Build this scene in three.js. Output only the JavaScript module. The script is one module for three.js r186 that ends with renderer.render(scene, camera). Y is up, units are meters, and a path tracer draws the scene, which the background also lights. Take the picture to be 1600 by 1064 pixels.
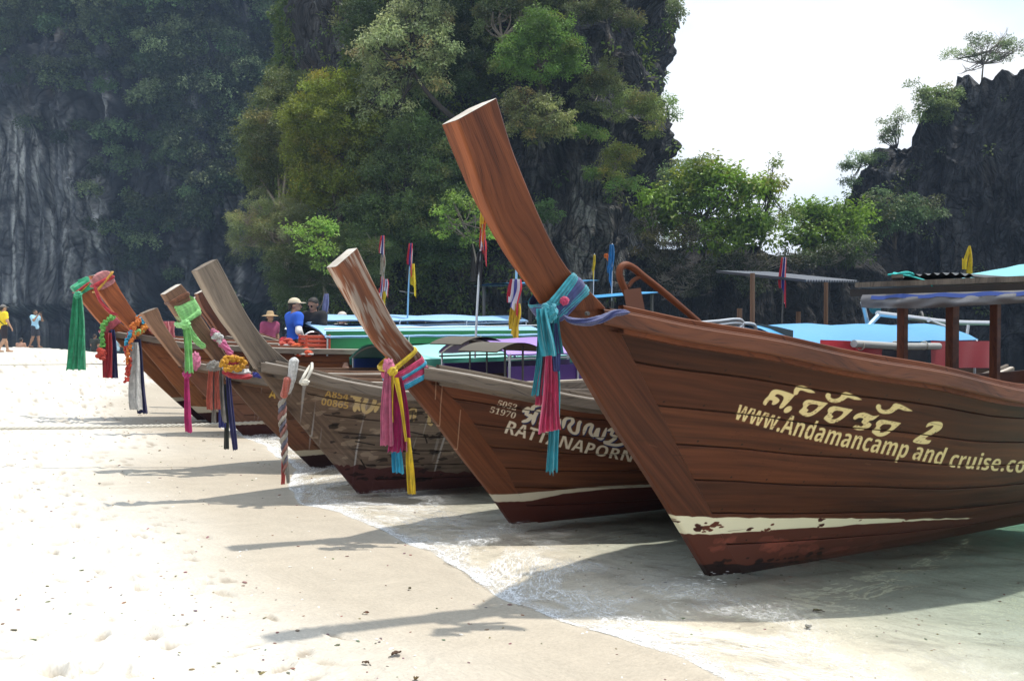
import * as THREE from 'three';
import { ImprovedNoise } from 'three/addons/math/ImprovedNoise.js';
import { mergeGeometries } from 'three/addons/utils/BufferGeometryUtils.js';
import { FontLoader } from 'three/addons/loaders/FontLoader.js';

// ---------------------------------------------------------------- camera, sky, sun, exposure
const FPX = 1400, EYE = 1.6, PITCH = Math.atan(24 / FPX);        // focal length in photograph pixels, eye above the water, tilt
const scene = new THREE.Scene();
const camera = new THREE.PerspectiveCamera(2 * Math.atan(532 / FPX) * 180 / Math.PI, 1024 / 680, 0.1, 3000);
camera.position.set(0, EYE, 0);
camera.rotation.x = -PITCH;
scene.add(camera);

const renderer = new THREE.WebGLRenderer({ antialias: true });
renderer.setSize(1024, 680);
renderer.toneMapping = THREE.LinearToneMapping;
renderer.toneMappingExposure = 1.18;
renderer.shadowMap.enabled = true;

const SUN = new THREE.Vector3(0.34, 1, -0.13).normalize();       // towards the sun: high, from the right, a little from behind the scene
const sun = new THREE.DirectionalLight(new THREE.Color(1.0, 0.95, 0.86), 3.9);
sun.position.copy(SUN).multiplyScalar(120);
sun.target.position.set(0, 0, -14);
sun.position.add(sun.target.position);
sun.castShadow = true;
sun.shadow.radius = 2.6;                                          // thin high cloud softens the sun
sun.shadow.mapSize.set(4096, 4096);
Object.assign(sun.shadow.camera, { left: -45, right: 45, top: 45, bottom: -45, near: 1, far: 300 });
scene.add(sun, sun.target);

const noiseP = new ImprovedNoise();
const N3 = (x, y, z) => noiseP.noise(x, y, z);
function fbm(x, y, z, oct = 4, gain = 0.5) { let a = 1, s = 0, n = 0; for (let i = 0; i < oct; i++) { s += a * N3(x, y, z); n += a; a *= gain; x *= 2.03; y *= 2.03; z *= 2.03; } return s / n; }
function ridged(x, y, z, oct = 4) { let a = 1, s = 0, n = 0; for (let i = 0; i < oct; i++) { s += a * (1 - 2 * Math.abs(N3(x, y, z))); n += a; a *= 0.5; x *= 2.1; y *= 2.1; z *= 2.1; } return s / n; }
const clamp = (x, a = 0, b = 1) => Math.min(b, Math.max(a, x));
const lerp = (a, b, t) => a + (b - a) * t;
const smooth = (a, b, x) => { const t = clamp((x - a) / (b - a)); return t * t * (3 - 2 * t); };
function rng(seed) { let s = seed >>> 0; return () => { s = (s + 0x6D2B79F5) >>> 0; let t = s; t = Math.imul(t ^ (t >>> 15), t | 1); t ^= t + Math.imul(t ^ (t >>> 7), t | 61); return ((t ^ (t >>> 14)) >>> 0) / 4294967296; }; }
const V = (x, y, z) => new THREE.Vector3(x, y, z);

scene.fog = new THREE.FogExp2(new THREE.Color(0.50, 0.68, 1.0), 0.00062);

// sky: a bright tropical sky, thin white cloud over pale blue
{
  const w = 1024, h = 512, d = new Float32Array(w * h * 4);
  for (let j = 0; j < h; j++) for (let i = 0; i < w; i++) {
    const el = ((j + 0.5) / h - 0.5) * Math.PI, az = ((i + 0.5) / w - 0.5) * 2 * Math.PI;
    const x = Math.cos(el) * Math.cos(az), y = Math.sin(el), z = Math.cos(el) * Math.sin(az);
    const up = Math.max(0, y), k = 1 / (0.25 + up);
    const c = fbm(x * k * 1.3 + 7, z * k * 1.3, 3.1, 5, 0.55);
    const cl = smooth(-0.26, 0.26, c + 0.10) * (1 - 0.35 * up);
    const hz = Math.pow(1 - up, 3);
    const glow = Math.pow(Math.max(0, x * SUN.x + y * SUN.y + z * SUN.z), 6);
    const b = [lerp(0.50, 1.00, hz), lerp(0.74, 1.12, hz), lerp(1.02, 1.2, hz)];
    const wl = 1.12 + 0.12 * fbm(x * k * 3, z * k * 3, 9, 4) + 0.25 * glow;
    const o = (j * w + i) * 4;
    for (let q = 0; q < 3; q++) d[o + q] = y > 0 ? lerp(b[q] + 0.15 * glow, wl * [1, 1.0, 0.99][q], cl) : [0.5, 0.5, 0.46][q];
    d[o + 3] = 1;
  }
  const sky = new THREE.DataTexture(d, w, h, THREE.RGBAFormat, THREE.FloatType);
  sky.mapping = THREE.EquirectangularReflectionMapping;
  sky.magFilter = sky.minFilter = THREE.LinearFilter;
  sky.wrapS = THREE.RepeatWrapping;
  sky.needsUpdate = true;
  scene.background = sky; scene.environment = sky;
  scene.backgroundIntensity = 1.0; scene.environmentIntensity = 1.0;
}

// ---------------------------------------------------------------- placing things: a pixel of the photograph is a direction from the eye
const cP = Math.cos(PITCH), sP = Math.sin(PITCH);
function ray(px, py) { const x = (px - 800) / FPX, y = -(py - 532) / FPX; return V(x, y * cP - sP, -cP - y * sP); }
function atY(px, py, y) { const d = ray(px, py), t = (y - EYE) / d.y; return V(d.x * t, y, d.z * t); }
function atZ(px, py, dep) { const d = ray(px, py), t = -dep / d.z; return V(d.x * t, EYE + d.y * t, -dep); }
function toPx(p) { const y = p.y - EYE, zz = -(p.z * cP - y * sP * 1), c = -p.z * cP - y * sP, yy = y * cP - p.z * sP; return [800 + FPX * p.x / c, 532 - FPX * yy / c]; }

// ---------------------------------------------------------------- names, labels, meshes
const taken = {};
function numbered(n) { if (!(n in taken)) { taken[n] = 0; return n; } taken[n]++; return n + '_' + String(taken[n]).padStart(3, '0'); }
function tag(o, label, category, group, kind) { if (label) o.userData.label = label; if (category) o.userData.category = category; if (group) o.userData.group = group; if (kind) o.userData.kind = kind; return o; }
function thing(name, label, category, group, pos = [0, 0, 0], turn = 0) {
  const o = new THREE.Group(); o.name = numbered(name); o.position.set(...pos); o.rotation.y = turn; scene.add(o);
  return tag(o, label, category, group);
}
function mesh(name, geo, mat, parent = scene) {
  if (Array.isArray(geo)) geo = merge(geo);
  const m = new THREE.Mesh(geo, mat); m.name = parent === scene ? numbered(name) : name; m.castShadow = m.receiveShadow = true; parent.add(m); return m;
}
function merge(list) {
  const anyColor = list.some((g) => g.attributes.color);
  return mergeGeometries(list.map((g) => {
    g = g.index ? g.toNonIndexed() : g;
    const o = new THREE.BufferGeometry(), n = g.attributes.position.count;
    o.setAttribute('position', g.attributes.position); if (!g.attributes.normal) g.computeVertexNormals(); o.setAttribute('normal', g.attributes.normal);
    o.setAttribute('uv', g.attributes.uv || new THREE.BufferAttribute(new Float32Array(n * 2), 2));
    if (anyColor) o.setAttribute('color', g.attributes.color || new THREE.BufferAttribute(new Float32Array(n * 3).fill(1), 3));
    return o;
  }));
}
// grid surface: fn(i/nu, j/nv) -> [x, y, z, u, v, r?, g?, b?]
function gridGeo(nu, nv, fn, closeU = false, flip = false) {
  const pos = [], uv = [], col = [], idx = [];
  for (let j = 0; j <= nv; j++) for (let i = 0; i <= nu; i++) {
    const p = fn(i / nu, j / nv, i, j); pos.push(p[0], p[1], p[2]); uv.push(p[3] ?? i / nu, p[4] ?? j / nv); if (p.length > 5) col.push(p[5], p[6], p[7]);
  }
  const w = nu + 1;
  for (let j = 0; j < nv; j++) for (let i = 0; i < nu; i++) { const a = j * w + i, b = a + 1, c = a + w, d = c + 1; if (flip) idx.push(a, c, b, b, c, d); else idx.push(a, b, c, b, d, c); }
  const g = new THREE.BufferGeometry();
  g.setAttribute('position', new THREE.Float32BufferAttribute(pos, 3)); g.setAttribute('uv', new THREE.Float32BufferAttribute(uv, 2));
  if (col.length) g.setAttribute('color', new THREE.Float32BufferAttribute(col, 3));
  g.setIndex(idx); g.computeVertexNormals(); 
  if (closeU) { const nn = g.attributes.normal; for (let j = 0; j <= nv; j++) { const a = j * w, b = a + nu; const v = V(nn.getX(a) + nn.getX(b), nn.getY(a) + nn.getY(b), nn.getZ(a) + nn.getZ(b)).normalize(); nn.setXYZ(a, v.x, v.y, v.z); nn.setXYZ(b, v.x, v.y, v.z); } }
  return g;
}
function box(w, h, d, x = 0, y = 0, z = 0, ry = 0, rz = 0, rx = 0, ch = 0) {
  let g;
  if (ch > 0) { const s = new THREE.Shape(); const a = w / 2 - ch, b = h / 2 - ch; s.moveTo(-a, -b - 0); s.lineTo(a, -b); s.lineTo(a, b); s.lineTo(-a, b); s.closePath(); g = new THREE.ExtrudeGeometry(s, { depth: d - 2 * ch, bevelEnabled: true, bevelThickness: ch, bevelSize: ch, bevelSegments: 1 }); g.translate(0, 0, -d / 2 + ch); }
  else g = new THREE.BoxGeometry(w, h, d);
  if (rx) g.rotateX(rx); if (rz) g.rotateZ(rz); if (ry) g.rotateY(ry); g.translate(x, y, z); return g;
}
function tube(pts, r, seg = 8, tub = 0, closed = false) {
  const c = pts.length === 2 ? new THREE.LineCurve3(pts[0], pts[1]) : new THREE.CatmullRomCurve3(pts, closed, 'centripetal');
  const t = tub || (pts.length === 2 ? 1 : pts.length * 5);
  const g = new THREE.TubeGeometry(c, t, typeof r === 'number' ? r : 1, seg, closed);
  if (typeof r !== 'number') { const p = g.attributes.position; for (let j = 0; j <= t; j++) { const o = c.getPointAt(j / t), k = r(j / t); for (let i = 0; i <= seg; i++) { const q = j * (seg + 1) + i; p.setXYZ(q, o.x + (p.getX(q) - o.x) * k, o.y + (p.getY(q) - o.y) * k, o.z + (p.getZ(q) - o.z) * k); } } g.computeVertexNormals(); }
  if (!closed) { // end caps
    const caps = [g];
    for (const e of [0, 1]) { const o = c.getPointAt(e), row = e ? t : 0, pos = [o.x, o.y, o.z], idx = [], p = g.attributes.position; for (let i = 0; i <= seg; i++) { const q = row * (seg + 1) + i; pos.push(p.getX(q), p.getY(q), p.getZ(q)); } for (let i = 1; i <= seg; i++) e ? idx.push(0, i, i + 1) : idx.push(0, i + 1, i); const k = new THREE.BufferGeometry(); k.setAttribute('position', new THREE.Float32BufferAttribute(pos, 3)); k.setIndex(idx); k.computeVertexNormals(); caps.push(k); }
    return merge(caps);
  }
  return g;
}
// piecewise-linear and smooth lookup tables [[x, y], ...]
function lut(t, x) { if (x <= t[0][0]) return t[0][1]; for (let i = 1; i < t.length; i++) if (x <= t[i][0]) return lerp(t[i - 1][1], t[i][1], (x - t[i - 1][0]) / (t[i][0] - t[i - 1][0])); return t[t.length - 1][1]; }
function slut(t, x) { // monotone-ish cubic
  const n = t.length; if (x <= t[0][0]) return t[0][1]; if (x >= t[n - 1][0]) return t[n - 1][1];
  let i = 0; while (x > t[i + 1][0]) i++;
  const h = t[i + 1][0] - t[i][0], s = (x - t[i][0]) / h, m = (k) => k <= 0 ? (t[1][1] - t[0][1]) / (t[1][0] - t[0][0]) : k >= n - 1 ? (t[n - 1][1] - t[n - 2][1]) / (t[n - 1][0] - t[n - 2][0]) : (t[k + 1][1] - t[k - 1][1]) / (t[k + 1][0] - t[k - 1][0]);
  const a = m(i) * h, b = m(i + 1) * h, s2 = s * s, s3 = s2 * s;
  return (2 * s3 - 3 * s2 + 1) * t[i][1] + (s3 - 2 * s2 + s) * a + (-2 * s3 + 3 * s2) * t[i + 1][1] + (s3 - s2) * b;
}
// ---------------------------------------------------------------- textures
function pixelTex(w, h, fn, srgb = true, rep) { // fn(u, v, out[4]) gives sRGB 0..1 (or data)
  const d = new Uint8Array(w * h * 4), o = [0, 0, 0, 1];
  for (let j = 0; j < h; j++) for (let i = 0; i < w; i++) { o[3] = 1; fn((i + 0.5) / w, (j + 0.5) / h, o); const k = (j * w + i) * 4; for (let q = 0; q < 4; q++) d[k + q] = clamp(o[q]) * 255; }
  const t = new THREE.DataTexture(d, w, h); t.magFilter = THREE.LinearFilter; t.minFilter = THREE.LinearFilter; t.wrapS = t.wrapT = THREE.RepeatWrapping;
  if (srgb) t.colorSpace = THREE.SRGBColorSpace; if (rep) t.repeat.set(...rep); t.needsUpdate = true; return t;
}
const L2S = (c) => c <= 0.0031308 ? 12.92 * c : 1.055 * Math.pow(c, 1 / 2.4) - 0.055;
const C = (r, g, b) => new THREE.Color().setRGB(r, g, b);
function std(color, roughness = 0.8, extra = {}) { return new THREE.MeshStandardMaterial({ color: color.isColor ? color : new THREE.Color(color), roughness, side: THREE.DoubleSide, ...extra }); }
// periodic noise for tiling textures
function pn(u, v, fu, fv, seed = 0) { // tile over u,v in 0..1 with integer frequencies
  const A = 2 * Math.PI; const a = u * A, b = v * A; return N3(Math.cos(a) * fu / A + seed * 7.3, Math.sin(a) * fu / A + Math.cos(b) * fv / A * 1.0 + seed * 3.1, Math.sin(b) * fv / A + seed); }

// ---------------------------------------------------------------- the beach: one sheet from the seabed over the sand spit to the horizon
const SHORE = [[5.2, -9], [3.6, -1.5], [2.0, 2.4], ...[[1120, 1060], [1060, 1030], [945, 985], [870, 960], [803, 935], [720, 890], [650, 853], [600, 825], [540, 800], [475, 785], [450, 765], [470, 735], [440, 715], [410, 695], [380, 682], [335, 662], [310, 648]].map(([a, b]) => { const p = atY(a, b, 0); return [p.x, -p.z]; }), [-9.2, 27], [-13, 38], [-15.5, 44], [-22, 47], [-40, 49], [-80, 51], [-140, 48]];
function segDist(x, z, list) { // signed distance to the waterline, positive on the sand (left of the line walked away from the camera)
  let best = 1e9, sgn = 1;
  for (let i = 0; i + 1 < list.length; i++) {
    const [ax, az] = list[i], [bx, bz] = list[i + 1], dx = bx - ax, dz = bz - az, t = clamp(((x - ax) * dx + (z - az) * dz) / (dx * dx + dz * dz));
    const ex = x - ax - dx * t, ez = z - az - dz * t, d = ex * ex + ez * ez;
    if (d < best - 1e-9) { best = d; sgn = (dx * (z - az) - dz * (x - ax)) >= 0 ? 1 : -1; }
  }
  return sgn * Math.sqrt(best);
}
const hash2 = (a, b) => { let n = Math.imul(a | 0, 374761393) ^ Math.imul(b | 0, 668265263); n = Math.imul(n ^ (n >>> 13), 1274126177); return ((n ^ (n >>> 16)) >>> 0) / 4294967296; };
function prints(x, z, cell, r0, dep, seed) { // scattered footprints: oval hollows with a raised rim
  let h = 0; const cx = Math.floor(x / cell), cz = Math.floor(z / cell);
  for (let a = -1; a <= 1; a++) for (let b = -1; b <= 1; b++) {
    const ix = cx + a, iz = cz + b, k = hash2(ix * 7 + seed, iz * 13 + seed); if (k < 0.3) continue;
    const px = (ix + hash2(ix + seed, iz + 91)) * cell, pz = (iz + hash2(ix + 17, iz + seed)) * cell, an = hash2(ix + 5, iz + 5 + seed) * 6.3;
    const dx = x - px, dz = z - pz, u = (dx * Math.cos(an) + dz * Math.sin(an)) / r0, v = (-dx * Math.sin(an) + dz * Math.cos(an)) / (r0 * 0.45), q = u * u + v * v;
    if (q < 5) h += dep * k * (-Math.exp(-q * 1.4) + 0.55 * Math.exp(-6 * (Math.sqrt(q) - 1.35) ** 2));
  }
  return h;
}
function sandHeight(x, z, fine = true) {
  const d0 = segDist(x, z, SHORE), d = d0 + 0.10 * N3(x * 0.9, z * 0.9, 4.2) + 0.035 * N3(x * 3.1, z * 3.1, 1.2);
  let h = d > 0 ? 0.075 * Math.min(d, 2.2) + 0.11 * clamp(d - 2.2, 0, 4) + 0.025 * clamp(d - 6.2, 0, 12) : d > -5 ? 0.085 * d : Math.max(-2.5, -0.425 + 0.16 * (d + 5));
  const dry = smooth(1.0, 2.3, d + 0.9 * N3(x * 0.35, z * 0.35, 8));
  if (fine && d > -6) {
    if (dry > 0.02 && z < 60) h += dry * (0.018 * fbm(x * 1.3, z * 1.3, 2, 3) + 0.012 * fbm(x * 5, z * 5, 5, 2) + prints(x, z, 0.27, 0.080, 0.048, 3) + prints(x + 9, z - 4, 0.36, 0.10, 0.052, 31) + prints(x, z, 0.17, 0.05, 0.026, 77));
    else h += 0.006 * N3(x * 1.1, z * 1.1, 5);
    if (d < 0.3) h += 0.011 * Math.sin(z * 11 - x * 5 + 4 * N3(x * 0.8, z * 0.8, 2)) * smooth(0.2, -1.2, d);
  }
  return [h, d, dry];
}
// rings about the place where the photographer stands; angles finer ahead than behind
const RINGS = [0.02, 0.7, 1.2, 1.7]; { const n = 400; for (let i = 0; i <= n; i++) RINGS.push(1 / lerp(1 / 2.1, 1 / 62, i / n)); for (const r of [70, 85, 110, 150, 220, 340, 550, 900, 1500, 2400]) RINGS.push(r); }
const ANG = []; { const n = 620; for (let a = -180; a < -38; a += 6) ANG.push(a); for (let i = 0; i <= n; i++) ANG.push(lerp(-37, 37, i / n)); for (let a = 42; a <= 180; a += 6) ANG.push(a); }
{
  const nu = ANG.length - 1, nv = RINGS.length - 1;
  const g = gridGeo(nu, nv, (u, v, i, j) => {
    const a = ANG[i] * Math.PI / 180, r = RINGS[j], x = r * Math.sin(a), z = r * Math.cos(a);
    const [h, d, dry] = sandHeight(x, z);
    const t = 0.5 + 0.5 * fbm(x * 0.8, z * 0.8, 3, 3), m = 0.93 + 0.14 * t;
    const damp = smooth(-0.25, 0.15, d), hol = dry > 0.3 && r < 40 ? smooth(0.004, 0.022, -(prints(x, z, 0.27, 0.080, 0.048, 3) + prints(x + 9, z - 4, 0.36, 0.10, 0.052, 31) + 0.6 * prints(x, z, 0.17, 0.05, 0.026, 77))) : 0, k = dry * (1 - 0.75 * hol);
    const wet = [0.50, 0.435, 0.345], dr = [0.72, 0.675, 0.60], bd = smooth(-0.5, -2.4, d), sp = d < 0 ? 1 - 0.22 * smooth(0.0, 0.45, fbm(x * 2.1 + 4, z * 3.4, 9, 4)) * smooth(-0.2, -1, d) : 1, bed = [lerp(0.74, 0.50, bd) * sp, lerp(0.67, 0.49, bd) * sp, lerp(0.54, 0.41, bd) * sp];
    const hk = 0.8 * hol * smooth(-0.35, 0.25, N3(x * 2.3, z * 2.3, 6)), c = [0, 1, 2].map((q) => lerp(lerp(lerp(bed[q], wet[q], damp), dr[q], k), [0.34, 0.285, 0.22][q], hk) * m);  // darker footprint hollows: damp sand, and footprint shade put into the colour
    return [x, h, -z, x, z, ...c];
  });
  const grain = pixelTex(512, 512, (u, v, o) => { const n = 0.93 + 0.035 * pn(u, v, 60, 60, 1) + 0.05 * pn(u, v, 140, 140, 2) + 0.03 * pn(u, v, 9, 9, 4); const s = hash2(Math.floor(u * 512), Math.floor(v * 512)); const k = s > 0.9975 ? -0.3 : s > 0.99 ? -0.1 : 0; o[0] = n + k; o[1] = n + k; o[2] = n + k; }, true, [0.7, 0.7]);
  const bump = pixelTex(512, 512, (u, v, o) => { const n = 0.5 + 0.25 * pn(u, v, 40, 40, 3) + 0.2 * pn(u, v, 110, 110, 5); o[0] = o[1] = o[2] = n; }, false, [0.9, 0.9]);
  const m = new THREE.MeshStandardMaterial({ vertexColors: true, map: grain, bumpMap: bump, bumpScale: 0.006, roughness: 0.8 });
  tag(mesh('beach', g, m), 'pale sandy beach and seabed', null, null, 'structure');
}
// ---------------------------------------------------------------- the sea: a thin clear sheet, rippled, greener where it is deeper
function ripple(x, z, near = 0) {
  return 0.006 * N3(x * 1.1 + 0.3 * z, z * 1.6, 1) + 0.0075 * N3(x * 3.0, z * 3.8 + x, 7) + (0.0015 + 0.0022 * near) * N3(x * 8 + z, z * 9, 3) + (0.0005 + 0.0014 * near) * N3(x * 19, z * 21, 5);
}
{
  const nu = ANG.length - 1, nv = RINGS.length - 1, keep = [];
  const g = gridGeo(nu, nv, (u, v, i, j) => {
    const a = ANG[i] * Math.PI / 180, r = RINGS[j], x = r * Math.sin(a), z = r * Math.cos(a), [h, d] = sandHeight(x, z, false);
    keep.push(d < 1.4 || r < 0.1);
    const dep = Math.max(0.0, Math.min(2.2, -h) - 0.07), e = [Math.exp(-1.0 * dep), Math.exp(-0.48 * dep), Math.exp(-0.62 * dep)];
    const k = smooth(0.3, -0.6, d);
    return [x, r < 64 ? ripple(x, z, smooth(-2.2, -0.5, d)) * (0.35 + 0.65 * k) : 0, -z, x, z, ...e];
  });
  const idx = [...g.index.array], out = []; for (let i = 0; i < idx.length; i += 3) if (keep[idx[i]] && keep[idx[i + 1]] && keep[idx[i + 2]]) out.push(idx[i], idx[i + 1], idx[i + 2]);
  g.setIndex(out);
  const bump = pixelTex(512, 512, (u, v, o) => { o[0] = o[1] = o[2] = 0.5 + 0.24 * pn(u, v, 9, 9, 3) + 0.14 * pn(u, v, 20, 20, 5) + 0.05 * pn(u, v, 44, 44, 6); }, false, [0.7, 0.7]);
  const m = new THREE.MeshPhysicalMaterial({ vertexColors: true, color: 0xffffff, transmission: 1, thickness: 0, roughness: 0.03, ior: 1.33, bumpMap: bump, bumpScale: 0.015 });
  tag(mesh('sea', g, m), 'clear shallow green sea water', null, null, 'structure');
}

// ---------------------------------------------------------------- wood
function woodTex(w, h, dark, light, seed, streak = 1) { // grain runs along u; one tile is about 1.2 m by 0.6 m
  return pixelTex(w, h, (u, v, o) => {
    const warp = 0.10 * pn(u, v, 2, 2, seed) + 0.03 * pn(u, v, 5, 4, seed + 1);
    const vv = v + warp;
    let g = 0.5 + 0.34 * pn(u, vv, 2, 9, seed + 2) + 0.22 * pn(u, vv, 3, 30, seed + 3) + 0.10 * pn(u, vv, 5, 110, seed + 4) * streak;
    g += 0.28 * pn(u, v, 2, 2, seed + 5);
    const pores = pn(u, vv, 12, 160, seed + 6); if (pores > 0.32) g -= 0.35 * (pores - 0.32) * 4 * streak;
    g = clamp(g); for (let q = 0; q < 3; q++) o[q] = L2S(lerp(dark[q], light[q], g));
  });
}
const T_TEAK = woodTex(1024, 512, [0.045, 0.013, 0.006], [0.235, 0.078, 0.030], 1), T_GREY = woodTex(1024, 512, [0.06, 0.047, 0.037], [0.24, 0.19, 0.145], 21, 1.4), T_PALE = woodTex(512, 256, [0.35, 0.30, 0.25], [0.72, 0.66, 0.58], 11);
const T_GRAINB = pixelTex(512, 512, (u, v, o) => { o[0] = o[1] = o[2] = 0.5 + 0.3 * pn(u, v, 3, 60, 41) + 0.2 * pn(u, v, 6, 150, 42); }, false);
const T_PEEL = pixelTex(1024, 512, (u, v, o) => { const vv = v + 0.03 * pn(u, v, 3, 3, 61), g = clamp(0.5 + 0.34 * pn(u, vv, 2, 9, 3) + 0.22 * pn(u, vv, 3, 30, 4) + 0.1 * pn(u, vv, 6, 110, 5)), edge = Math.abs(((v * 1.0) % 1) - 0.5) * 2; const peel = smooth(0.0, 0.30, 0.5 * pn(u, vv, 3, 7, 62) + 0.4 * pn(u, vv, 6, 22, 63) + 0.28 * pn(u, vv, 14, 60, 64) + 0.10 * edge - 0.02); const a = [0.045, 0.013, 0.006], b = [0.25, 0.085, 0.032], p = [0.33, 0.27, 0.22]; for (let q = 0; q < 3; q++) o[q] = L2S(lerp(lerp(a[q], b[q], g), p[q] * (0.65 + 0.5 * g), peel * 0.85)); });
const woodMat = (map, rough, bs, extra = {}) => new THREE.MeshPhysicalMaterial({ map, roughness: rough, bumpMap: T_GRAINB, bumpScale: bs, side: THREE.DoubleSide, vertexColors: true, ...extra });
const M = {
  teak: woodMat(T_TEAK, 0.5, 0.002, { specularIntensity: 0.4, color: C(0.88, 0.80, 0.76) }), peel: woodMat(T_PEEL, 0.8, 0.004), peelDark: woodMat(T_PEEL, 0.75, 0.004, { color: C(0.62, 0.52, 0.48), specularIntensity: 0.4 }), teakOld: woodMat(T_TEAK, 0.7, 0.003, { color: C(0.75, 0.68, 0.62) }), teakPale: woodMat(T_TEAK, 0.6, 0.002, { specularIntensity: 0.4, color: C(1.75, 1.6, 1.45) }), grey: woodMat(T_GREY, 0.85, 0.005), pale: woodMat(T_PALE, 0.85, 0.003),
  greyBrown: woodMat(T_GREY, 0.8, 0.004, { color: C(1.0, 0.66, 0.48) }), inner: std(C(0.10, 0.06, 0.04), 0.85), rope: std(C(0.55, 0.52, 0.45), 0.95), steel: std(C(0.55, 0.56, 0.58), 0.35, { metalness: 0.85 }), iron: std(C(0.09, 0.085, 0.08), 0.6, { metalness: 0.3 }),
};
const font = await new FontLoader().loadAsync('fonts/droid/droid_sans_bold.typeface.json');
const fontSerif = await new FontLoader().loadAsync('fonts/droid/droid_serif_bold.typeface.json');

// ---------------------------------------------------------------- a longtail boat: its own frame has x aft, y up from the water, z to the side that faces the camera
class Boat {
  constructor(s) {
    this.s = s; this.base = atY(s.base[0], s.base[1], s.baseY || 0); this.th = s.turn * Math.PI / 180; this.by = s.baseY || 0;
    this.c = Math.cos(this.th); this.sn = Math.sin(this.th);
    this.b0 = s.b0 ?? 0.085; this.keel = s.keel ?? -0.02; this.wmax = s.wmax; this.A = s.A; this.pw = s.pw ?? 2.1; this.len = s.len ?? 9.5;
    const sortY = (l) => l.map(([a, b]) => this.planeHit(a, b, 0.05)).map(([L, y]) => [y, L]).sort((p, q) => p[0] - q[0]);
    this.lead = sortY(s.lead); const a = this.lead[0], b = this.lead[Math.min(2, this.lead.length - 1)], sl = (b[1] - a[1]) / (b[0] - a[0]);
    this.lead.unshift([this.keel - 0.1, a[1] + sl * (this.keel - 0.1 - a[0])]);
    if (s.band) { this.band = sortY(s.band); const e = this.band[0]; if (e[0] > this.keel) this.band.unshift([this.keel - 0.1, e[1] + sl * (this.keel - 0.1 - e[0])]); }
    this.g0 = null; this.sheer = [[-3, 1.4], [9, 1.0]];
    // gunwale: find where each ray meets the curved side
    const first = this.planeHit(s.sheer[0][0], s.sheer[0][1], this.b0); this.Lg = first[0]; this.gy = first[1]; this.Lend = this.Lg + this.len;
    const tab = [first]; for (const [x, y] of s.sheer.slice(1)) { const q = this.rayTo(x, y, (L) => this.wg(L)); if (q) tab.push(q); }
    const e = tab[tab.length - 1]; for (const [L, y] of s.aft || [[e[0] + 2, e[1] - 0.12], [e[0] + 5, e[1] - 0.15], [e[0] + 9, e[1] + 0.05]]) tab.push([L, y]);
    this.sheer = tab; this.Lend = this.Lg + this.len;
  }
  local(p) { const dx = p.x - this.base.x, dz = p.z - this.base.z; return [dx * this.c - dz * this.sn, p.y - this.by, dx * this.sn + dz * this.c]; }
  world(L, y, z) { return V(this.base.x + L * this.c + z * this.sn, y + this.by, this.base.z - L * this.sn + z * this.c); }
  lray(px, py) { const o = this.local(V(0, EYE, 0)), d = ray(px, py); return [o, [d.x * this.c - d.z * this.sn, d.y, d.x * this.sn + d.z * this.c]]; }
  planeHit(px, py, z) { const [o, d] = this.lray(px, py), t = (z - o[2]) / d[2]; return [o[0] + d[0] * t, o[1] + d[1] * t]; }
  rayTo(px, py, f) { // first place where local z falls to f(L, y)
    const [o, d] = this.lray(px, py); let pt = null;
    for (let t = 1; t < 40; t += 0.02) { const z = o[2] + d[2] * t, L = o[0] + d[0] * t, y = o[1] + d[1] * t; if (z <= f(L, y)) { let a = t - 0.02, b = t; for (let k = 0; k < 14; k++) { const m = (a + b) / 2; (o[2] + d[2] * m <= f(o[0] + d[0] * m, o[1] + d[1] * m)) ? b = m : a = m; } pt = [o[0] + d[0] * b, o[1] + d[1] * b]; break; } }
    return pt;
  }
  Lt(y) { return this.band ? slut(this.band, y) : slut(this.lead, y) + (this.s.bandW ?? 0.26); }
  gun(L) { return slut(this.sheer, L); }
  taper(L) { const q = clamp((L - (this.Lend - 3.6)) / 3.6); return 1 - 0.45 * q * q; }
  prof(x) { return 1 - Math.pow(1 - clamp(x), this.pw); }
  wg(L) { return this.b0 + (this.wmax - this.b0) * this.prof((L - this.Lg) / this.A) * this.taper(L); }
  stem(t) { let y = this.keel + t * (this.gy - this.keel); for (let k = 0; k < 12; k++) y = this.keel + t * (this.gun(this.Lt(y)) - this.keel); return [this.Lt(y), y]; }
  W(t) { const f = Math.pow(clamp(t), this.s.round ?? 0.42); return Math.max(0.06, this.wmax * (0.10 + 0.90 * f)); }
  b(L, t, Ls) { const a = L - (Ls ?? this.stem(t)[0]); return this.b0 + Math.max(0, this.W(t) - this.b0) * this.prof(a / this.A) * this.taper(L); }
  keelAt(L) { return this.keel - (this.s.rocker ?? 0.055) * clamp(L, 0, 4.5); }
  y(L, t) { const k = this.keelAt(L); return k + t * (this.gun(L) - k); }
  bAt(L, y) { const k = this.keelAt(L), t = (y - k) / (this.gun(L) - k); return this.b(L, clamp(t, 0, 1.05)); }
  hull(px, py) { return this.rayTo(px, py, (L, y) => this.bAt(L, y)) || this.planeHit(px, py, this.b0); }
  uv(L, y) { const r = this.s.range; return [(L - r[0]) / (r[1] - r[0]), (y - r[2]) / (r[3] - r[2])]; }
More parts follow.
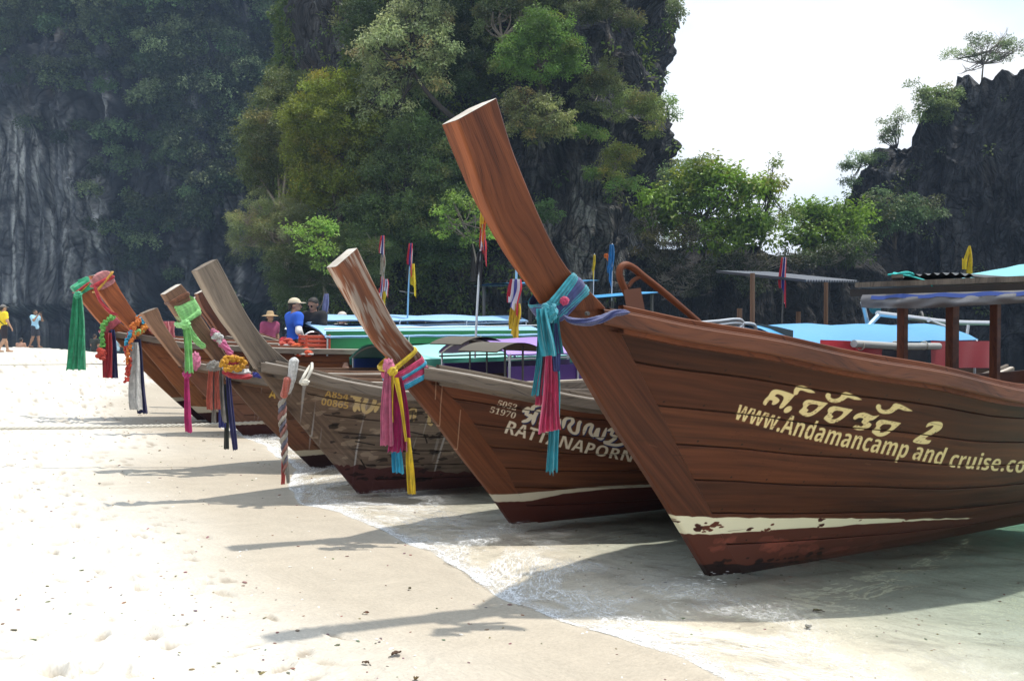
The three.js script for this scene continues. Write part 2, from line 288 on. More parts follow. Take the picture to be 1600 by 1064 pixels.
  // the painted side: wood by plank, then paint and lettering
  texture() {
    const s = this.s, r = s.range, w = s.tex[0], h = s.tex[1], cv = document.createElement('canvas'); cv.width = w; cv.height = h;
    const ctx = cv.getContext('2d'), im = ctx.createImageData(w, h), np = s.planks, R = rng(s.seed), tone = [], hue = []; for (let i = 0; i <= np; i++) { tone.push((s.tones && s.tones[i]) || 0.72 + 0.56 * R()); hue.push(R()); }
    const p = s.wood, sd = s.seed;
    const cols = []; for (let i = 0; i < w; i++) cols.push(this.gun(r[0] + (i + 0.5) / w * (r[1] - r[0])));
    for (let j = 0; j < h; j++) for (let i = 0; i < w; i++) {
      const L = r[0] + (i + 0.5) / w * (r[1] - r[0]), y = r[3] - (j + 0.5) / h * (r[3] - r[2]), gn = cols[i], inStem = L < this.Lt(clamp(y, this.keel, this.gy));
      const kl = this.keelAt(L), t = (y - kl) / (gn - kl), k = clamp(Math.floor(t * np), 0, np);
      let gu, gv; if (inStem) { gu = y * 0.8 - L * 0.5; gv = (L + y * 0.95) * 1.0 + 3; } else { gu = L; gv = t * 1.5 + k * 3.7; }
      const wp = 0.03 * N3(gu * 1.2, gv * 5, sd);
      let g = 0.5 + 0.32 * N3(gu * 1.1, (gv + wp) * 22, sd + 1) + 0.24 * N3(gu * 2.2, (gv + wp) * 55, sd + 2) + 0.16 * N3(gu * 5, gv * 140, sd + 3) + 0.25 * N3(gu * 0.7, gv * 2.5, sd + 5);
      const knot = N3(gu * 2.3, gv * 7, sd + 9); if (knot > 0.5) g -= (knot - 0.5) * 2.2;
      g = clamp(g) ; const m = inStem ? 1.12 : tone[k], o = (j * w + i) * 4;
      let blot = 0; if (s.weather) { const q = fbm(L * 2.6, y * 9, sd + 7, 5, 0.65) + 0.45 * N3(L * 14, y * 1.6, sd + 8) + 0.3 * smooth(0.06, 0.0, Math.abs(t * np - Math.round(t * np)) * 0.4); blot = 0.5 * smooth(0.0, 0.7, q) * s.weather; }
      for (let q = 0; q < 3; q++) {
        let c = lerp(p[0][q], p[1][q], g) * m; if (q === 0) c *= 0.92 + 0.16 * hue[k];
        if (s.weather) { c = lerp(c, s.grey[q] * (0.6 + 0.8 * g), 0.55 * s.weather * smooth(-0.3, 0.3, N3(L * 0.9, y * 1.4 + 5, sd + 4))); c *= 1 - 0.75 * blot; const run = N3(L * 26, y * 1.3, sd + 12); if (run > 0.38) c = lerp(c, 0.42, 0.55 * clamp((run - 0.38) * 4)); }
        im.data[o + q] = 255 * clamp(L2S(c));
      }
      im.data[o + 3] = 255;
    }
    ctx.putImageData(im, 0, 0);
    this.map = (L, y) => { const [u, v] = this.uv(L, y); return [u * w, (1 - v) * h]; };
    this.pt = (px, py) => this.map(...this.hull(px, py));
    if (s.paint) s.paint(ctx, this, R);
    // wear: scuffs, chips and salt streaks
    for (let i = 0; i < (s.scuffs ?? 160); i++) { const x = R() * w, y = h * (0.25 + 0.75 * R()); ctx.strokeStyle = R() < 0.6 ? `rgba(20,10,6,${0.12 + 0.25 * R()})` : `rgba(190,150,120,${0.05 + 0.14 * R()})`; ctx.lineWidth = 0.6 + R() * 1.3; ctx.beginPath(); ctx.moveTo(x, y); const l = 4 + R() * R() * 50; ctx.lineTo(x + l, y + (R() - 0.3) * l * 0.5); ctx.stroke(); }
    const t = new THREE.CanvasTexture(cv); t.colorSpace = THREE.SRGBColorSpace; t.minFilter = THREE.LinearFilter; t.generateMipmaps = false; return t;
  }
  build() {
    const s = this.s, T = thing('longtail_boat', s.label, 'boat', 'longtail boats moored along the beach', [this.base.x, this.by, this.base.z], this.th); this.o = T;
    const map = s.range ? this.texture() : null;
    const mHull = map ? new THREE.MeshPhysicalMaterial({ map, roughness: s.rough ?? 0.6, specularIntensity: 0.35, bumpMap: T_GRAINB, bumpScale: 0.002, side: THREE.DoubleSide }) : s.mat, mFar = s.mat;
    const ns = s.near ? 44 : 26, np = s.planks;
    const Ss = []; for (let k = 0; k <= np * 2; k++) Ss.push(this.stem(k / (np * 2)));
    const stemAt = (t) => { const x = clamp(t) * np * 2, i = Math.min(np * 2 - 1, Math.floor(x)), f = x - i; return [lerp(Ss[i][0], Ss[i + 1][0], f), lerp(Ss[i][1], Ss[i + 1][1], f)]; };
    for (const side of [1, -1]) for (let k = 0; k < np; k++) {
      const g = 0.0022 * (s.gap ?? 1), t0 = k / np + (k ? g : 0), t1 = (k + 1) / np - g, ch = 0.004;
      // rows: inner lower, outer lower, chamfer, chamfer, outer upper, inner upper
      const rows = [[t0, -0.022], [t0, -0.005], [t0 + ch, 0], [(t0 * 2 + t1) / 3, 0.001], [(t0 + 2 * t1) / 3, 0.001], [t1 - ch, 0], [t1, -0.005], [t1, -0.022]];
      const geo = gridGeo(ns, rows.length - 1, (u, v, i, j) => {
        const [t, off] = rows[j], [Ls] = stemAt(t), q = Math.pow(u, 1.6), L = lerp(Ls, this.Lend, q), y = this.y(L, t), z = this.b(L, t, Ls) + off + (s.near ? 0.0025 * N3(L * 1.5, k * 5 + 2, s.seed) : 0);
        return map && side > 0 ? [L, y, z * side, ...this.uv(L, y)] : [L, y, z * side, L / 1.2, t * 1.9 + k * 0.37];
      }, false, side < 0);
      mesh('plank', geo, side > 0 ? mHull : mFar, T);
    }
    // inside skin, bottom boards, transom
    const skin = [];
    for (const side of [1, -1]) skin.push(gridGeo(24, 6, (u, v) => { const t = 0.02 + 0.95 * v, [Ls] = stemAt(t), L = lerp(Ls + 0.02, this.Lend - 0.02, Math.pow(u, 1.4)); return [L, this.y(L, t), side * Math.max(0.005, this.b(L, t, Ls) - 0.035), L, t]; }, false, side > 0));
    skin.push(gridGeo(1, 1, (u, v) => { const L = this.Lend - 0.01, t = 0.03 + 0.95 * v; return [L, this.y(L, t), (u * 2 - 1) * (this.b(L, t) - 0.02), u, v]; }));
    mesh('inner_planking', skin, M.inner, T);
    mesh('bottom_boards', gridGeo(20, 1, (u, v) => { const t = 0.42, [Ls] = stemAt(t), L = lerp(Ls + 0.3, this.Lend - 0.05, u), y = Math.min(0.28, this.y(L, t)); return [L, y, (v * 2 - 1) * Math.max(0.02, this.b(L, (y - this.keel) / (this.gun(L) - this.keel), Ls) - 0.05), L / 1.2, v]; }), M.greyBrown, T);
    const deckL = s.deck ?? 1.3; // foredeck planks
    for (let k = 0; k < 5; k++) mesh('deck_plank', gridGeo(10, 1, (u, v) => { const L = lerp(this.Lg + 0.06, this.Lg + deckL, u), w = this.wg(L) - 0.04, z = lerp(-w, w, (k + 0.02 + 0.96 * v) / 5); return [L, this.gun(L) - 0.10, z, L / 1.2, z * 2 + k]; }), s.deckMat || M.grey, T);
    for (const L of [this.Lg + deckL + 0.9, this.Lg + deckL + 2.3, this.Lg + deckL + 3.8]) if (L < this.Lend - 0.5) mesh('thwart', box(0.22, 0.05, 2 * this.bAt(L - 0.11, this.gun(L) - 0.3) - 0.12, L, this.gun(L) - 0.28, 0, 0, 0, 0, 0.006), s.deckMat || M.grey, T);
    // gunwale rails, proud of the top plank, and the coaming inside them
    const sweep = (L0, L1, sec, side, n = 60) => gridGeo(n, sec.length, (u, v, i, j) => { const L = lerp(L0, L1, Math.pow(u, 1.3)), [dz, dy] = sec[j % sec.length]; return [L, this.gun(L) + dy, side * (Math.max(this.wg(L), 0.02) + dz), L / 1.2, j * 0.06 + (side > 0 ? 0 : 0.4)]; }, false, side > 0);
    const flat = (g) => { const n = g.toNonIndexed(); n.computeVertexNormals(); return n; };
    const rh = s.railH ?? 0.075, rw = s.railW ?? 0.035;
    for (const side of [1, -1]) {
      const sec = [[-0.03, 0.012], [rw - 0.008, 0.012], [rw, 0.004], [rw, -rh + 0.008], [rw - 0.008, -rh], [-0.02, -rh]];
      mesh('gunwale_rail', flat(sweep(this.Lg - 0.02, this.Lend, sec, side)), s.railMat || mFar, T);
      mesh('rail_highlight', flat(sweep(this.Lg + 0.02, this.Lend - 0.02, [[-0.024, 0.008], [rw - 0.010, 0.008], [rw - 0.010, 0.017], [rw - 0.016, 0.021], [-0.018, 0.021], [-0.024, 0.017]], side)), s.near && s.seed === 101 ? M.teakOld : M.pale, T);  // added strip; its pale wood paints the sun highlight on the rail tops
      const c0 = this.Lg + (s.coam ?? 0.12), ch = s.coamH ?? 0.055, cs = [[-0.075, -0.1], [-0.032, -0.1], [-0.032, ch - 0.006], [-0.038, ch], [-0.069, ch], [-0.075, ch - 0.006]];
      mesh('coaming', flat(sweep(c0, this.Lend - 0.05, cs, side)), s.coamMat || mFar, T);
    }
    // stem below the gunwale, wearing the side's paint; prow above it
    const sect = (E, T2, e, ta) => { const d = V(T2[0] - E[0], T2[1] - E[1], 0), l = d.length() || 1, cx = Math.min(0.012, 0.2 * l) / l; const P = (f, z) => [E[0] + d.x * f, E[1] + d.y * f, z]; return [P(0, e - 0.010), P(cx, e), P(1 - cx, ta), P(1, ta - 0.010), P(1, -ta + 0.010), P(1 - cx, -ta), P(cx, -e), P(0, -e + 0.010)]; };
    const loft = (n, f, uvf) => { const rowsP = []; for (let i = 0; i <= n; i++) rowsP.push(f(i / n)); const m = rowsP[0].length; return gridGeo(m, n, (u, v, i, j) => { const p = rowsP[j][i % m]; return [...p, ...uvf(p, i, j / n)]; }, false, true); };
    const bandTop = this.gy + 0.0, el = s.edge ?? 0.03;
    const stemSec = (v) => { const y = lerp(this.keel, bandTop, v), E = [slut(this.lead, y), y], B = [this.Lt(y) + 0.01, y]; return sect(E, B, el, this.b0 + 0.002); };
    mesh('stem', flat(loft(26, stemSec, (p) => (map ? this.uv(p[0], p[1]) : [p[1] / 1.2, p[0]]))), mHull, T);
    // prow
    const tl = s.trail.map(([a, b]) => this.planeHit(a, b, s.tipT ?? 0.05)), ll = s.leadUp.map(([a, b]) => this.planeHit(a, b, s.tipT ?? 0.05));
    const along = (l) => { const d = [0]; for (let i = 1; i < l.length; i++) d.push(d[i - 1] + Math.hypot(l[i][0] - l[i - 1][0], l[i][1] - l[i - 1][1])); const t = d[d.length - 1], X = l.map((p, i) => [d[i] / t, p[0]]), Y = l.map((p, i) => [d[i] / t, p[1]]); return (q) => [slut(X, q), slut(Y, q)]; };
    const fl = along(ll), ft = along(tl); this.fl = fl; this.ft = ft; const tT = s.tipT ?? 0.05;
    const plen = Math.hypot(fl(1)[0] - fl(0)[0], fl(1)[1] - fl(0)[1]);
    const prowSec = (v) => sect(fl(v), ft(v), lerp(s.footT ?? 0.03, tT, smooth(0, 1, Math.pow(v, 1.1))), lerp(s.footT2 ?? this.b0, tT, smooth(0, 0.5, v)));
    mesh('prow', flat(loft(40, prowSec, (p, i, v) => { const e = fl(v), wd = Math.hypot(p[0] - e[0], p[1] - e[1]); const lf = i % 8 === 0 || i % 8 === 7 ? 1.75 : 1; return [v * plen / 1.2 + 0.1, wd / 0.6 + Math.sign(p[2]) * 0.06 + (s.seed % 7) * 0.13, lf, lf, lf]; })), s.prowMat || s.mat, T);  // front faces brightened in vertex colour to stand in for sand bounce
    { const sec = prowSec(1), mid = sec.reduce((a, p) => [a[0] + p[0] / 8, a[1] + p[1] / 8, a[2] + p[2] / 8], [0, 0, 0]), pos = [...mid], uv = [0.5, 0.5], idx = [], dn = s.endRise ?? 0.008;
      const ax = V(fl(1)[0] - fl(0.9)[0], fl(1)[1] - fl(0.9)[1], 0).normalize(); pos[0] += ax.x * dn * 2; pos[1] += ax.y * dn * 2;
      for (const p of sec) { pos.push(p[0] + ax.x * 0.002, p[1] + ax.y * 0.002, p[2]); uv.push(0.5 + p[2] * 2, 0.5 + (p[0] - mid[0]) * 1.6); }
      for (let i = 1; i <= 8; i++) idx.push(0, i % 8 + 1, i); const g = new THREE.BufferGeometry(); g.setAttribute('position', new THREE.Float32BufferAttribute(pos, 3)); g.setAttribute('uv', new THREE.Float32BufferAttribute(uv, 2)); g.setIndex(idx); const n = g.toNonIndexed(); n.computeVertexNormals(); mesh('prow_end', n, s.endMat || M.pale, T); }
    // cap where the stem meets the prow
    return this;
  }
}
// lettering: glyph outlines laid along a line on the side of the hull
function letters(ctx, bt, str, line, h0, h1, shear, color, fnt = font, widen = 1) {
  const d = [0]; for (let i = 1; i < line.length; i++) d.push(d[i - 1] + Math.hypot(line[i][0] - line[i - 1][0], line[i][1] - line[i - 1][1]));
  const tot = d[d.length - 1], X = line.map((p, i) => [d[i], p[0]]), Y = line.map((p, i) => [d[i], p[1]]);
  const shapes = fnt.generateShapes(str, 100); let x0 = 1e9, x1 = -1e9; for (const s of shapes) for (const p of s.getPoints(4)) { x0 = Math.min(x0, p.x); x1 = Math.max(x1, p.x); }
  const k = tot / (x1 - x0); ctx.fillStyle = color;
  const put = (p) => { const a = (p.x - x0) * k, f = a / tot, hh = lerp(h0, h1, f) / 72, e = 1, tx = (lut(X, a + e) - lut(X, a - e)), ty = (lut(Y, a + e) - lut(Y, a - e)), tl = Math.hypot(tx, ty) || 1, up = p.y * hh; return bt.pt(lut(X, a) + up * (shear + ty / tl * 0.55), lut(Y, a) - up); };
  for (const s of shapes) { ctx.beginPath(); for (const c of [s, ...s.holes]) { const pts = c.getPoints(4); pts.forEach((p, i) => { const q = put(p); i ? ctx.lineTo(...q) : ctx.moveTo(...q); }); ctx.closePath(); } ctx.fill('evenodd'); }
}
// brush strokes with a swelling nib, for the Thai lettering
function strokes(ctx, bt, list, f, wdt, color, dx = 0, dy = 0) {
  ctx.fillStyle = color;
  for (const st of list) {
    const pts = st.map(([x, y]) => { const q = f(x + dx, y + dy); return V(...bt.pt(...q), 0); }), c = new THREE.CatmullRomCurve3(pts, false, 'centripetal'), n = 6 * st.length, A = [], B = [];
    for (let i = 0; i <= n; i++) { const p = c.getPoint(i / n), t = c.getTangent(i / n), w = wdt * (0.55 + 0.75 * Math.abs(t.x * 0.5 - t.y * 0.86)) * Math.min(1, 0.35 + Math.min(i, n - i) / 4); A.push([p.x - t.y * w, p.y + t.x * w]); B.unshift([p.x + t.y * w, p.y - t.x * w]); }
    ctx.beginPath(); [...A, ...B].forEach((p, i) => (i ? ctx.lineTo(...p) : ctx.moveTo(...p))); ctx.closePath(); ctx.fill();
  }
}
function band(ctx, bt, up, down, color, rough = 0, R = Math.random) { // a painted area between two lines
  ctx.fillStyle = color; ctx.beginPath(); const dense = (l) => { const o = []; for (let i = 0; i + 1 < l.length; i++) for (let k = 0; k < 12; k++) o.push([lerp(l[i][0], l[i + 1][0], k / 12), lerp(l[i][1], l[i + 1][1], k / 12)]); o.push(l[l.length - 1]); return o; };
  const a = dense(up).map(([x, y]) => bt.pt(x, y)), b = dense(down).map(([x, y]) => bt.pt(x, y)).reverse();
  [...a, ...b].forEach(([x, y], i) => { y += rough * (R() - 0.5); i ? ctx.lineTo(x, y) : ctx.moveTo(x, y); }); ctx.closePath(); ctx.fill();
}
function under(ctx, bt, line, color, R, rough = 0) { // bottom paint: everything below a line on the side
  const a = []; for (let i = 0; i + 1 < line.length; i++) for (let k = 0; k < 12; k++) a.push(bt.pt(lerp(line[i][0], line[i + 1][0], k / 12), lerp(line[i][1], line[i + 1][1], k / 12))); a.push(bt.pt(...line[line.length - 1]));
  ctx.fillStyle = color; ctx.beginPath(); ctx.moveTo(-10, a[0][1] + 4); a.forEach(([x, y]) => ctx.lineTo(x, y + rough * (R() - 0.5))); const e = a[a.length - 1]; ctx.lineTo(5000, e[1] - 6); ctx.lineTo(5000, 5000); ctx.lineTo(-10, 5000); ctx.closePath(); ctx.fill();
}
function flakes(ctx, R, pts, n, size, color, mapf) { for (let i = 0; i < n; i++) { const [cx, cy] = mapf(R), m = 9, r = size * (0.3 + R()); ctx.fillStyle = color; ctx.beginPath(); for (let k = 0; k < m; k++) { const a = k / m * 6.283, q = r * (0.4 + 0.9 * R()); ctx.lineTo(cx + Math.cos(a) * q * 2.0, cy + Math.sin(a) * q * 0.8); } ctx.closePath(); ctx.fill(); } }

// ---------------------------------------------------------------- limestone cliffs
function planCurve(list) { const c = new THREE.CatmullRomCurve3(list.map(([px, d]) => V((px - 800) / FPX * d, 0, -d)), false, 'centripetal'); return c; }
const hY = (y, d) => EYE + (508 - y) / FPX * d;
function rockWall(o) { // o: plan, nu, nv, top(u, x) metres, lean(h, u), disp(p, h, u) outward metres, color(p, h, u, d) -> [r,g,b]
  const c = planCurve(o.plan), len = c.getLength(), P = [], N = [];
  for (let i = 0; i <= o.nu; i++) { const u = i / o.nu, p = c.getPointAt(u), t = c.getTangentAt(u); P.push(p); N.push(V(-t.z, 0, t.x).normalize()); }
  const back = o.back ?? 0;
  const g = gridGeo(o.nu, o.nv, (uu, vv, i, j) => {
    const top = o.top(uu, P[i]), vf = vv / (1 - back), h = lerp(-2, top, Math.min(1, vf)), p = P[i], n = N[i];
    let off = (o.lean ? o.lean(h, uu, top) : 0); const q = V(p.x + n.x * off, h, p.z + n.z * off), d = o.disp(q, h, uu, top);
    q.x += n.x * d; q.z += n.z * d; q.y += (o.rough ?? 0.35) * fbm(q.x * 0.6, q.y * 0.5, q.z * 0.6 + 5, 3);
    if (vf > 1) { const k = (vf - 1) * (1 - back) / back; q.x -= n.x * k * (o.deep ?? 14); q.z -= n.z * k * (o.deep ?? 14); q.y += (o.backRise ?? 0) * k + 1.2 * fbm(q.x * 0.4, 3, q.z * 0.4, 3) * k; }
    const cl = o.color(q, h, uu, d);
    return [q.x, q.y, q.z, uu * len, h, ...cl];
  });
  return g;
}
const T_ROCKB = pixelTex(1024, 1024, (u, v, o) => { const r = (a, b, s) => 1 - 2 * Math.abs(pn(u, v, a, b, s)); const ck = Math.pow(Math.max(0, r(9, 3, 7)), 8) + 0.8 * Math.pow(Math.max(0, r(22, 7, 8)), 8); o[0] = o[1] = o[2] = 0.55 + 0.16 * pn(u, v, 8, 4, 1) + 0.16 * pn(u, v, 22, 12, 2) + 0.12 * pn(u, v, 50, 34, 3) + 0.08 * pn(u, v, 110, 90, 4) - 0.35 * ck; }, false);
const T_ROCK = pixelTex(1024, 1024, (u, v, o) => { const r = (a, b, s) => 1 - 2 * Math.abs(pn(u, v, a, b, s)), ck = Math.pow(Math.max(0, r(9, 3, 7)), 8) + 0.8 * Math.pow(Math.max(0, r(22, 7, 8)), 8); const n = 0.78 + 0.25 * pn(u, v, 12, 3, 11) + 0.28 * pn(u, v, 34, 9, 12) + 0.22 * pn(u, v, 70, 50, 13) + 0.16 * pn(u, v, 150, 120, 14) - 0.4 * ck; o[0] = o[1] = o[2] = n; });
const rockMat = (rep, bump) => { const b = T_ROCKB.clone(), m = T_ROCK.clone(); b.repeat.set(1 / rep, 1 / rep); m.repeat.set(1 / rep, 1 / rep); b.needsUpdate = m.needsUpdate = true; return new THREE.MeshStandardMaterial({ vertexColors: true, map: m, bumpMap: b, bumpScale: bump, roughness: 0.93, side: THREE.DoubleSide }); };
const mix3 = (a, b, t) => [lerp(a[0], b[0], t), lerp(a[1], b[1], t), lerp(a[2], b[2], t)];
function rockColor(p, s, dark, light, ochre, cover) {
  const st = fbm(p.x * 0.55 * s + 3, p.y * 0.07 * s, p.z * 0.55 * s, 4), st2 = N3(p.x * 1.9 * s, p.y * 0.16 * s, p.z * 1.9 * s + 9), f = fbm(p.x * 0.22 * s, p.y * 0.2 * s + 40, p.z * 0.22 * s, 3);
  let c = mix3(dark, light, smooth(0.02, 0.5, st + 0.30 * st2 + cover));
  c = mix3(c, ochre, 0.7 * smooth(0.12, 0.4, f) * smooth(-0.2, 0.3, st2)); const m = 0.75 + 0.5 * (0.5 + 0.5 * fbm(p.x * 1.1, p.y * 1.1, p.z * 1.1, 3)); return c.map((x) => x * m);
}
// the middle massif: a tower that leans out at the top, its right edge against the sky
const TOWER_RIGHT = [[-2, -1.2], [8, -0.6], [11.5, 0.0], [13.1, 0.9], [14, 0.3], [16.5, -0.3], [18, -1.4], [19.1, -1.8], [20.8, -0.9], [22, 0.2], [24, 0.8], [34, 2.0]];
function karst(p, s = 1) { return 1.5 * ridged(p.x * 0.16 * s, p.y * 0.04 * s, p.z * 0.16 * s, 3) + 0.75 * ridged(p.x * 0.5 * s + 4, p.y * 0.10 * s, p.z * 0.5 * s, 3) + 0.9 * fbm(p.x * 0.25 * s, p.y * 0.25 * s, p.z * 0.25 * s + 7, 4) + 0.30 * ridged(p.x * 1.3 * s, p.y * 0.35 * s, p.z * 1.3 * s, 3) + 0.20 * fbm(p.x * 2.2, p.y * 1.4, p.z * 2.2, 2) - 1.0 * Math.pow(1 - Math.min(1, 2.2 * Math.abs(N3(p.x * 0.42 * s + 9, p.y * 0.06 * s, p.z * 0.42 * s))), 4) + 0.35 * ledge(p.y * 0.33 * s + 1.4 * N3(p.x * 0.2 * s, p.y * 0.1 * s, p.z * 0.2 * s)); }
function ledge(x) { const f = x - Math.floor(x); return f * f * f - 0.25; }
const TOWER = { plan: [[440, 110], [462, 84], [478, 66], [545, 57], [640, 53], [740, 50], [860, 48.5], [950, 49], [990, 53], [1006, 60], [1010, 72], [990, 95]], nu: 460, nv: 250,
  top: () => 31, lean: (h, u) => lut(TOWER_RIGHT, h) * smooth(0.35, 0.75, u) + (h < 4.5 ? -1.4 * smooth(4.5, 1, h) * smooth(0.75, 0.5, u) : 0), disp: (p) => karst(p) - 0.7,
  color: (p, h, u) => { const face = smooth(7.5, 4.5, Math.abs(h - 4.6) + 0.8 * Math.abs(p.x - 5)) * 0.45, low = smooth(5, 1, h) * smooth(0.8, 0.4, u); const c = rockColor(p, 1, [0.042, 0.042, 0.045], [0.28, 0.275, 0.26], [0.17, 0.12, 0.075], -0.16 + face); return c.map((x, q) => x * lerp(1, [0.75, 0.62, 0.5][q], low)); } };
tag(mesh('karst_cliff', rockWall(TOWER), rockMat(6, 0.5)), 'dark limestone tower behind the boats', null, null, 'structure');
// the far wall across the bay
const farZone = (p, h) => { const px = 800 + p.x / -p.z * FPX; return smooth(150, 95, px + 12 * N3(px * 0.02, h * 0.1, 4)) * smooth(36, 29, h + 2.5 * N3(px * 0.03, 2, h * 0.05)); };
const FAR = { plan: [[-900, 175], [-300, 150], [0, 138], [180, 132], [360, 132], [520, 142], [640, 170]], nu: 640, nv: 300, top: () => 88,
  lean: (h) => (h < 5 ? -4.5 * smooth(5, 2.2, h) : 0) - 0.10 * Math.max(0, h - 24), disp: (p, h) => { const z = farZone(p, h), px = 800 + p.x / -p.z * FPX; return (2.6 * karst(p, 0.42) * smooth(0, 6, h) + 0.4 * karst(p, 1.3)) * (1 - 0.85 * z) + z * (1.1 * ridged(px * 0.045, h * 0.012, 3, 3) + 0.5 * ridged(px * 0.13, h * 0.03, 7, 2)); },
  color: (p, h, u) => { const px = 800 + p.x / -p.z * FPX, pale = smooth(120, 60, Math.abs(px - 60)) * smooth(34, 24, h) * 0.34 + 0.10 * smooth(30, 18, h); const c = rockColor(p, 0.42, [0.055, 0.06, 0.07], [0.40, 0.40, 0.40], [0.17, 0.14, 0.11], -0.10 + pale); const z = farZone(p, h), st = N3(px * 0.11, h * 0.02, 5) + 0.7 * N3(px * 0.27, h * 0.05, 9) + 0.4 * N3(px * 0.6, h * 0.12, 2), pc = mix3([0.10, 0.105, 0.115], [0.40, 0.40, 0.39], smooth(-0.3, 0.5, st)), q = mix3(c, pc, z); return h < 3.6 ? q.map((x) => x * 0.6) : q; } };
tag(mesh('far_cliff', rockWall(FAR), rockMat(30, 0.8)), 'far limestone cliff across the bay', null, null, 'structure');
// the crag on the right, with a jagged crest
const CREST = [[1322, 322], [1328, 290], [1343, 268], [1352, 241], [1376, 231], [1396, 238], [1406, 232], [1414, 214], [1419, 186], [1431, 166], [1450, 152], [1470, 141], [1479, 119], [1494, 116], [1504, 136], [1519, 124], [1532, 128], [1546, 110], [1561, 121], [1574, 106], [1591, 97], [1604, 106], [1640, 88], [1680, 104], [1750, 84], [1850, 100], [2000, 80]];
const CRAG = { plan: [[1332, 92], [1318, 78], [1322, 68], [1340, 64], [1420, 61], [1520, 58], [1640, 54], [1800, 50], [2050, 47]], nu: 330, nv: 240, back: 0.16, deep: 9, backRise: -2, rough: 0.12,
  top: (u, p) => { const px = 800 + p.x / -p.z * FPX; return hY(lut(CREST, px), -p.z) + 0.35 * ridged(p.x * 1.6, 1, p.z * 1.6, 2) + 0.2 * ridged(p.x * 3.7, 4, p.z * 3.7, 2); }, lean: (h, u, top) => -0.04 * h + (h < 4 ? -1.0 * smooth(4, 1.5, h) : 0) - 0.9 * smooth(0.8, 1, h / top), disp: (p, h, u, top) => (karst(p, 1.1) * 0.9 - 0.5) * (0.35 + 0.65 * smooth(0, 0.25, u)),
  color: (p) => rockColor(p, 1, [0.050, 0.052, 0.058], [0.26, 0.26, 0.265], [0.10, 0.085, 0.07], -0.16) };
tag(mesh('crag', rockWall(CRAG), rockMat(6.5, 0.5)), 'dark jagged limestone crag on the right', null, null, 'structure');
// the low rocky saddle between them
const SADDLE_TOP = [[960, 395], [1040, 380], [1120, 372], [1180, 378], [1205, 386], [1232, 398], [1262, 400], [1300, 396], [1345, 390], [1420, 380]];
const SADDLE = { plan: [[930, 60], [985, 51], [1060, 48], [1150, 47], [1250, 48], [1330, 50], [1400, 54], [1450, 66]], nu: 260, nv: 130, back: 0.22, deep: 16, backRise: -1.5, rough: 0.25,
  top: (u, p) => hY(lut(SADDLE_TOP, 800 + p.x / -p.z * FPX), -p.z) + 0.25 * N3(p.x * 0.8, 0, 2), lean: (h, u, top) => -0.22 * h - 0.6 * smooth(0.7, 1, h / top), disp: (p) => karst(p, 1.5) * 0.75 - 0.3,
  color: (p, h) => { const c = rockColor(p, 1.2, [0.022, 0.019, 0.017], [0.11, 0.095, 0.08], [0.10, 0.062, 0.04], -0.2); return c; } };
tag(mesh('rocky_hill', rockWall(SADDLE), rockMat(4.0, 0.4)), 'low dark rocky saddle between the cliffs', null, null, 'structure');

// ---------------------------------------------------------------- leaves, trees, undergrowth
function clump(n, len, wid, seed, droop = 0.2, up = 0.6) { // a spray of leaves in a ball of radius one
  const R = rng(seed), pos = [], idx = [], nor = [];
  for (let k = 0; k < n; k++) {
    const a = R() * 6.283, z = R() * 2 - 1, r = Math.pow(R(), 0.45), s = Math.sqrt(1 - z * z), c = V(Math.cos(a) * s * r, z * r, Math.sin(a) * s * r);
    const out = c.clone().add(V(R() - 0.5, R() - 0.5 - droop, R() - 0.5)).normalize(), nn = V((R() - 0.5) * 1.2, up + R() * 0.6, (R() - 0.5) * 1.2).normalize(), side = V().crossVectors(out, nn).normalize(), l = len * (0.6 + 0.7 * R()), w = wid * (0.7 + 0.6 * R());
    const N = V().crossVectors(side, out).normalize(), b = pos.length / 3, q = [c, c.clone().addScaledVector(out, l * 0.5).addScaledVector(side, w).addScaledVector(N, w * 0.35), c.clone().addScaledVector(out, l).addScaledVector(N, -l * 0.18), c.clone().addScaledVector(out, l * 0.5).addScaledVector(side, -w).addScaledVector(N, w * 0.35)];
    for (const p of q) { pos.push(p.x, p.y, p.z); nor.push(N.x, N.y, N.z); } idx.push(b, b + 1, b + 2, b, b + 2, b + 3);
  }
  const g = new THREE.BufferGeometry(); g.setAttribute('position', new THREE.Float32BufferAttribute(pos, 3)); g.setAttribute('normal', new THREE.Float32BufferAttribute(nor, 3)); g.setAttribute('uv', new THREE.Float32BufferAttribute(new Float32Array(pos.length / 3 * 2), 2)); g.setIndex(idx); return g;
}
const leafMat = new THREE.MeshPhysicalMaterial({ color: 0xffffff, roughness: 0.8, specularIntensity: 0.35, transmission: 0.5, thickness: 0, side: THREE.DoubleSide });
const leafShade = new THREE.MeshStandardMaterial({ color: 0xffffff, roughness: 0.9, side: THREE.DoubleSide });
const CL = { broad: [clump(15, 0.72, 0.20, 5), clump(15, 0.72, 0.20, 6)], mid: [clump(20, 0.62, 0.15, 7), clump(20, 0.62, 0.15, 8)], fine: [clump(30, 0.52, 0.12, 9, 0.0, 0.5), clump(30, 0.52, 0.12, 10, 0, 0.5)], feather: [clump(44, 0.6, 0.05, 12, -0.4, 0.3), clump(44, 0.6, 0.05, 13, -0.4, 0.3)], mass: [clump(34, 0.42, 0.15, 14), clump(34, 0.42, 0.15, 15)] };
const barkMat = std(C(0.075, 0.058, 0.045), 0.95, { bumpMap: T_GRAINB, bumpScale: 0.02 }), barkPale = std(C(0.20, 0.17, 0.14), 0.95), barkDark = std(C(0.035, 0.028, 0.024), 0.95);
const _m = new THREE.Matrix4(), _q = new THREE.Quaternion(), _e = new THREE.Euler();
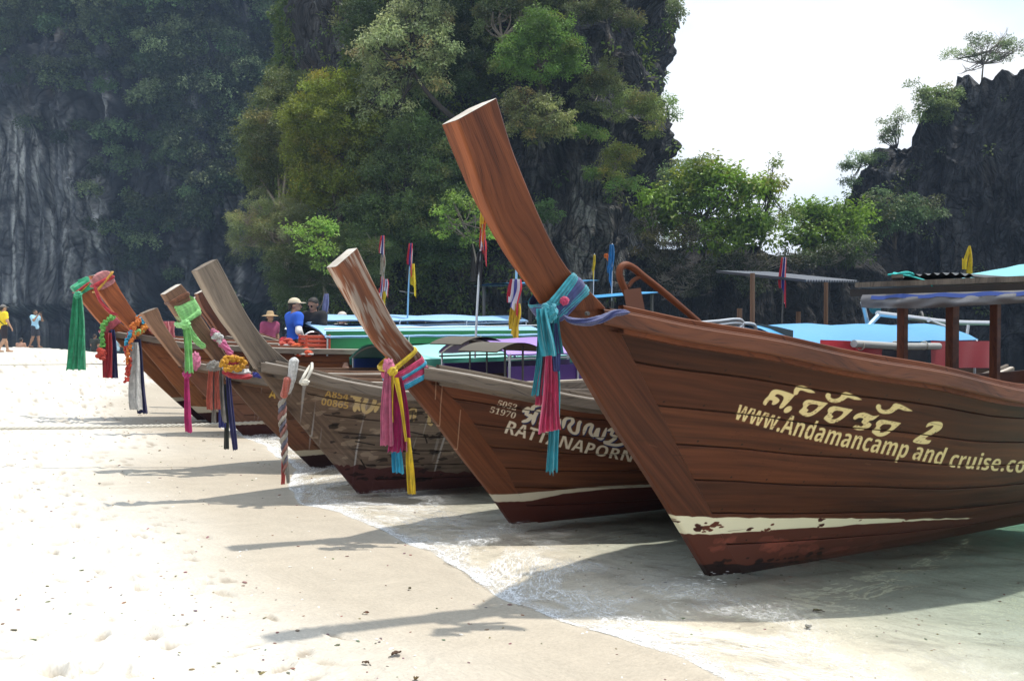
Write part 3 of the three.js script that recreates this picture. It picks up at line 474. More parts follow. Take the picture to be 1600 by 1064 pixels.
function instances(name, kind, list, parent, mat = leafMat) { // list of [x,y,z,scale,color,flat]
  const g = CL[kind][list.length % 2], m = new THREE.InstancedMesh(g, mat, list.length); m.name = parent === scene ? numbered(name) : name; const R = rng(list.length + 17);
  list.forEach(([x, y, z, s, c, fl], i) => { _e.set((R() - 0.5) * 0.9, R() * 6.283, (R() - 0.5) * 0.9); _m.compose(V(x, y, z), _q.setFromEuler(_e), V(s, s * (fl || 0.85), s)); m.setMatrixAt(i, _m); m.setColorAt(i, c); });
  m.castShadow = m.receiveShadow = true; m.userData.kind = 'stuff'; parent.add(m); return m;
}
// a tree: lobes and trunk are given where the photograph shows them, at one distance; lobes get depth of their own
function tree(o) {
  const R = rng(o.seed), D = o.d, k = D / FPX, b0 = atZ(o.trunk[0][0], o.trunk[0][1], D + (o.trunk[0][2] || 0)), T = thing(o.name || 'tree', o.label, o.cat || 'tree', o.group, [b0.x, b0.y, b0.z]);
  const L = o.lobes.map(([x, y, rx, ry, dz]) => { const p = atZ(x, y, D + (dz ?? (R() - 0.5) * Math.min(rx, ry) * k * 1.2)).sub(b0); return { p, rx: rx * k, ry: ry * k, rz: Math.min(rx, ry) * k * 0.9 }; });
  const tr = o.trunk.map(([x, y, dz]) => atZ(x, y, D + (dz || 0)).sub(b0)), r0 = (o.r || 4) * k, parts = [];
  if (tr.length > 1) parts.push(tube(tr, (t) => r0 * (1 - 0.65 * t), 7));
  const crownPts = [], tip = tr[tr.length - 1], mid = tr[Math.max(0, tr.length - 2)];
  for (const l of L) {
    const nb = o.limbs ?? 2;
    for (let q = 0; q < nb; q++) { const from = R() < 0.5 ? tip : mid, a = R() * 6.283, to = l.p.clone().add(V(Math.cos(a) * l.rx * 0.6 * R(), (R() - 0.35) * l.ry * 0.9, Math.sin(a) * l.rz * 0.6)), m1 = from.clone().lerp(to, 0.5).add(V((R() - 0.5) * l.rx * 0.5, -l.ry * 0.18, (R() - 0.5) * l.rx * 0.4)); parts.push(tube([from, m1, to], (t) => r0 * (o.limbR ?? 0.45) * (1 - 0.8 * t) + 0.008, 5));
      for (let w = 0; w < (o.twigs ?? 2); w++) { const st = m1.clone().lerp(to, R()), d2 = V(R() - 0.5, R() * 0.7 - 0.1, R() - 0.5).multiplyScalar(l.rx * 1.1); parts.push(tube([st, st.clone().addScaledVector(d2, 0.55).add(V(0, -0.03, 0)), st.clone().add(d2)], (t) => r0 * 0.16 * (1 - 0.8 * t) + 0.006, 4)); } }
    const lt = 0.75 + 0.5 * R(), s = (o.size || 12) * k * 1.1, area = 4 * Math.PI * Math.pow((Math.pow(l.rx * l.ry, 1.6) + Math.pow(l.rx * l.rz, 1.6) + Math.pow(l.ry * l.rz, 1.6)) / 3, 1 / 1.6), n = Math.max(4, Math.round((o.dens || 1) * area / (s * s) * 0.26));
    for (let i = 0; i < n; i++) { // tufts of leaves at the ends of the twigs, each of its own tone
      const a = R() * 6.283, z = R() * 2 - 1, ss = Math.sqrt(1 - z * z), rr = 0.6 + 0.42 * Math.pow(R(), 0.7), c = V(l.p.x + Math.cos(a) * ss * rr * l.rx, l.p.y + z * rr * l.ry, l.p.z + Math.sin(a) * ss * rr * l.rz), pt = (0.6 + 0.75 * R()) * lt * (o.gain ?? 2.0), yl = R() < (o.yellow ?? 0.08) ? 1.35 : 0.92 + 0.16 * R();
      if (N3(c.x * 0.6 / s, c.y * 0.6 / s, (c.z + o.seed) * 0.6 / s) < (o.gap ?? -0.28)) continue;
      const pr = s * (1.0 + 0.8 * R()), m = 5 + Math.round(3 * R());
      for (let q = 0; q < m; q++) { const b = R() * 6.283, y = R() * 1.5 - 0.5, h = Math.sqrt(Math.max(0, 1 - y * y)), t = pt * (0.88 + 0.24 * R()); crownPts.push([c.x + Math.cos(b) * h * pr, c.y + y * pr * 0.7, c.z + Math.sin(b) * h * pr, s * (0.6 + 0.45 * R()), C(o.col[0] * t * yl, o.col[1] * t, o.col[2] * t)]); }
    }
  }
  if (parts.length) mesh('trunk', parts, o.bark || barkMat, T);
  if (crownPts.length) instances('crown', o.leaf || 'mid', crownPts, T, o.mat || leafMat);
  return T;
}

const GREEN = [0.075, 0.125, 0.030], OLIVE = [0.105, 0.120, 0.022], GREYG = [0.085, 0.098, 0.045], BRIGHT = [0.14, 0.22, 0.040], DARKG = [0.035, 0.060, 0.022];
const onCliff = 'trees growing on the limestone cliffs';
// big trees on the left shoulder of the tower
tree({ label: 'tall airy tree with pale leaves leaning out from the top of the tower', group: onCliff, seed: 1, d: 46, trunk: [[742, 205, 2], [700, 178], [668, 145], [645, 110], [632, 80]], r: 6, lobes: [[635, 45, 50, 42], [600, 85, 42, 45], [672, 70, 45, 38], [640, 120, 65, 35], [595, 125, 35, 38], [690, 105, 30, 30], [660, 20, 40, 25], [615, 165, 40, 22], [575, 175, 22, 20]], size: 9, leaf: 'mid', col: [0.19, 0.22, 0.10], dens: 0.6, gap: -0.05, limbs: 3, twigs: 3, bark: barkDark });
tree({ label: 'dense yellowish olive tree, the fullest crown left of the tower', group: onCliff, seed: 2, d: 47, trunk: [[535, 400], [530, 330], [520, 240]], r: 6, lobes: [[520, 150, 52, 38], [490, 190, 48, 40], [545, 190, 50, 42], [480, 240, 38, 40], [520, 235, 58, 45], [560, 235, 30, 40], [500, 290, 50, 38], [545, 285, 42, 36], [480, 305, 35, 26]], size: 8, leaf: 'fine', col: [0.125, 0.15, 0.018], gain: 1.9, dens: 1.1, yellow: 0.12 });
tree({ label: 'greyish olive tree rising behind the yellowish olive tree', group: onCliff, seed: 3, d: 51, trunk: [[450, 420], [440, 330], [432, 240]], r: 6, lobes: [[460, 140, 42, 32], [425, 175, 38, 38], [410, 220, 36, 38], [445, 215, 46, 48], [425, 270, 42, 38], [398, 262, 24, 26], [470, 180, 40, 40]], size: 8, leaf: 'fine', col: [0.085, 0.105, 0.034], dens: 0.85, limbs: 3, twigs: 4, bark: barkPale });
tree({ name: 'bush', cat: 'bush', label: 'feathery grey green bush with bare pale twigs overhanging the water', group: 'bushes at the foot of the tower', seed: 4, d: 45, trunk: [[480, 400], [450, 385], [425, 370]], r: 3, lobes: [[415, 330, 42, 26], [390, 355, 34, 22], [380, 378, 24, 14], [435, 365, 40, 28], [372, 340, 12, 8], [455, 335, 35, 25]], size: 8, leaf: 'feather', col: [0.13, 0.155, 0.06], dens: 0.7, limbs: 7, twigs: 5, limbR: 0.4, bark: barkPale, gap: -0.15 });
tree({ label: 'dark green tree filling the hollow below the airy pale tree', group: onCliff, seed: 5, d: 46, trunk: [[640, 440], [640, 360], [630, 300]], r: 6, lobes: [[600, 270, 48, 45], [650, 255, 50, 40], [690, 290, 45, 40], [610, 330, 55, 42], [665, 335, 55, 42], [570, 350, 45, 35], [700, 235, 40, 35], [640, 205, 40, 25]], size: 9, leaf: 'fine', col: [0.075, 0.11, 0.034], dens: 0.95, bark: barkDark });
tree({ label: 'dark green tree overhanging the rock beside the tall prow', group: onCliff, seed: 6, d: 47, trunk: [[740, 440], [738, 380], [730, 330]], r: 5, lobes: [[725, 300, 40, 36], [700, 345, 45, 40], [745, 345, 38, 40], [760, 290, 30, 34], [690, 390, 40, 30], [745, 240, 35, 32]], size: 9, leaf: 'mid', col: [0.06, 0.10, 0.034], dens: 0.8, bark: barkDark });
tree({ name: 'bush', cat: 'bush', label: 'dark bush above the cave mouth behind the people', group: 'bushes at the foot of the tower', seed: 7, d: 44, trunk: [[510, 490], [505, 440], [500, 400]], r: 4, lobes: [[495, 395, 45, 32], [450, 415, 34, 30], [540, 400, 42, 35], [480, 440, 40, 30], [530, 440, 40, 28], [445, 450, 22, 22], [580, 400, 35, 35]], size: 8, leaf: 'feather', col: [0.05, 0.075, 0.022], dens: 1.0, bark: barkPale, limbs: 4, twigs: 4 });
tree({ name: 'sapling', cat: 'sapling', label: 'slim sapling with bright round leaves in front of the dark bush', group: 'saplings with bright leaves', seed: 8, d: 42, trunk: [[520, 430], [500, 395], [478, 365]], r: 1.6, lobes: [[462, 362, 20, 10], [487, 352, 18, 8], [495, 385, 18, 14], [480, 400, 14, 14], [507, 350, 10, 8], [500, 420, 14, 14]], size: 8, leaf: 'broad', col: BRIGHT, dens: 0.5, limbs: 3 });
tree({ name: 'sapling', cat: 'sapling', label: 'bare stemmed sapling with bright leaf tufts beside the flag poles', group: 'saplings with bright leaves', seed: 9, d: 42, trunk: [[748, 430], [738, 380], [725, 350]], r: 1.8, lobes: [[692, 333, 16, 7], [700, 350, 12, 6], [706, 312, 10, 6], [738, 318, 20, 10], [752, 340, 16, 10], [692, 362, 12, 6], [765, 365, 14, 9], [740, 375, 12, 8]], size: 7, leaf: 'broad', col: BRIGHT, dens: 0.55, limbs: 3, bark: barkPale });
tree({ label: 'bright green bushy tree on the upper ledge of the tower', group: onCliff, seed: 10, d: 45, trunk: [[850, 150, 2], [845, 110], [840, 80]], r: 5, lobes: [[848, 45, 38, 26], [820, 78, 36, 28], [875, 80, 38, 30], [795, 98, 24, 30], [845, 105, 40, 24], [900, 100, 22, 14], [870, 50, 28, 22]], size: 8, leaf: 'fine', col: [0.105, 0.18, 0.035], gain: 1.8, dens: 1.05 });
tree({ label: 'grey green tree with bare twigs at the top of the tower', group: onCliff, seed: 11, d: 48, trunk: [[790, 90], [785, 60], [780, 35]], r: 4, lobes: [[772, 20, 30, 18], [795, 12, 34, 20], [755, 45, 16, 20], [820, 18, 30, 20], [840, -5, 40, 20]], size: 8, leaf: 'fine', col: [0.095, 0.12, 0.045], dens: 0.8, limbs: 3, twigs: 4, bark: barkPale });
tree({ name: 'bush', cat: 'bush', label: 'pale olive bush hanging on the rock just below the bright bushy tree', group: 'bushes clinging to the rock face', seed: 12, d: 44, trunk: [[850, 230, 2], [840, 200], [835, 180]], r: 2.5, lobes: [[825, 160, 34, 22], [855, 178, 34, 24], [805, 185, 18, 22], [838, 205, 30, 16], [872, 200, 14, 14]], size: 8, leaf: 'mid', col: [0.125, 0.135, 0.05], dens: 0.7, limbs: 3, twigs: 3, bark: barkPale });
tree({ label: 'dark green tree in the upper cleft left of the bright bushy tree', group: onCliff, seed: 13, d: 50, trunk: [[740, 190], [735, 140], [735, 80]], r: 5, lobes: [[730, 60, 36, 40], [765, 85, 30, 30], [740, 120, 36, 36], [700, 30, 30, 36], [775, 135, 24, 26], [560, 40, 30, 36]], size: 8, leaf: 'fine', col: [0.045, 0.068, 0.024], dens: 0.85, bark: barkDark });
const FB = 'bushes clinging to the rock face';
for (const [seed, label, lobes, col, leaf] of [
  [20, 'little bright bush alone on the dark middle of the rock face', [[915, 208, 14, 8], [932, 212, 12, 8], [905, 204, 8, 6]], [0.12, 0.19, 0.04], 'mid'], [21, 'small round bright bush under the lone bush on the rock', [[922, 272, 7, 8], [928, 276, 6, 6]], [0.12, 0.19, 0.04], 'mid'],
  [22, 'yellowish green bush at mid height on the right of the rock face', [[965, 245, 24, 14], [980, 238, 14, 10], [950, 262, 12, 10], [955, 275, 16, 9]], [0.145, 0.165, 0.035], 'mid'], [23, 'low spreading bush beside the right foot of the tower', [[970, 292, 30, 12], [990, 282, 14, 8], [960, 305, 14, 8]], [0.10, 0.165, 0.04], 'mid'],
  [24, 'loose twiggy bush near the right edge of the tower', [[985, 160, 28, 16], [1010, 165, 22, 18], [965, 178, 18, 10], [1022, 192, 12, 22]], [0.12, 0.15, 0.045], 'mid'], [25, 'small bush hanging off the right edge of the tower against the sky', [[1042, 165, 8, 14], [1048, 180, 6, 8]], [0.10, 0.15, 0.045], 'mid'],
  [26, 'pale bush high on the right of the tower', [[935, 115, 26, 22], [918, 140, 20, 14], [950, 135, 22, 16], [925, 165, 18, 10]], [0.10, 0.12, 0.042], 'mid'], [27, 'green bush in the dark notch beside the scarf of the tallest prow', [[850, 328, 20, 12], [865, 340, 14, 8]], [0.075, 0.13, 0.04], 'mid'],
  [28, 'tuft at the very top right edge of the tower', [[1058, 22, 7, 14], [1060, 10, 6, 8]], [0.09, 0.12, 0.05], 'mid'], [29, 'wide dark bush across the top of the tower', [[945, 14, 34, 16], [985, 30, 20, 12], [905, 22, 22, 16]], [0.075, 0.09, 0.036], 'fine'],
]) tree({ name: 'bush', cat: 'bush', label, group: FB, seed, d: 46, trunk: [[lobes[0][0] + 4, lobes[0][1] + 22, 2.4], [lobes[0][0], lobes[0][1] + 6]], r: 1.5, lobes, size: 6.5, leaf, col, dens: 0.9, limbs: 2, twigs: 2, bark: barkPale });
// shrubs of the saddle, lit from behind
const SB = 'bright shrubs on the rocky saddle';
tree({ name: 'shrub', cat: 'shrub', label: 'broad sunlit shrub with large light green leaves right of the tower', group: SB, seed: 40, d: 46, trunk: [[1100, 415, 1.5], [1100, 370], [1095, 340]], r: 2.5, lobes: [[1060, 300, 36, 26], [1100, 285, 36, 26], [1140, 300, 38, 30], [1090, 335, 48, 32], [1150, 340, 40, 32], [1040, 335, 30, 26], [1120, 268, 26, 16], [1178, 290, 22, 20], [1120, 368, 50, 22], [1180, 360, 26, 24], [1060, 362, 36, 22], [1030, 310, 20, 18]], size: 12, leaf: 'broad', col: [0.16, 0.25, 0.028], gain: 1.35, dens: 0.9, limbs: 4, twigs: 3, yellow: 0.15, gap: -0.22 });
tree({ name: 'shrub', cat: 'shrub', label: 'bluish green shrub behind the broad sunlit shrub, close to the tower', group: SB, seed: 41, d: 50, trunk: [[1060, 330], [1060, 290]], r: 2, lobes: [[1070, 268, 32, 18], [1095, 262, 22, 14], [1050, 280, 20, 16]], size: 8, leaf: 'mid', col: [0.09, 0.135, 0.05], dens: 0.7, limbs: 3 });
tree({ name: 'shrub', cat: 'shrub', label: 'thin airy shrub reaching up against the white sky', group: SB, seed: 42, d: 46, trunk: [[1182, 410, 1], [1195, 350], [1202, 300]], r: 1.8, lobes: [[1205, 260, 8, 20], [1215, 300, 20, 24], [1190, 310, 18, 20], [1225, 335, 16, 16], [1200, 345, 22, 18], [1210, 282, 12, 16], [1180, 350, 18, 16]], size: 8, leaf: 'broad', col: [0.15, 0.21, 0.05], dens: 0.42, limbs: 4, twigs: 4, gap: -0.1 });
tree({ name: 'shrub', cat: 'shrub', label: 'sunlit shrub in the gap between the saddle and the right crag', group: SB, seed: 43, d: 50, trunk: [[1300, 410, 1], [1298, 375], [1295, 355]], r: 2, lobes: [[1270, 345, 28, 22], [1310, 338, 32, 22], [1290, 368, 44, 24], [1248, 378, 26, 16], [1338, 352, 24, 24], [1265, 326, 18, 10], [1325, 378, 26, 16]], size: 11, leaf: 'broad', col: [0.17, 0.27, 0.03], gain: 1.35, dens: 0.9, limbs: 5, twigs: 3, yellow: 0.15 });
tree({ name: 'shrub', cat: 'shrub', label: 'twiggy brownish thicket under the broad sunlit shrub', group: SB, seed: 44, d: 45, trunk: [[1030, 420, 1], [1030, 380]], r: 1.5, lobes: [[1015, 345, 24, 34], [1045, 375, 30, 24], [1090, 375, 36, 18], [1010, 385, 18, 20]], size: 7, leaf: 'fine', col: [0.07, 0.07, 0.022], gain: 1.2, dens: 0.4, limbs: 7, twigs: 6, bark: barkPale });
tree({ name: 'shrub', cat: 'shrub', label: 'tangle of roots and small leaves hanging over the rocks above the corrugated roof', group: SB, seed: 50, d: 45, trunk: [[1195, 395, 1], [1180, 410], [1170, 430]], r: 1.4, lobes: [[1160, 405, 34, 16], [1200, 412, 30, 14], [1130, 415, 30, 18], [1235, 408, 22, 10], [1175, 440, 26, 14]], size: 8, leaf: 'mid', col: [0.045, 0.055, 0.018], gain: 1.1, dens: 0.5, limbs: 7, twigs: 5, bark: barkPale });
tree({ name: 'shrub', cat: 'shrub', label: 'low dark green growth along the rocks below the gap', group: SB, seed: 51, d: 47, trunk: [[1290, 405, 1], [1290, 415]], r: 1.2, lobes: [[1275, 402, 34, 12], [1315, 400, 30, 14], [1240, 400, 18, 10], [1340, 385, 16, 20]], size: 8, leaf: 'mid', col: [0.05, 0.075, 0.02], gain: 1.2, dens: 0.7, limbs: 4, twigs: 4, bark: barkPale });
tree({ name: 'shrub', cat: 'shrub', label: 'brown leafless creepers hanging down the rock left of the corrugated roof', group: SB, seed: 52, d: 45, trunk: [[1060, 400, 1], [1065, 420], [1070, 450]], r: 1.4, lobes: [[1050, 420, 34, 22], [1085, 440, 28, 26], [1030, 440, 24, 22], [1110, 425, 26, 20]], size: 7, leaf: 'mid', col: [0.045, 0.05, 0.02], gain: 1.1, dens: 0.3, limbs: 8, twigs: 6, bark: barkPale });
tree({ name: 'shrub', cat: 'shrub', label: 'dull green shrub at the foot of the right crag', group: SB, seed: 45, d: 56, trunk: [[1400, 390], [1400, 350]], r: 2, lobes: [[1375, 325, 24, 24], [1405, 335, 34, 26], [1370, 350, 22, 20], [1445, 325, 28, 18], [1425, 350, 30, 14]], size: 9, leaf: 'mid', col: [0.075, 0.115, 0.045], dens: 0.85 });
tree({ label: 'bare limbed tree on the crest of the right crag against the sky', group: onCliff, seed: 46, d: 62, trunk: [[1535, 128, 1], [1538, 100], [1545, 80]], bark: barkPale, r: 1.5, lobes: [[1530, 75, 34, 16], [1570, 60, 30, 14], [1500, 90, 22, 12], [1555, 90, 38, 14], [1590, 80, 22, 18], [1510, 112, 18, 8]], size: 7, leaf: 'fine', col: [0.14, 0.18, 0.085], dens: 0.4, limbs: 6, twigs: 5, limbR: 0.55, gap: 0.0 });
tree({ name: 'bush', cat: 'bush', label: 'olive bush just below the left crest of the right crag', group: 'bushes on the right crag', seed: 47, d: 60, trunk: [[1470, 175, 1], [1462, 155]], r: 1.8, lobes: [[1440, 140, 16, 14], [1462, 160, 26, 22], [1480, 150, 20, 18], [1445, 175, 18, 14], [1490, 185, 20, 14]], size: 7, leaf: 'mid', col: [0.12, 0.16, 0.055], dens: 0.65, limbs: 3 });
tree({ name: 'bush', cat: 'bush', label: 'thin leafless looking bush on the step of the right crag', group: 'bushes on the right crag', seed: 48, d: 62, trunk: [[1402, 232, 1], [1398, 210]], r: 1.6, lobes: [[1392, 200, 18, 16], [1405, 185, 12, 12], [1378, 215, 12, 8]], size: 6, leaf: 'mid', col: [0.14, 0.18, 0.085], dens: 0.4, limbs: 6, twigs: 4 });
tree({ name: 'bush', cat: 'bush', label: 'low bush sticking out left from the right crag', group: 'bushes on the right crag', seed: 49, d: 62, trunk: [[1356, 258, 1], [1348, 252]], r: 1.3, lobes: [[1345, 250, 18, 9], [1330, 262, 12, 7], [1365, 246, 12, 7], [1328, 285, 8, 5]], size: 6, leaf: 'mid', col: [0.09, 0.13, 0.05], dens: 0.7, limbs: 4 });
// undergrowth on the tower and the forest on the far wall
{
  const R = rng(900), list = []; const c = planCurve(TOWER.plan);
  for (let i = 0; i < 26000; i++) {
    const u = 0.16 + 0.68 * R(), h = 1.5 + 27 * R(), p = c.getPointAt(u), t = c.getTangentAt(u), px = 800 + p.x / -p.z * FPX, py = 508 - (h - EYE) / -p.z * FPX;
    let want = px < 560 ? 0.75 : px < 770 ? 0.85 : px < 880 ? 0.16 : 0.025; if (px > 790 && py > 150 && py < 450) want *= 0.35; if (px < 550 && py < 120 && px > 470) want *= 0.04; if (py > 415) want *= 0.45;
    if (R() > want * (0.4 + 1.3 * smooth(-0.15, 0.3, fbm(p.x * 0.35, h * 0.35, p.z * 0.35, 3)))) continue;
    const n = V(-t.z, 0, t.x).normalize(), q = V(p.x, h, p.z).addScaledVector(n, TOWER.lean(h, u)); const d = karst(q) - 0.7 + 0.25 + 0.3 * R(); q.addScaledVector(n, d);
    const k = 0.6 + 0.7 * R(), y = R(); list.push([q.x, q.y, q.z, 0.26 + 0.3 * R(), C((0.090 + 0.09 * y) * k, (0.165 + 0.07 * y) * k, 0.042 * k)]);
  }
  const c2 = planCurve(CRAG.plan); // and tufts on the crag to the right
  for (let i = 0; i < 5200; i++) { const u = 0.12 + 0.6 * R(), p = c2.getPointAt(u), t = c2.getTangentAt(u), top = CRAG.top(u, p), h = 2 + (top - 2.3) * R(), px = 800 + p.x / -p.z * FPX; if (R() > (0.10 + 0.8 * smooth(1470, 1360, px)) * smooth(-0.05, 0.35, fbm(p.x * 0.4, h * 0.4, p.z * 0.4 + 9, 3))) continue; const n = V(-t.z, 0, t.x).normalize(), q = V(p.x, h, p.z).addScaledVector(n, CRAG.lean(h, u, top)); q.addScaledVector(n, CRAG.disp(q, h, u, top) + 0.2); const k = 0.6 + 0.7 * R(), y = R(); list.push([q.x, q.y, q.z, 0.26 + 0.3 * R(), C((0.075 + 0.07 * y) * k, (0.125 + 0.06 * y) * k, 0.05 * k)]); }
  tag(instances('undergrowth', 'mid', list, scene, leafMat), 'green undergrowth growing over the limestone tower and crag', null, null, 'stuff');
}
{
  const R = rng(901), list = [], c = planCurve(FAR.plan);
  for (let i = 0; i < 3600; i++) {
    const u = 0.16 + 0.8 * R(), h = 4 + 62 * Math.pow(R(), 0.9), p = c.getPointAt(u), t = c.getTangentAt(u), px = 800 + p.x / -p.z * FPX, py = 508 - (h - EYE) / -p.z * FPX;
    let want = 0.2 + 0.75 * smooth(-60, 230, px - (py - 190) * 0.35) + (py < 130 ? 0.3 : 0) - 0.5 * smooth(330, 450, py) - 0.55 * smooth(200, 240, py) * smooth(250, 120, px);
    if (px > 40 && px < 130 && py > 60 && py < 200) want *= 0.35;
    if (R() > want * (0.35 + 1.5 * smooth(-0.2, 0.3, fbm(p.x * 0.08, h * 0.08, p.z * 0.08, 3)))) continue;
    const n = V(-t.z, 0, t.x).normalize(), q = V(p.x, h, p.z).addScaledVector(n, FAR.lean(h)); q.addScaledVector(n, FAR.disp(q, h) + 0.5);
    const cr = 1.0 + 2.3 * R() * R() + (h > 30 ? 0.6 : 0), tone = 0.18 + 1.7 * R() * R(), gy = R(), m = Math.round(10 + cr * 9);
    for (let k = 0; k < m; k++) { const a = R() * 6.283, z = R() * 1.15 - 0.15, s = Math.sqrt(Math.max(0, 1 - z * z)), r = cr * (0.75 + 0.3 * R()), tt = tone * (0.8 + 0.4 * R()); list.push([q.x + Math.cos(a) * s * r, q.y + z * r * 0.75 + cr * 0.3, q.z + Math.sin(a) * s * r, 0.6 + 0.35 * R(), C((0.075 + 0.12 * gy) * tt, (0.150 + 0.09 * gy) * tt, (0.050 + 0.06 * gy) * tt)]); }
  }
  tag(instances('forest', 'mass', list, scene, leafShade), 'dark forest covering the far limestone cliff', null, null, 'stuff');
  console.log('forest clumps', list.length);
}

// ---------------------------------------------------------------- the boats, nearest first
const z7 = (x, y) => [1080 + x / 2.956, 560 + y / 2.956], z6 = (x, y) => [720 + x / 3.13, 580 + y / 3.13], z8 = (x, y) => [360 + x / 3.548, 560 + y / 3.548], z1 = (x, y) => [x / 3.129, 380 + y / 3.129];
const TEAKW = [[0.016, 0.0042, 0.0018], [0.104, 0.032, 0.012]];
const boatI = new Boat({
  label: 'polished brown teak longtail boat lettered in cream with a web address, nearest the camera', base: [1110, 893], turn: 38, near: true, seed: 101, wmax: 1.12, A: 3.4, pw: 2.2, b0: 0.10, len: 10, planks: 7, round: 0.60,
  lead: [[1108, 891], [1059, 808], [1008, 727], [963, 660], [916, 580], [890, 537], [867, 503]], band: [[1148, 887], [1119, 836], [1103, 800], [1062, 724], [1027, 650], [990, 580], [960, 520], [945, 487]],
  sheer: [[942, 486], [1000, 497], [1080, 514], [1210, 535], [1340, 563], [1470, 584], [1600, 613]], aft: null,
  leadUp: [[873, 512], [857, 475], [806, 397], [770, 327], [749, 280], [714, 188]], trail: [[950, 488], [931, 466], [916, 451], [890, 423], [871, 393], [848, 346], [822, 284], [801, 230], [777.5, 153]], tones: [1, 0.95, 0.85, 1.2, 1.3, 0.85, 0.75, 0.95], tipT: 0.072, footT: 0.012, footT2: 0.09,
  range: [-2.0, 5.2, -0.45, 1.9], tex: [2048, 668], wood: TEAKW, mat: M.teak, deckMat: M.teakOld, railMat: M.teakOld, rough: 0.5, coat: 0.12, scuffs: 130, coamH: 0.06, endMat: M.pale,
  paint(ctx, b, R) {
    const cream = '#d3bf8a';
    letters(ctx, b, 'www.Andamancamp and cruise.com', [[1146, 654], [1225, 677], [1300, 695], [1433, 719], [1494, 731], [1575, 737], [1625, 741]], 21, 17, 0.30, cream);
    const poly = (pts, hole, dx = 0, dy = 0) => { ctx.fillStyle = cream; ctx.beginPath(); for (const l of [pts, hole]) if (l) { const n = l.length, P = l.map(([x, y]) => b.pt(...z7(x + dx, y + dy))); for (let k = 0; k < n; k++) { const a = P[k], c = P[(k + 1) % n], m = [(a[0] + c[0]) / 2, (a[1] + c[1]) / 2]; k ? ctx.quadraticCurveTo(...a, ...m) : ctx.moveTo(...m); } const m0 = [(P[0][0] + P[1][0]) / 2, (P[0][1] + P[1][1]) / 2]; ctx.quadraticCurveTo(...P[0], ...m0); ctx.closePath(); } ctx.fill('evenodd'); };
    const flick = [[474, 162], [478, 136], [508, 121], [545, 134], [576, 158], [576, 160], [542, 159], [515, 146], [500, 150], [494, 168], [476, 170]], oO = [[494, 246], [522, 224], [514, 208], [536, 188], [572, 194], [634, 206], [634, 208], [568, 265], [528, 272], [508, 258]], oH = [[552, 210], [600, 214], [558, 252], [530, 250], [548, 238], [532, 230], [542, 220]], wing = [[620, 170], [634, 156], [650, 166], [644, 180], [664, 189], [690, 180], [706, 153], [736, 158], [792, 190], [792, 192], [752, 192], [728, 178], [710, 192], [688, 204], [652, 206], [628, 192]];
    poly([[328, 210], [344, 184], [358, 174], [370, 150], [390, 141], [430, 149], [480, 168], [480, 172], [424, 234], [400, 230], [438, 180], [400, 162], [384, 174], [402, 180], [414, 196], [386, 217], [370, 213], [380, 196], [364, 191], [352, 206], [344, 220]]); poly(flick); poly(oO, oH); poly(wing); poly(oO, oH, 115, 30); poly(wing, null, 233, 52); poly(oO, oH, 338, 92);
    poly([[746, 276], [764, 256], [800, 247], [822, 256], [846, 268], [872, 261], [872, 263], [842, 287], [814, 290], [838, 302], [832, 316], [796, 334], [758, 331], [746, 315], [770, 304], [786, 317], [802, 306], [784, 294], [802, 278], [776, 272], [760, 286]]);
    poly([[1082, 322], [1094, 297], [1124, 289], [1168, 294], [1162, 326], [1130, 346], [1072, 372], [1112, 378], [1112, 380], [1096, 399], [1020, 389], [1034, 370], [1104, 331], [1126, 311], [1108, 309]]);
    { const [x, y] = b.pt(...z7(448, 236)); ctx.beginPath(); ctx.arc(x, y, 6.5, 0, 7); ctx.fill(); }
    under(ctx, b, [[1060, 812], [1147, 830], [1283, 823], [1418, 815], [1520, 810]], '#502a1e', R, 2);
    band(ctx, b, [[1060, 808], [1120, 809], [1323, 809.5], [1420, 811], [1520, 809.5]], [[1066, 840], [1090, 838], [1147, 832], [1283, 824], [1418, 815], [1520, 810]], '#d4cdae', 3, R);
    for (const [x, y, n, s] of [[1100, 822, 6, 5], [1110, 826, 6, 6], [1122, 822, 4, 4], [1200, 826, 5, 4], [1285, 817, 5, 4], [1345, 812, 4, 3], [1068, 822, 5, 3], [1172, 829, 3, 3], [1420, 812, 4, 3]]) flakes(ctx, R, null, n, s, R() < 0.5 ? '#3a1a12' : '#542a1c', (q) => { const [a, c] = b.pt(x, y); return [a + (q() - 0.5) * 26, c + (q() - 0.5) * 16]; });
    { ctx.fillStyle = 'rgba(20,13,11,0.8)'; ctx.beginPath(); for (let i = 0; i <= 40; i++) { const L = -0.1 + i * 0.035, p = b.map(L, b.keelAt(L) + (0.085 + 0.03 * N3(L * 6, 1, 1)) * (1 - i / 44)); i ? ctx.lineTo(...p) : ctx.moveTo(...p); } for (let i = 40; i >= 0; i--) { const L = -0.1 + i * 0.035; ctx.lineTo(...b.map(L, b.keelAt(L) - 0.1)); } ctx.closePath(); ctx.fill(); } flakes(ctx, R, null, 26, 5, 'rgba(20,10,9,0.7)', (q) => { const f = q(); const [a, c] = b.pt(1118 + f * 170, 888 - f * 22 - q() * q() * 14); return [a, c]; }); for (let i = 0; i < 1500; i++) { const [a, c] = b.pt(1140 + R() * 460, 620 + R() * 125); ctx.fillStyle = `rgba(60,26,14,${0.15 + 0.4 * R()})`; ctx.fillRect(a, c, 1 + R() * 5, 0.6 + R() * 1.2); } for (let s = 0; s < 8; s++) for (let i = 0; i < 24; i++) { const L = -0.9 + i * 0.27 + 0.05 * R(), y = b.y(L, (s + 0.12) / 7); if (L > b.Lt(y) + 0.04) { const [a, c] = b.map(L, y); ctx.fillStyle = 'rgba(14,7,5,0.75)'; ctx.beginPath(); ctx.arc(a, c, 1.7, 0, 7); ctx.fill(); } }
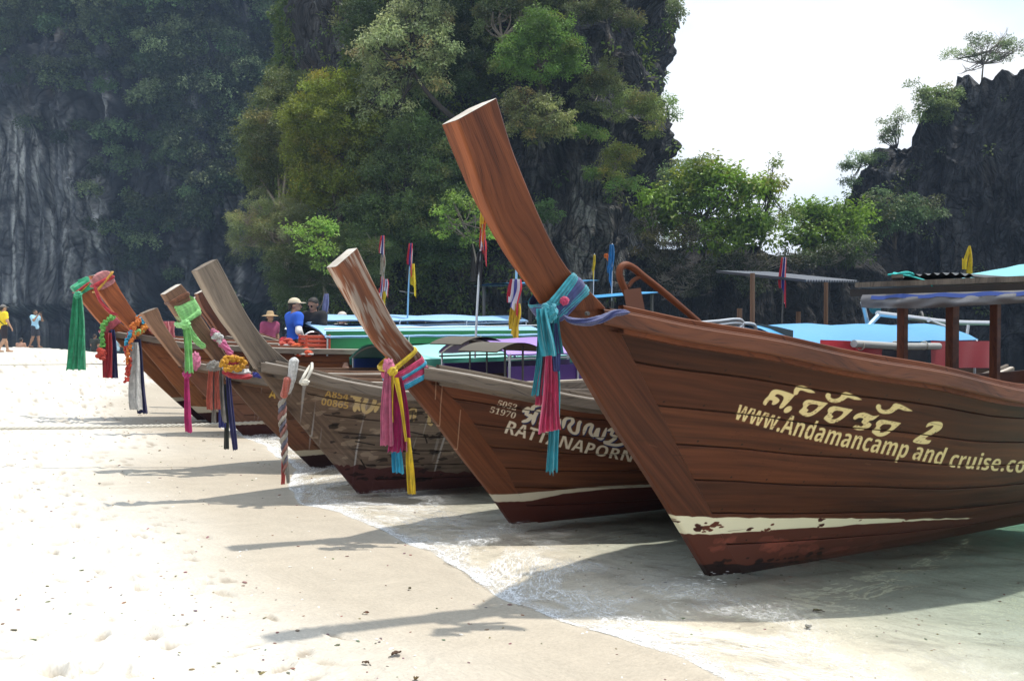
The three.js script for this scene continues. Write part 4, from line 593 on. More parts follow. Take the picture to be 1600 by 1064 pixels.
    flakes(ctx, R, null, 30, 14, 'rgba(130,70,55,0.35)', (q) => b.pt(1120 + q() * 260, 840 + q() * 20));
  },
}).build();
const boatH = new Boat({
  label: 'brown longtail boat lettered in white on its side, with bare pale patches on its prow', base: [800, 814], turn: 40, near: true, seed: 202, wmax: 0.86, A: 3.0, pw: 2.1, b0: 0.09, len: 9.6, planks: 7,
  lead: [[800, 814], [773, 775], [726, 715], [679, 652], [638, 601], [622, 578]], band: [[806, 772], [783, 728], [752, 685], [720, 640], [692, 612], [668, 583]],
  sheer: [[662, 577], [740, 590], [831, 608], [945, 628]], leadUp: [[622, 580], [612, 560], [594, 540], [560, 481], [525, 417]], trail: [[671, 578], [660, 556], [645, 540], [622, 512], [597, 466], [577, 426], [559, 387.6]], tipT: 0.072, footT: 0.014, footT2: 0.08, prowMat: M.peel,
  range: [-1.8, 4.6, -0.45, 1.6], tex: [1792, 576], wood: [[0.032, 0.009, 0.004], [0.155, 0.050, 0.019]], mat: M.teak, deckMat: M.grey, railMat: M.grey, coamMat: M.grey, rough: 0.55, scuffs: 200,
  paint(ctx, b, R) {
    const w = '#c9c0ae';
    letters(ctx, b, '5052', [z6(176, 168), z6(268, 192)], 6.5, 6.5, 0.25, w, fontSerif); letters(ctx, b, '51970', [z6(138, 200), z6(262, 232)], 6.5, 6.5, 0.25, w, fontSerif);
    letters(ctx, b, 'RATTANAPORN-1', [z6(212, 302), z6(400, 352), z6(620, 404), z6(905, 458)], 14, 11, 0.28, w, font);
    const th = [[[300, 200], [330, 182], [322, 212], [345, 218], [325, 240], [296, 246]], [[352, 196], [356, 176], [388, 166], [412, 176]], [[352, 262], [362, 218], [378, 196], [402, 210], [400, 240], [384, 262]], [[420, 262], [424, 215], [440, 205], [452, 222], [446, 270], [470, 276], [486, 232]], [[500, 280], [512, 235], [540, 230], [546, 248], [530, 270], [545, 300], [566, 302], [580, 252], [590, 244]], [[600, 312], [616, 266], [640, 262], [634, 300], [650, 318], [672, 280], [668, 322], [690, 330], [712, 276]], [[716, 290], [745, 284], [738, 310], [760, 322], [728, 345], [700, 348], [760, 362], [810, 352]]];
    strokes(ctx, b, th, z6, 4, '#232a55', 3, 7); strokes(ctx, b, th, z6, 4, w);
    under(ctx, b, [[776, 782], [832, 780], [880, 770], [950, 763], [1022, 760], [1040, 759]], '#431d13', R, 1);
    band(ctx, b, [[766, 775.5], [848, 768], [943.6, 759.6], [1022, 756.7]], [[772, 788], [780, 787], [832, 782], [880, 771.7], [950, 764], [1022, 761]], '#b8b09c', 1, R);
    for (const [x0, y0, x1, y1] of [[694, 592, 696, 690], [682, 588, 684, 625], [720, 640, 722, 705]]) { ctx.strokeStyle = 'rgba(200,180,160,0.5)'; ctx.lineWidth = 2; ctx.beginPath(); ctx.moveTo(...b.pt(x0, y0)); ctx.lineTo(...b.pt(x1, y1)); ctx.stroke(); }
  },
}).build();
const boatG = new Boat({
  label: 'weathered grey brown longtail boat with faded gold lettering and a bare grey prow', base: [562, 768], turn: 40, near: true, seed: 303, wmax: 0.80, A: 2.9, b0: 0.09, len: 9.4, planks: 7, gap: 1.5,
  lead: [[560, 768], [490, 684], [433, 615], [401, 574]], sheer: [[408, 568], [464, 579.5], [521, 594], [577, 605], [634, 614]], leadUp: [[403, 577], [388, 553], [366, 521], [351, 501], [330, 466], [307, 423]], trail: [[462, 573], [448, 563], [422, 540], [403, 517], [383.5, 487], [361, 444], [340, 405]], tipT: 0.07, footT: 0.04,
  range: [-1.8, 3.6, -0.45, 1.5], tex: [1408, 512], wood: [[0.045, 0.028, 0.020], [0.17, 0.115, 0.08]], grey: [0.16, 0.135, 0.11], weather: 0.9, mat: M.grey, prowMat: M.grey, endMat: M.grey, railMat: M.grey, rough: 0.8, coat: 0, scuffs: 420,
  paint(ctx, b, R) {
    const gd = '#a98a4d';
    letters(ctx, b, 'A854', [z8(520, 212), z8(650, 232)], 7.5, 7.5, 0.1, gd); letters(ctx, b, '00865', [z8(500, 256), z8(650, 280)], 7.5, 7.5, 0.1, gd);
    strokes(ctx, b, [[[664, 212], [700, 200], [690, 220], [712, 240], [690, 270], [690, 296]], [[716, 292], [700, 240], [730, 205], [752, 225], [735, 262], [745, 300], [775, 285], [800, 230], [790, 204]], [[800, 300], [820, 260], [850, 255], [842, 300]], [[880, 240], [900, 275], [920, 250]], [[990, 345], [1000, 290], [1020, 280], [1016, 350]], [[1080, 300], [1100, 290], [1104, 365], [1122, 366]]], z8, 4, '#b7a071');
    under(ctx, b, [z8(560, 590), z8(700, 600), z8(1000, 610), z8(1390, 640)], 'rgba(58,26,24,0.82)', R, 10);
    flakes(ctx, R, null, 70, 7, 'rgba(14,11,10,0.55)', (q) => b.pt(510 + q() * 230, 640 + q() * 110)); flakes(ctx, R, null, 60, 8, 'rgba(165,150,130,0.35)', (q) => b.pt(470 + q() * 250, 610 + q() * 120));
    ctx.strokeStyle = 'rgba(12,9,8,0.8)'; for (const [a, c, d, e] of [[1075, 420, 1090, 470], [690, 460, 800, 480], [880, 500, 1050, 530], [720, 560, 750, 610], [960, 400, 1080, 425]]) { ctx.lineWidth = 3; ctx.beginPath(); ctx.moveTo(...b.pt(...z8(a, c))); ctx.lineTo(...b.pt(...z8(d, e))); ctx.stroke(); }
  },
}).build();
const boatD = new Boat({
  label: 'brown longtail boat with a worn whitish prow end and a pale green scarf round it', base: [487, 729], turn: 40, seed: 404, wmax: 0.72, A: 2.8, b0: 0.085, len: 9.2, planks: 7,
  lead: [[487, 729], [419, 664], [383.5, 626], [352, 588], [345, 576]], sheer: [[358, 582], [389, 588], [420, 592.5]], leadUp: [[349, 584], [339, 566], [320, 543], [296, 517], [278, 493], [257, 460]], trail: [[377, 578], [355, 557], [339, 533], [320, 503], [300, 473], [294, 458], [283, 444]], tipT: 0.075, footT: 0.045,
  range: [-1.6, 3.2, -0.45, 1.5], tex: [1024, 384], wood: [[0.05, 0.020, 0.012], [0.17, 0.075, 0.04]], grey: [0.16, 0.13, 0.10], weather: 0.35, mat: M.greyBrown, endMat: M.pale, railMat: M.grey, rough: 0.7, coat: 0,
  paint(ctx, b, R) {
    letters(ctx, b, 'A', [[419, 621], [430, 623]], 9, 9, 0.1, '#c9a650');
    under(ctx, b, [[470, 712], [511, 709], [560, 705]], '#2c1814', R, 2); band(ctx, b, [[462, 705], [509, 702], [560, 698]], [[470, 714], [511, 709.5], [560, 705]], '#aaa08a', 1, R);
  },
}).build();
const boatC = new Boat({
  label: 'dark longtail boat with a short stubby greyed prow between the green scarves', base: [382, 680], turn: 40, seed: 505, wmax: 0.72, A: 2.8, b0: 0.085, len: 9.2, planks: 6,
  lead: [[381, 680], [340, 638], [310, 606], [285, 575]], sheer: [[288, 566], [330, 573], [352, 578]], leadUp: [[284, 573], [270, 555], [256, 537], [240, 516], [223, 490]], trail: [[303, 563], [284, 549], [272, 530], [256, 505], [248, 485], [246, 481]], tipT: 0.085, footT: 0.05,
  range: [-1.4, 3, -0.45, 1.4], tex: [768, 320], wood: [[0.05, 0.018, 0.010], [0.17, 0.066, 0.035]], grey: [0.15, 0.12, 0.1], weather: 0.3, mat: M.greyBrown, prowMat: M.greyBrown, endMat: M.grey, railMat: M.grey, rough: 0.7, coat: 0,
  paint(ctx, b, R) { under(ctx, b, z8 && [[375, 664], [400, 664], [450, 664]], '#3a1c18', R, 1); },
}).build();
const boatB = new Boat({
  label: 'orange brown longtail boat whose prow end is wrapped in pink and red cloth', base: [345, 661], turn: 40, baseY: 0.02, seed: 606, wmax: 0.74, A: 2.9, b0: 0.085, len: 9.4, planks: 6,
  lead: [[335, 666], [300, 636], [249, 575], [213, 532]], sheer: [[217, 524], [250, 530], [288, 537]], leadUp: [[212, 530], [201, 513], [179, 489], [153, 453], [141, 431]], trail: [[238, 522], [228, 511], [211, 490], [192, 461], [173, 428]], tipT: 0.065, footT: 0.05,
  range: [-1.8, 3, -0.45, 1.7], tex: [768, 352], wood: [[0.085, 0.028, 0.010], [0.30, 0.115, 0.044]], mat: M.teak, prowMat: M.teakPale, railMat: M.grey, rough: 0.6,
  paint(ctx, b, R) { under(ctx, b, [[310, 646], [345, 644], [420, 640]], '#331512', R, 1); band(ctx, b, [[300, 635], [325, 636], [420, 632]], [[308, 646], [325, 645], [420, 640]], '#b9b09c', 1, R); },
}).build();
const boatA = new Boat({
  label: 'orange brown longtail boat whose prow end is wrapped in sea green cloth', base: [312, 654], turn: 40, baseY: 0.05, seed: 707, wmax: 0.74, A: 2.9, b0: 0.085, len: 9.4, planks: 6,
  lead: [[300, 648], [272, 624], [230, 584.5], [195, 546], [175, 523]], sheer: [[180, 520], [205, 524], [230, 528]], leadUp: [[175, 522], [157, 504.6], [128, 469.5], [112.5, 448]], trail: [[205, 518], [190, 507], [176, 495], [160, 479], [144, 448]], tipT: 0.065, footT: 0.05,
  range: [-1.8, 3, -0.45, 1.7], tex: [768, 352], wood: [[0.09, 0.03, 0.011], [0.32, 0.125, 0.048]], mat: M.teak, prowMat: M.teakPale, railMat: M.grey, rough: 0.6,
  paint(ctx, b, R) { under(ctx, b, [z1(845, 776), z1(905, 770), z1(1000, 762)], '#331512', R, 1); band(ctx, b, [z1(835, 757), z1(905, 752), z1(1000, 744)], [z1(850, 776), z1(905, 770), z1(1000, 762)], '#b9b09c', 1, R); },
}).build();
for (const [n, b] of Object.entries({ I: boatI, H: boatH, G: boatG, D: boatD, C: boatC, B: boatB, A: boatA })) console.log(n, 'base', b.base.toArray().map((x) => x.toFixed(2)).join(), 'sheer', b.sheer.map((p) => p.map((x) => x.toFixed(2)).join()).join(' '), 'tip', b.fl(1).map((x) => x.toFixed(2)).join());

// ---------------------------------------------------------------- cloth, garlands, flags, ropes
const T_CLOTH = pixelTex(256, 256, (u, v, o) => { o[0] = o[1] = o[2] = 0.5 + 0.25 * pn(u, v, 60, 60, 51) + 0.25 * pn(u, v, 8, 3, 52); }, false);
const T_FADE = pixelTex(256, 256, (u, v, o) => { const n = 0.90 + 0.16 * pn(u, v, 14, 2, 55) + 0.10 * pn(u, v, 5, 5, 56) + 0.08 * pn(u, v, 90, 90, 57); o[0] = o[1] = o[2] = n; });
const clothCache = {};
function clothMat(c) { const k = c.join(); return clothCache[k] || (clothCache[k] = new THREE.MeshPhysicalMaterial({ color: C(...c), roughness: 0.85, map: T_FADE, bumpMap: T_CLOTH, bumpScale: 0.003, side: THREE.DoubleSide, sheen: 0.3, sheenRoughness: 0.6, transmission: 0.28, thickness: 0 })); }
const K = { teal: [0.025, 0.33, 0.42], indigo: [0.05, 0.065, 0.23], pink: [0.68, 0.055, 0.17], magenta: [0.58, 0.025, 0.20], rose: [0.70, 0.19, 0.33], yellow: [0.80, 0.58, 0.02], lime: [0.36, 0.80, 0.28], sea: [0.06, 0.50, 0.26], red: [0.56, 0.035, 0.05], navy: [0.03, 0.03, 0.15], white: [0.78, 0.77, 0.75], salmon: [0.62, 0.16, 0.11], orange: [0.80, 0.22, 0.02], black: [0.02, 0.02, 0.025], grey: [0.32, 0.30, 0.27], cyan: [0.03, 0.42, 0.66], flame: [0.7, 0.12, 0.03] };
// a hanging length of cloth, pleated, with a ragged hem; a and b are world points (top, bottom)
function drape(a, b, w0, w1, o = {}) {
  const R = rng(o.seed || 1), f = o.folds || 3, ph = R() * 6.283, ny = 26, nx = 36, yaw = o.yaw ?? (R() - 0.5) * 0.9, tw = (R() - 0.5) * (o.twist ?? 1.4), d = b.clone().sub(a), len = d.length(), th = 0.0025, bend = o.bend ?? 0.06;
  const side = (sgn) => (u, v) => {
    const w = (o.limp ? w1 * Math.sin(3.1416 * (0.22 + 0.46 * v)) : lerp(w0, w1, Math.pow(v, o.pow || 0.75))) * (1 + 0.10 * Math.sin(v * 5 + ph)), amp = Math.min(w, lerp(w0 * 0.35, w1 * 0.30, v)) * (o.amp ?? 0.8), s = u - 0.5;
    const zz = amp * Math.sin(6.283 * f * u + ph + 0.8 * Math.sin(v * 3 + ph)) * (0.6 + 0.4 * Math.sin(u * 9 + ph * 2)) + amp * 0.35 * Math.sin(6.283 * f * 2.3 * u + v * 2) + sgn * th, xx = s * w + amp * 0.25 * Math.cos(6.283 * f * u + ph);
    const yw = yaw + tw * v, cx = Math.cos(yw), sx = Math.sin(yw), rag = v > 0.93 ? (v - 0.93) / 0.07 * len * (o.rag ?? 0.03) * (N3(u * 7, o.seed || 1, 3) + N3(u * 23, o.seed || 1, 7) + (o.slant || 0) * s * 4) : 0, sw = bend * len * Math.sin(v * 3.1 + ph) * v * 0.35;
    return [d.x * v + xx * cx - zz * sx + sw, d.y * v - rag, d.z * v + xx * sx + zz * cx, u * w * 6, v * len * 6];
  };
  return [gridGeo(nx, ny, side(1)), gridGeo(nx, ny, side(-1), false, true)].map((g) => { g.translate(a.x, a.y, a.z); return g; });
}
// a band wound round a prow: A, B are its ends on the near face in the boat's frame
function wound(bt, pA, pB, hw, o = {}) {
  const A = bt.planeHit(...pA, 0.07), B = bt.planeHit(...pB, 0.07), T = o.T ?? 0.085, e1 = [B[0] - A[0], B[1] - A[1]], l = Math.hypot(...e1); e1[0] /= l; e1[1] /= l; const e2 = [-e1[1], e1[0]], cx = (A[0] + B[0]) / 2, cy = (A[1] + B[1]) / 2, a = l / 2 + 0.008, R = rng(o.seed || 3), ph = R() * 6, nr = o.ridges || 4;
  const sg = (x, p) => Math.sign(x) * Math.pow(Math.abs(x), p * 0.72);
  return gridGeo(48, 18, (u, v) => { const f = u * 6.2832, x = sg(Math.cos(f), 0.45), z = sg(Math.sin(f), 0.45), q = v * 2 - 1, bul = (o.puff ?? 0.018) * (1 - Math.pow(Math.abs(q), 3)) + 0.007 * Math.abs(Math.sin(nr * 1.57 * (q + 0.25 * Math.sin(f + ph)))), off = q * hw * (1 + 0.22 * Math.sin(f * 2 + ph)) + hw * (o.skew ?? 0.3) * Math.sin(f + ph);
    let X = x * (a + bul), Z = z * (T + bul); if (o.cap && q > 0.82) { const k = 1 - Math.pow((q - 0.82) / 0.18, 2); X *= Math.sqrt(Math.max(0, k)); Z *= Math.sqrt(Math.max(0, k)); }
    const p = bt.world(cx + e1[0] * X + e2[0] * off, cy + e1[1] * X + e2[1] * off, Z); return [p.x, p.y, p.z, u * 8, v * 1.5]; }, true);
}
function swag(pts, r, o = {}) { // a gathered length of cloth laid along points: a lumpy, pleated roll
  const c = new THREE.CatmullRomCurve3(pts, false, 'centripetal'), n = pts.length * 10, fr = c.computeFrenetFrames(n), R = rng(o.seed || 5), ph = R() * 6;
  return gridGeo(22, n, (u, v, i, j) => { const p = c.getPointAt(v), a = u * 6.2832, rr = (typeof r === 'number' ? r : r(v)) * (1 + 0.22 * Math.sin(5 * a + v * (o.twist ?? 14) + ph) + 0.15 * N3(v * 8, u * 3, o.seed || 5)) * Math.min(1, Math.sqrt(Math.max(0.02, Math.min(v, 1 - v) * 10))), N = fr.normals[j], B = fr.binormals[j], fl = o.flat ?? 0.7; return [p.x + N.x * Math.cos(a) * rr + B.x * Math.sin(a) * rr * fl, p.y + N.y * Math.cos(a) * rr + B.y * Math.sin(a) * rr * fl, p.z + N.z * Math.cos(a) * rr + B.z * Math.sin(a) * rr * fl, u * 3, v * 8]; }, true);
}
function lump(p, r, seed = 1, fx = 1, fy = 1, cr = 0.10) { const g = new THREE.IcosahedronGeometry(1, 4), q = g.attributes.position; for (let i = 0; i < q.count; i++) { const x = q.getX(i), y = q.getY(i), z = q.getZ(i), k = r * (1 + 0.25 * N3(x * 2 + seed, y * 2, z * 2) + cr * Math.sin(9 * Math.atan2(y, x) + 4 * z)); q.setXYZ(i, x * k * fx, y * k * fy, z * k); } g.computeVertexNormals(); g.translate(p.x, p.y, p.z); return g; }
// a scarf is one thing: its wrap, knot and tails are parts; geometry is built in the world, then set about the scarf's own knot
function scarf(label, at, parts, group = 'scarves tied to the prows', name = 'scarf', cat = 'scarf') {
  const T = thing(name, label, cat, group, [at.x, at.y, at.z]);
  for (const [n, g, mat] of parts) { const q = Array.isArray(g) ? merge(g) : g; q.translate(-at.x, -at.y, -at.z); mesh(n, q, mat, T); }
  return T;
}
const on = (b, px, py, z = 0.12) => { const [L, y] = b.planeHit(px, py, z); return b.world(L, y, z); };
function hang(b, x0, y0, x1, y1, w0, w1, o = {}) { const a = on(b, x0, y0, o.z ?? 0.13), D = -a.z, k = D / FPX, e = atZ(x1, y1, D); return drape(a, e, w0 * k, w1 * k, o); }
function blossoms(pts, r, seed, n) { // petals strung along a curve
  const c = new THREE.CatmullRomCurve3(pts), out = [], R = rng(seed); for (let i = 0; i < n; i++) { const p = c.getPointAt(i / (n - 1)); for (let k = 0; k < 5; k++) { const g = new THREE.IcosahedronGeometry(r * (0.45 + 0.25 * R()), 1); g.scale(1, 0.55, 1); g.rotateX(R() * 3); g.rotateZ(R() * 3); g.translate(p.x + (R() - 0.5) * r * 1.5, p.y + (R() - 0.5) * r * 1.5, p.z + (R() - 0.5) * r * 1.5); out.push(g); } } return merge(out);
}
// boat I
{
  const b = boatI;
  scarf('twisted violet blue scarf round the tallest prow with its end lying along the rail', on(b, 866, 492), [['wrap', wound(b, [863, 487], [906, 441], 0.058, { seed: 1, ridges: 7, puff: 0.010, T: 0.084 }), clothMat(K.indigo)], ['loose_end', swag([[880, 492, 0.14], [890, 500, 0.16], [915, 503, 0.22], [942, 498, 0.26], [962, 489, 0.30], [985, 488, 0.36]].map((p) => on(b, ...p)), (v) => 0.026 + 0.018 * Math.sin(v * 3), { seed: 3, flat: 0.45 }), clothMat(K.indigo)], ['tail', hang(b, 866, 505, 868, 580, 16, 14, { seed: 4, folds: 2, z: 0.20 }), clothMat(K.indigo)]]);
  scarf('turquoise scarf knotted in a bow on the tallest prow, with long tails', on(b, 858, 486), [['wrap', merge([wound(b, [859, 479], [895, 431], 0.030, { seed: 2, T: 0.088, puff: 0.008, ridges: 4 }), wound(b, [868, 497], [916, 453], 0.026, { seed: 7, T: 0.086, puff: 0.008, ridges: 4 })]), clothMat(K.teal)], ['knot', lump(on(b, 858, 488, 0.2), 0.045, 2, 1, 1.2), clothMat(K.teal)], ['bow_loop', [...hang(b, 846, 482, 858, 556, 18, 24, { seed: 5, folds: 2, z: 0.22, amp: 1 }), ...hang(b, 866, 492, 868, 552, 12, 26, { seed: 6, folds: 2, z: 0.2, amp: 1 })], clothMat(K.teal)], ['tail', hang(b, 850, 490, 841, 618, 14, 22, { seed: 8, folds: 2, z: 0.15 }), clothMat(K.teal)], ['tail', hang(b, 866, 560, 865, 737, 14, 20, { seed: 9, folds: 2, z: 0.11, rag: 0.06 }), clothMat(K.teal)]]);
  scarf('pink scarf hanging in two lengths below the turquoise bow', on(b, 856, 540), [['tail', hang(b, 855, 536, 851, 634, 10, 24, { seed: 11, folds: 3, z: 0.16 }), clothMat(K.pink)], ['tail', hang(b, 860, 550, 861, 674, 12, 34, { seed: 12, folds: 4, z: 0.18, slant: -0.4 }), clothMat(K.pink)], ['knot', lump(on(b, 882, 470, 0.12), 0.025, 4), clothMat(K.pink)]]);
}
// boat H
{
  const b = boatH;
  scarf('pink scarf wound round the bare pale prow, its broad tail hanging straight', on(b, 612, 582), [['wrap', merge([wound(b, [617, 588], [657, 562], 0.034, { seed: 21, T: 0.10, puff: 0.009, ridges: 5 }), wound(b, [621, 598], [664, 575], 0.034, { seed: 22, T: 0.10, puff: 0.009, ridges: 5 })]), clothMat(K.pink)], ['tail', hang(b, 620, 590, 624, 706, 12, 40, { seed: 23, folds: 5, z: 0.15 }), clothMat(K.magenta)]]);
  scarf('light blue scarf wound between the pink turns on the bare pale prow', on(b, 616, 590), [['wrap', merge([wound(b, [619, 593], [661, 568], 0.020, { seed: 24, T: 0.104, puff: 0.010 }), wound(b, [625, 604], [667, 581], 0.022, { seed: 25, T: 0.104, puff: 0.010 })]), clothMat(K.cyan)], ['tail', hang(b, 620, 620, 623, 739, 8, 17, { seed: 26, folds: 2, z: 0.11 }), clothMat(K.cyan)]]);
  scarf('yellow scarf tied over the pink scarf with two thin tails', on(b, 614, 578), [['wrap', wound(b, [611, 575], [646, 547], 0.022, { seed: 27, T: 0.106, puff: 0.008 }), clothMat(K.yellow)], ['knot', lump(on(b, 613, 580, 0.2), 0.036, 9), clothMat(K.yellow)], ['tail', hang(b, 613, 584, 613, 660, 7, 6, { seed: 28, folds: 1, z: 0.2 }), clothMat(K.yellow)], ['tail', hang(b, 618, 590, 636, 690, 8, 5, { seed: 29, folds: 1, z: 0.21, rag: 0 }), clothMat(K.yellow)], ['tail', hang(b, 637, 684, 641, 772, 6, 14, { seed: 30, folds: 2, z: 0.19 }), clothMat(K.yellow)]]);
  scarf('faded rose scarf with a darker print, hanging in front of the pink tail', on(b, 606, 576), [['knot', lump(on(b, 607, 572, 0.17), 0.04, 12, 1, 1.3), clothMat(K.rose)], ['tail', hang(b, 606, 576, 602, 696, 10, 28, { seed: 31, folds: 3, z: 0.18, rag: 0.05 }), clothMat(K.rose)]]);
}
// boat G: an old twisted hank
{
  const b = boatG, top = on(b, 457, 566, 0.3), D = -top.z, k = D / FPX, P = (x, y) => atZ(x, y, D), ax = [P(457, 566), P(452, 600), P(442, 622), P(441, 660), P(444, 700), P(444, 745)], c = new THREE.CatmullRomCurve3(ax);
  const strand = (ph, r, t0, t1, wr) => { const o = []; for (let i = 0; i <= 60; i++) { const t = lerp(t0, t1, i / 60), p = c.getPointAt(t), a = t * 40 + ph, rr = wr * (0.5 + 0.5 * Math.sin(t * 3.1)); o.push(V(p.x + Math.cos(a) * rr, p.y, p.z + Math.sin(a) * rr)); } return swag(o, (v) => r * (1.1 - 0.4 * v), { seed: ph + 2 | 0, twist: 30 }); };
  scarf('old braided hank of white, red and blue cloth hanging from the weathered rail', top, [['bundle', swag([P(460, 558), P(458, 575), P(453, 600), P(447, 618)], (v) => k * lerp(10, 6, v), { seed: 40, twist: 6 }), clothMat(K.white)], ['strand', swag([P(452, 588), P(448, 606), P(445, 622)].map((p) => p.add(V(0, 0, 0.05))), k * 7, { seed: 41, twist: 6 }), clothMat(K.salmon)], ['strand', strand(0, k * 3.6, 0.3, 0.98, k * 3.6), clothMat([0.5, 0.45, 0.38])], ['strand', strand(2.1, k * 3.4, 0.32, 0.97, k * 3.6), clothMat([0.36, 0.15, 0.12])], ['strand', strand(4.2, k * 3, 0.34, 0.9, k * 3.6), clothMat([0.17, 0.16, 0.22])], ['tail', drape(P(442, 715), P(441, 757), k * 5, k * 7, { seed: 43, folds: 1 }), clothMat([0.5, 0.08, 0.07])], ['tail', drape(P(447, 715), P(449, 755), k * 5, k * 7, { seed: 44, folds: 1 }), clothMat(K.grey)]]);
}
// boat D
{
  const b = boatD;
  scarf('pale green scarf tied round the whitish prow end with one broad tail', on(b, 288, 500), [['wrap', merge([wound(b, [279, 490], [306, 474], 0.085, { seed: 50, T: 0.085, ridges: 7, puff: 0.003, skew: 0.3 }), wound(b, [284, 506], [309, 489], 0.03, { seed: 51, T: 0.10 })]), clothMat(K.lime)], ['knot', lump(on(b, 289, 507, 0.2), 0.05, 3), clothMat(K.lime)], ['tail', hang(b, 290, 506, 296, 583, 10, 14, { seed: 52, folds: 2, z: 0.2 }), clothMat(K.lime)], ['loose_end', swag([on(b, 291, 507, 0.2), on(b, 303, 528, 0.17), on(b, 320, 544, 0.13)], 0.03, { seed: 53 }), clothMat(K.lime)]]);
  scarf('magenta scarf hanging below the pale green tail', on(b, 291, 584, 0.16), [['knot', lump(on(b, 291, 585, 0.18), 0.04, 7), clothMat(K.magenta)], ['tail', hang(b, 291, 586, 296, 675, 8, 13, { seed: 55, folds: 2, z: 0.17 }), clothMat(K.magenta)]]);
  scarf('orange band round the whitish prow above the pale green scarf', on(b, 285, 470), [['wrap', wound(b, [267, 474], [292, 458], 0.024, { seed: 57, T: 0.085, puff: 0.008 }), clothMat([0.24, 0.09, 0.04])]]);
  scarf('bunch of faded salmon cloth strips on the bow behind the orange garland', on(b, 334, 570), [['knot', lump(on(b, 334, 572, 0.15), 0.06, 8, 1.2), clothMat(K.grey)], ['tail', hang(b, 330, 572, 328, 640, 8, 10, { seed: 58, folds: 2, z: 0.16 }), clothMat(K.salmon)], ['tail', hang(b, 338, 572, 341, 640, 7, 9, { seed: 59, folds: 2, z: 0.17 }), clothMat(K.salmon)], ['tail', hang(b, 334, 580, 335, 660, 6, 7, { seed: 60, folds: 1, z: 0.13 }), clothMat(K.grey)]]);
  scarf('grey and navy cloth strips, the longest hanging from the bow with the orange garland', on(b, 350, 580), [['tail', hang(b, 346, 576, 350, 660, 7, 9, { seed: 61, folds: 1, z: 0.14 }), clothMat(K.grey)], ['tail', hang(b, 356, 586, 365, 703, 8, 9, { seed: 62, folds: 1, z: 0.15 }), clothMat(K.navy)], ['tail', hang(b, 351, 600, 355, 702, 6, 9, { seed: 63, folds: 1, z: 0.12 }), clothMat([0.05, 0.06, 0.05])], ['tail', hang(b, 346, 600, 345, 668, 5, 12, { seed: 64, folds: 1, z: 0.11 }), clothMat([0.05, 0.06, 0.3])]]);
  scarf('red white and blue striped cloth bundled on the bow rail under the orange garland', on(b, 372, 575), [['fold', swag([on(b, 346, 572, 0.18), on(b, 366, 580, 0.26), on(b, 392, 583, 0.32)], 0.045, { seed: 66 }), clothMat(K.white)], ['fold', swag([on(b, 346, 580, 0.2), on(b, 366, 588, 0.30), on(b, 394, 588, 0.36)], 0.035, { seed: 67 }), clothMat(K.red)], ['fold', swag([on(b, 350, 566, 0.18), on(b, 362, 562, 0.2), on(b, 371, 570, 0.24)], 0.05, { seed: 68 }), clothMat(K.red)], ['fold', swag([on(b, 394, 583, 0.34), on(b, 402, 584, 0.35), on(b, 410, 586, 0.36)], 0.035, { seed: 69 }), clothMat([0.05, 0.06, 0.38])]]);
  const ring = []; for (let i = 0; i <= 14; i++) { const a = i / 14 * 6.0; ring.push(on(b, 364 + Math.cos(a) * 17, 568 + Math.sin(a) * 8, 0.34)); }
  scarf('orange yellow flower garland looped on the bow rail', on(b, 364, 568, 0.3), [['flowers', blossoms(ring, 0.034, 71, 30), clothMat([0.85, 0.42, 0.01])]], 'flower garlands on the bows', 'garland', 'garland');
  scarf('pink and white flower bunch behind the orange garland', on(b, 342, 535, 0.1), [['flowers', blossoms([on(b, 332, 518, 0.1), on(b, 340, 528, 0.12), on(b, 347, 540, 0.12)], 0.036, 72, 14), clothMat(K.rose)], ['flowers', blossoms([on(b, 336, 522, 0.12), on(b, 343, 531, 0.16)], 0.04, 73, 7), clothMat(K.white)], ['wrap', swag([on(b, 346, 532, 0.15), on(b, 354, 545, 0.17), on(b, 362, 555, 0.18)], 0.04, { seed: 74 }), clothMat([0.75, 0.16, 0.36])]], 'flower garlands on the bows', 'garland', 'garland');
}
scarf('pink knot of cloth beside the stubby greyed prow', on(boatC, 304, 564), [['knot', lump(on(boatC, 304, 564, 0.16), 0.09, 5, 0.8, 1.4), clothMat(K.rose)]]);
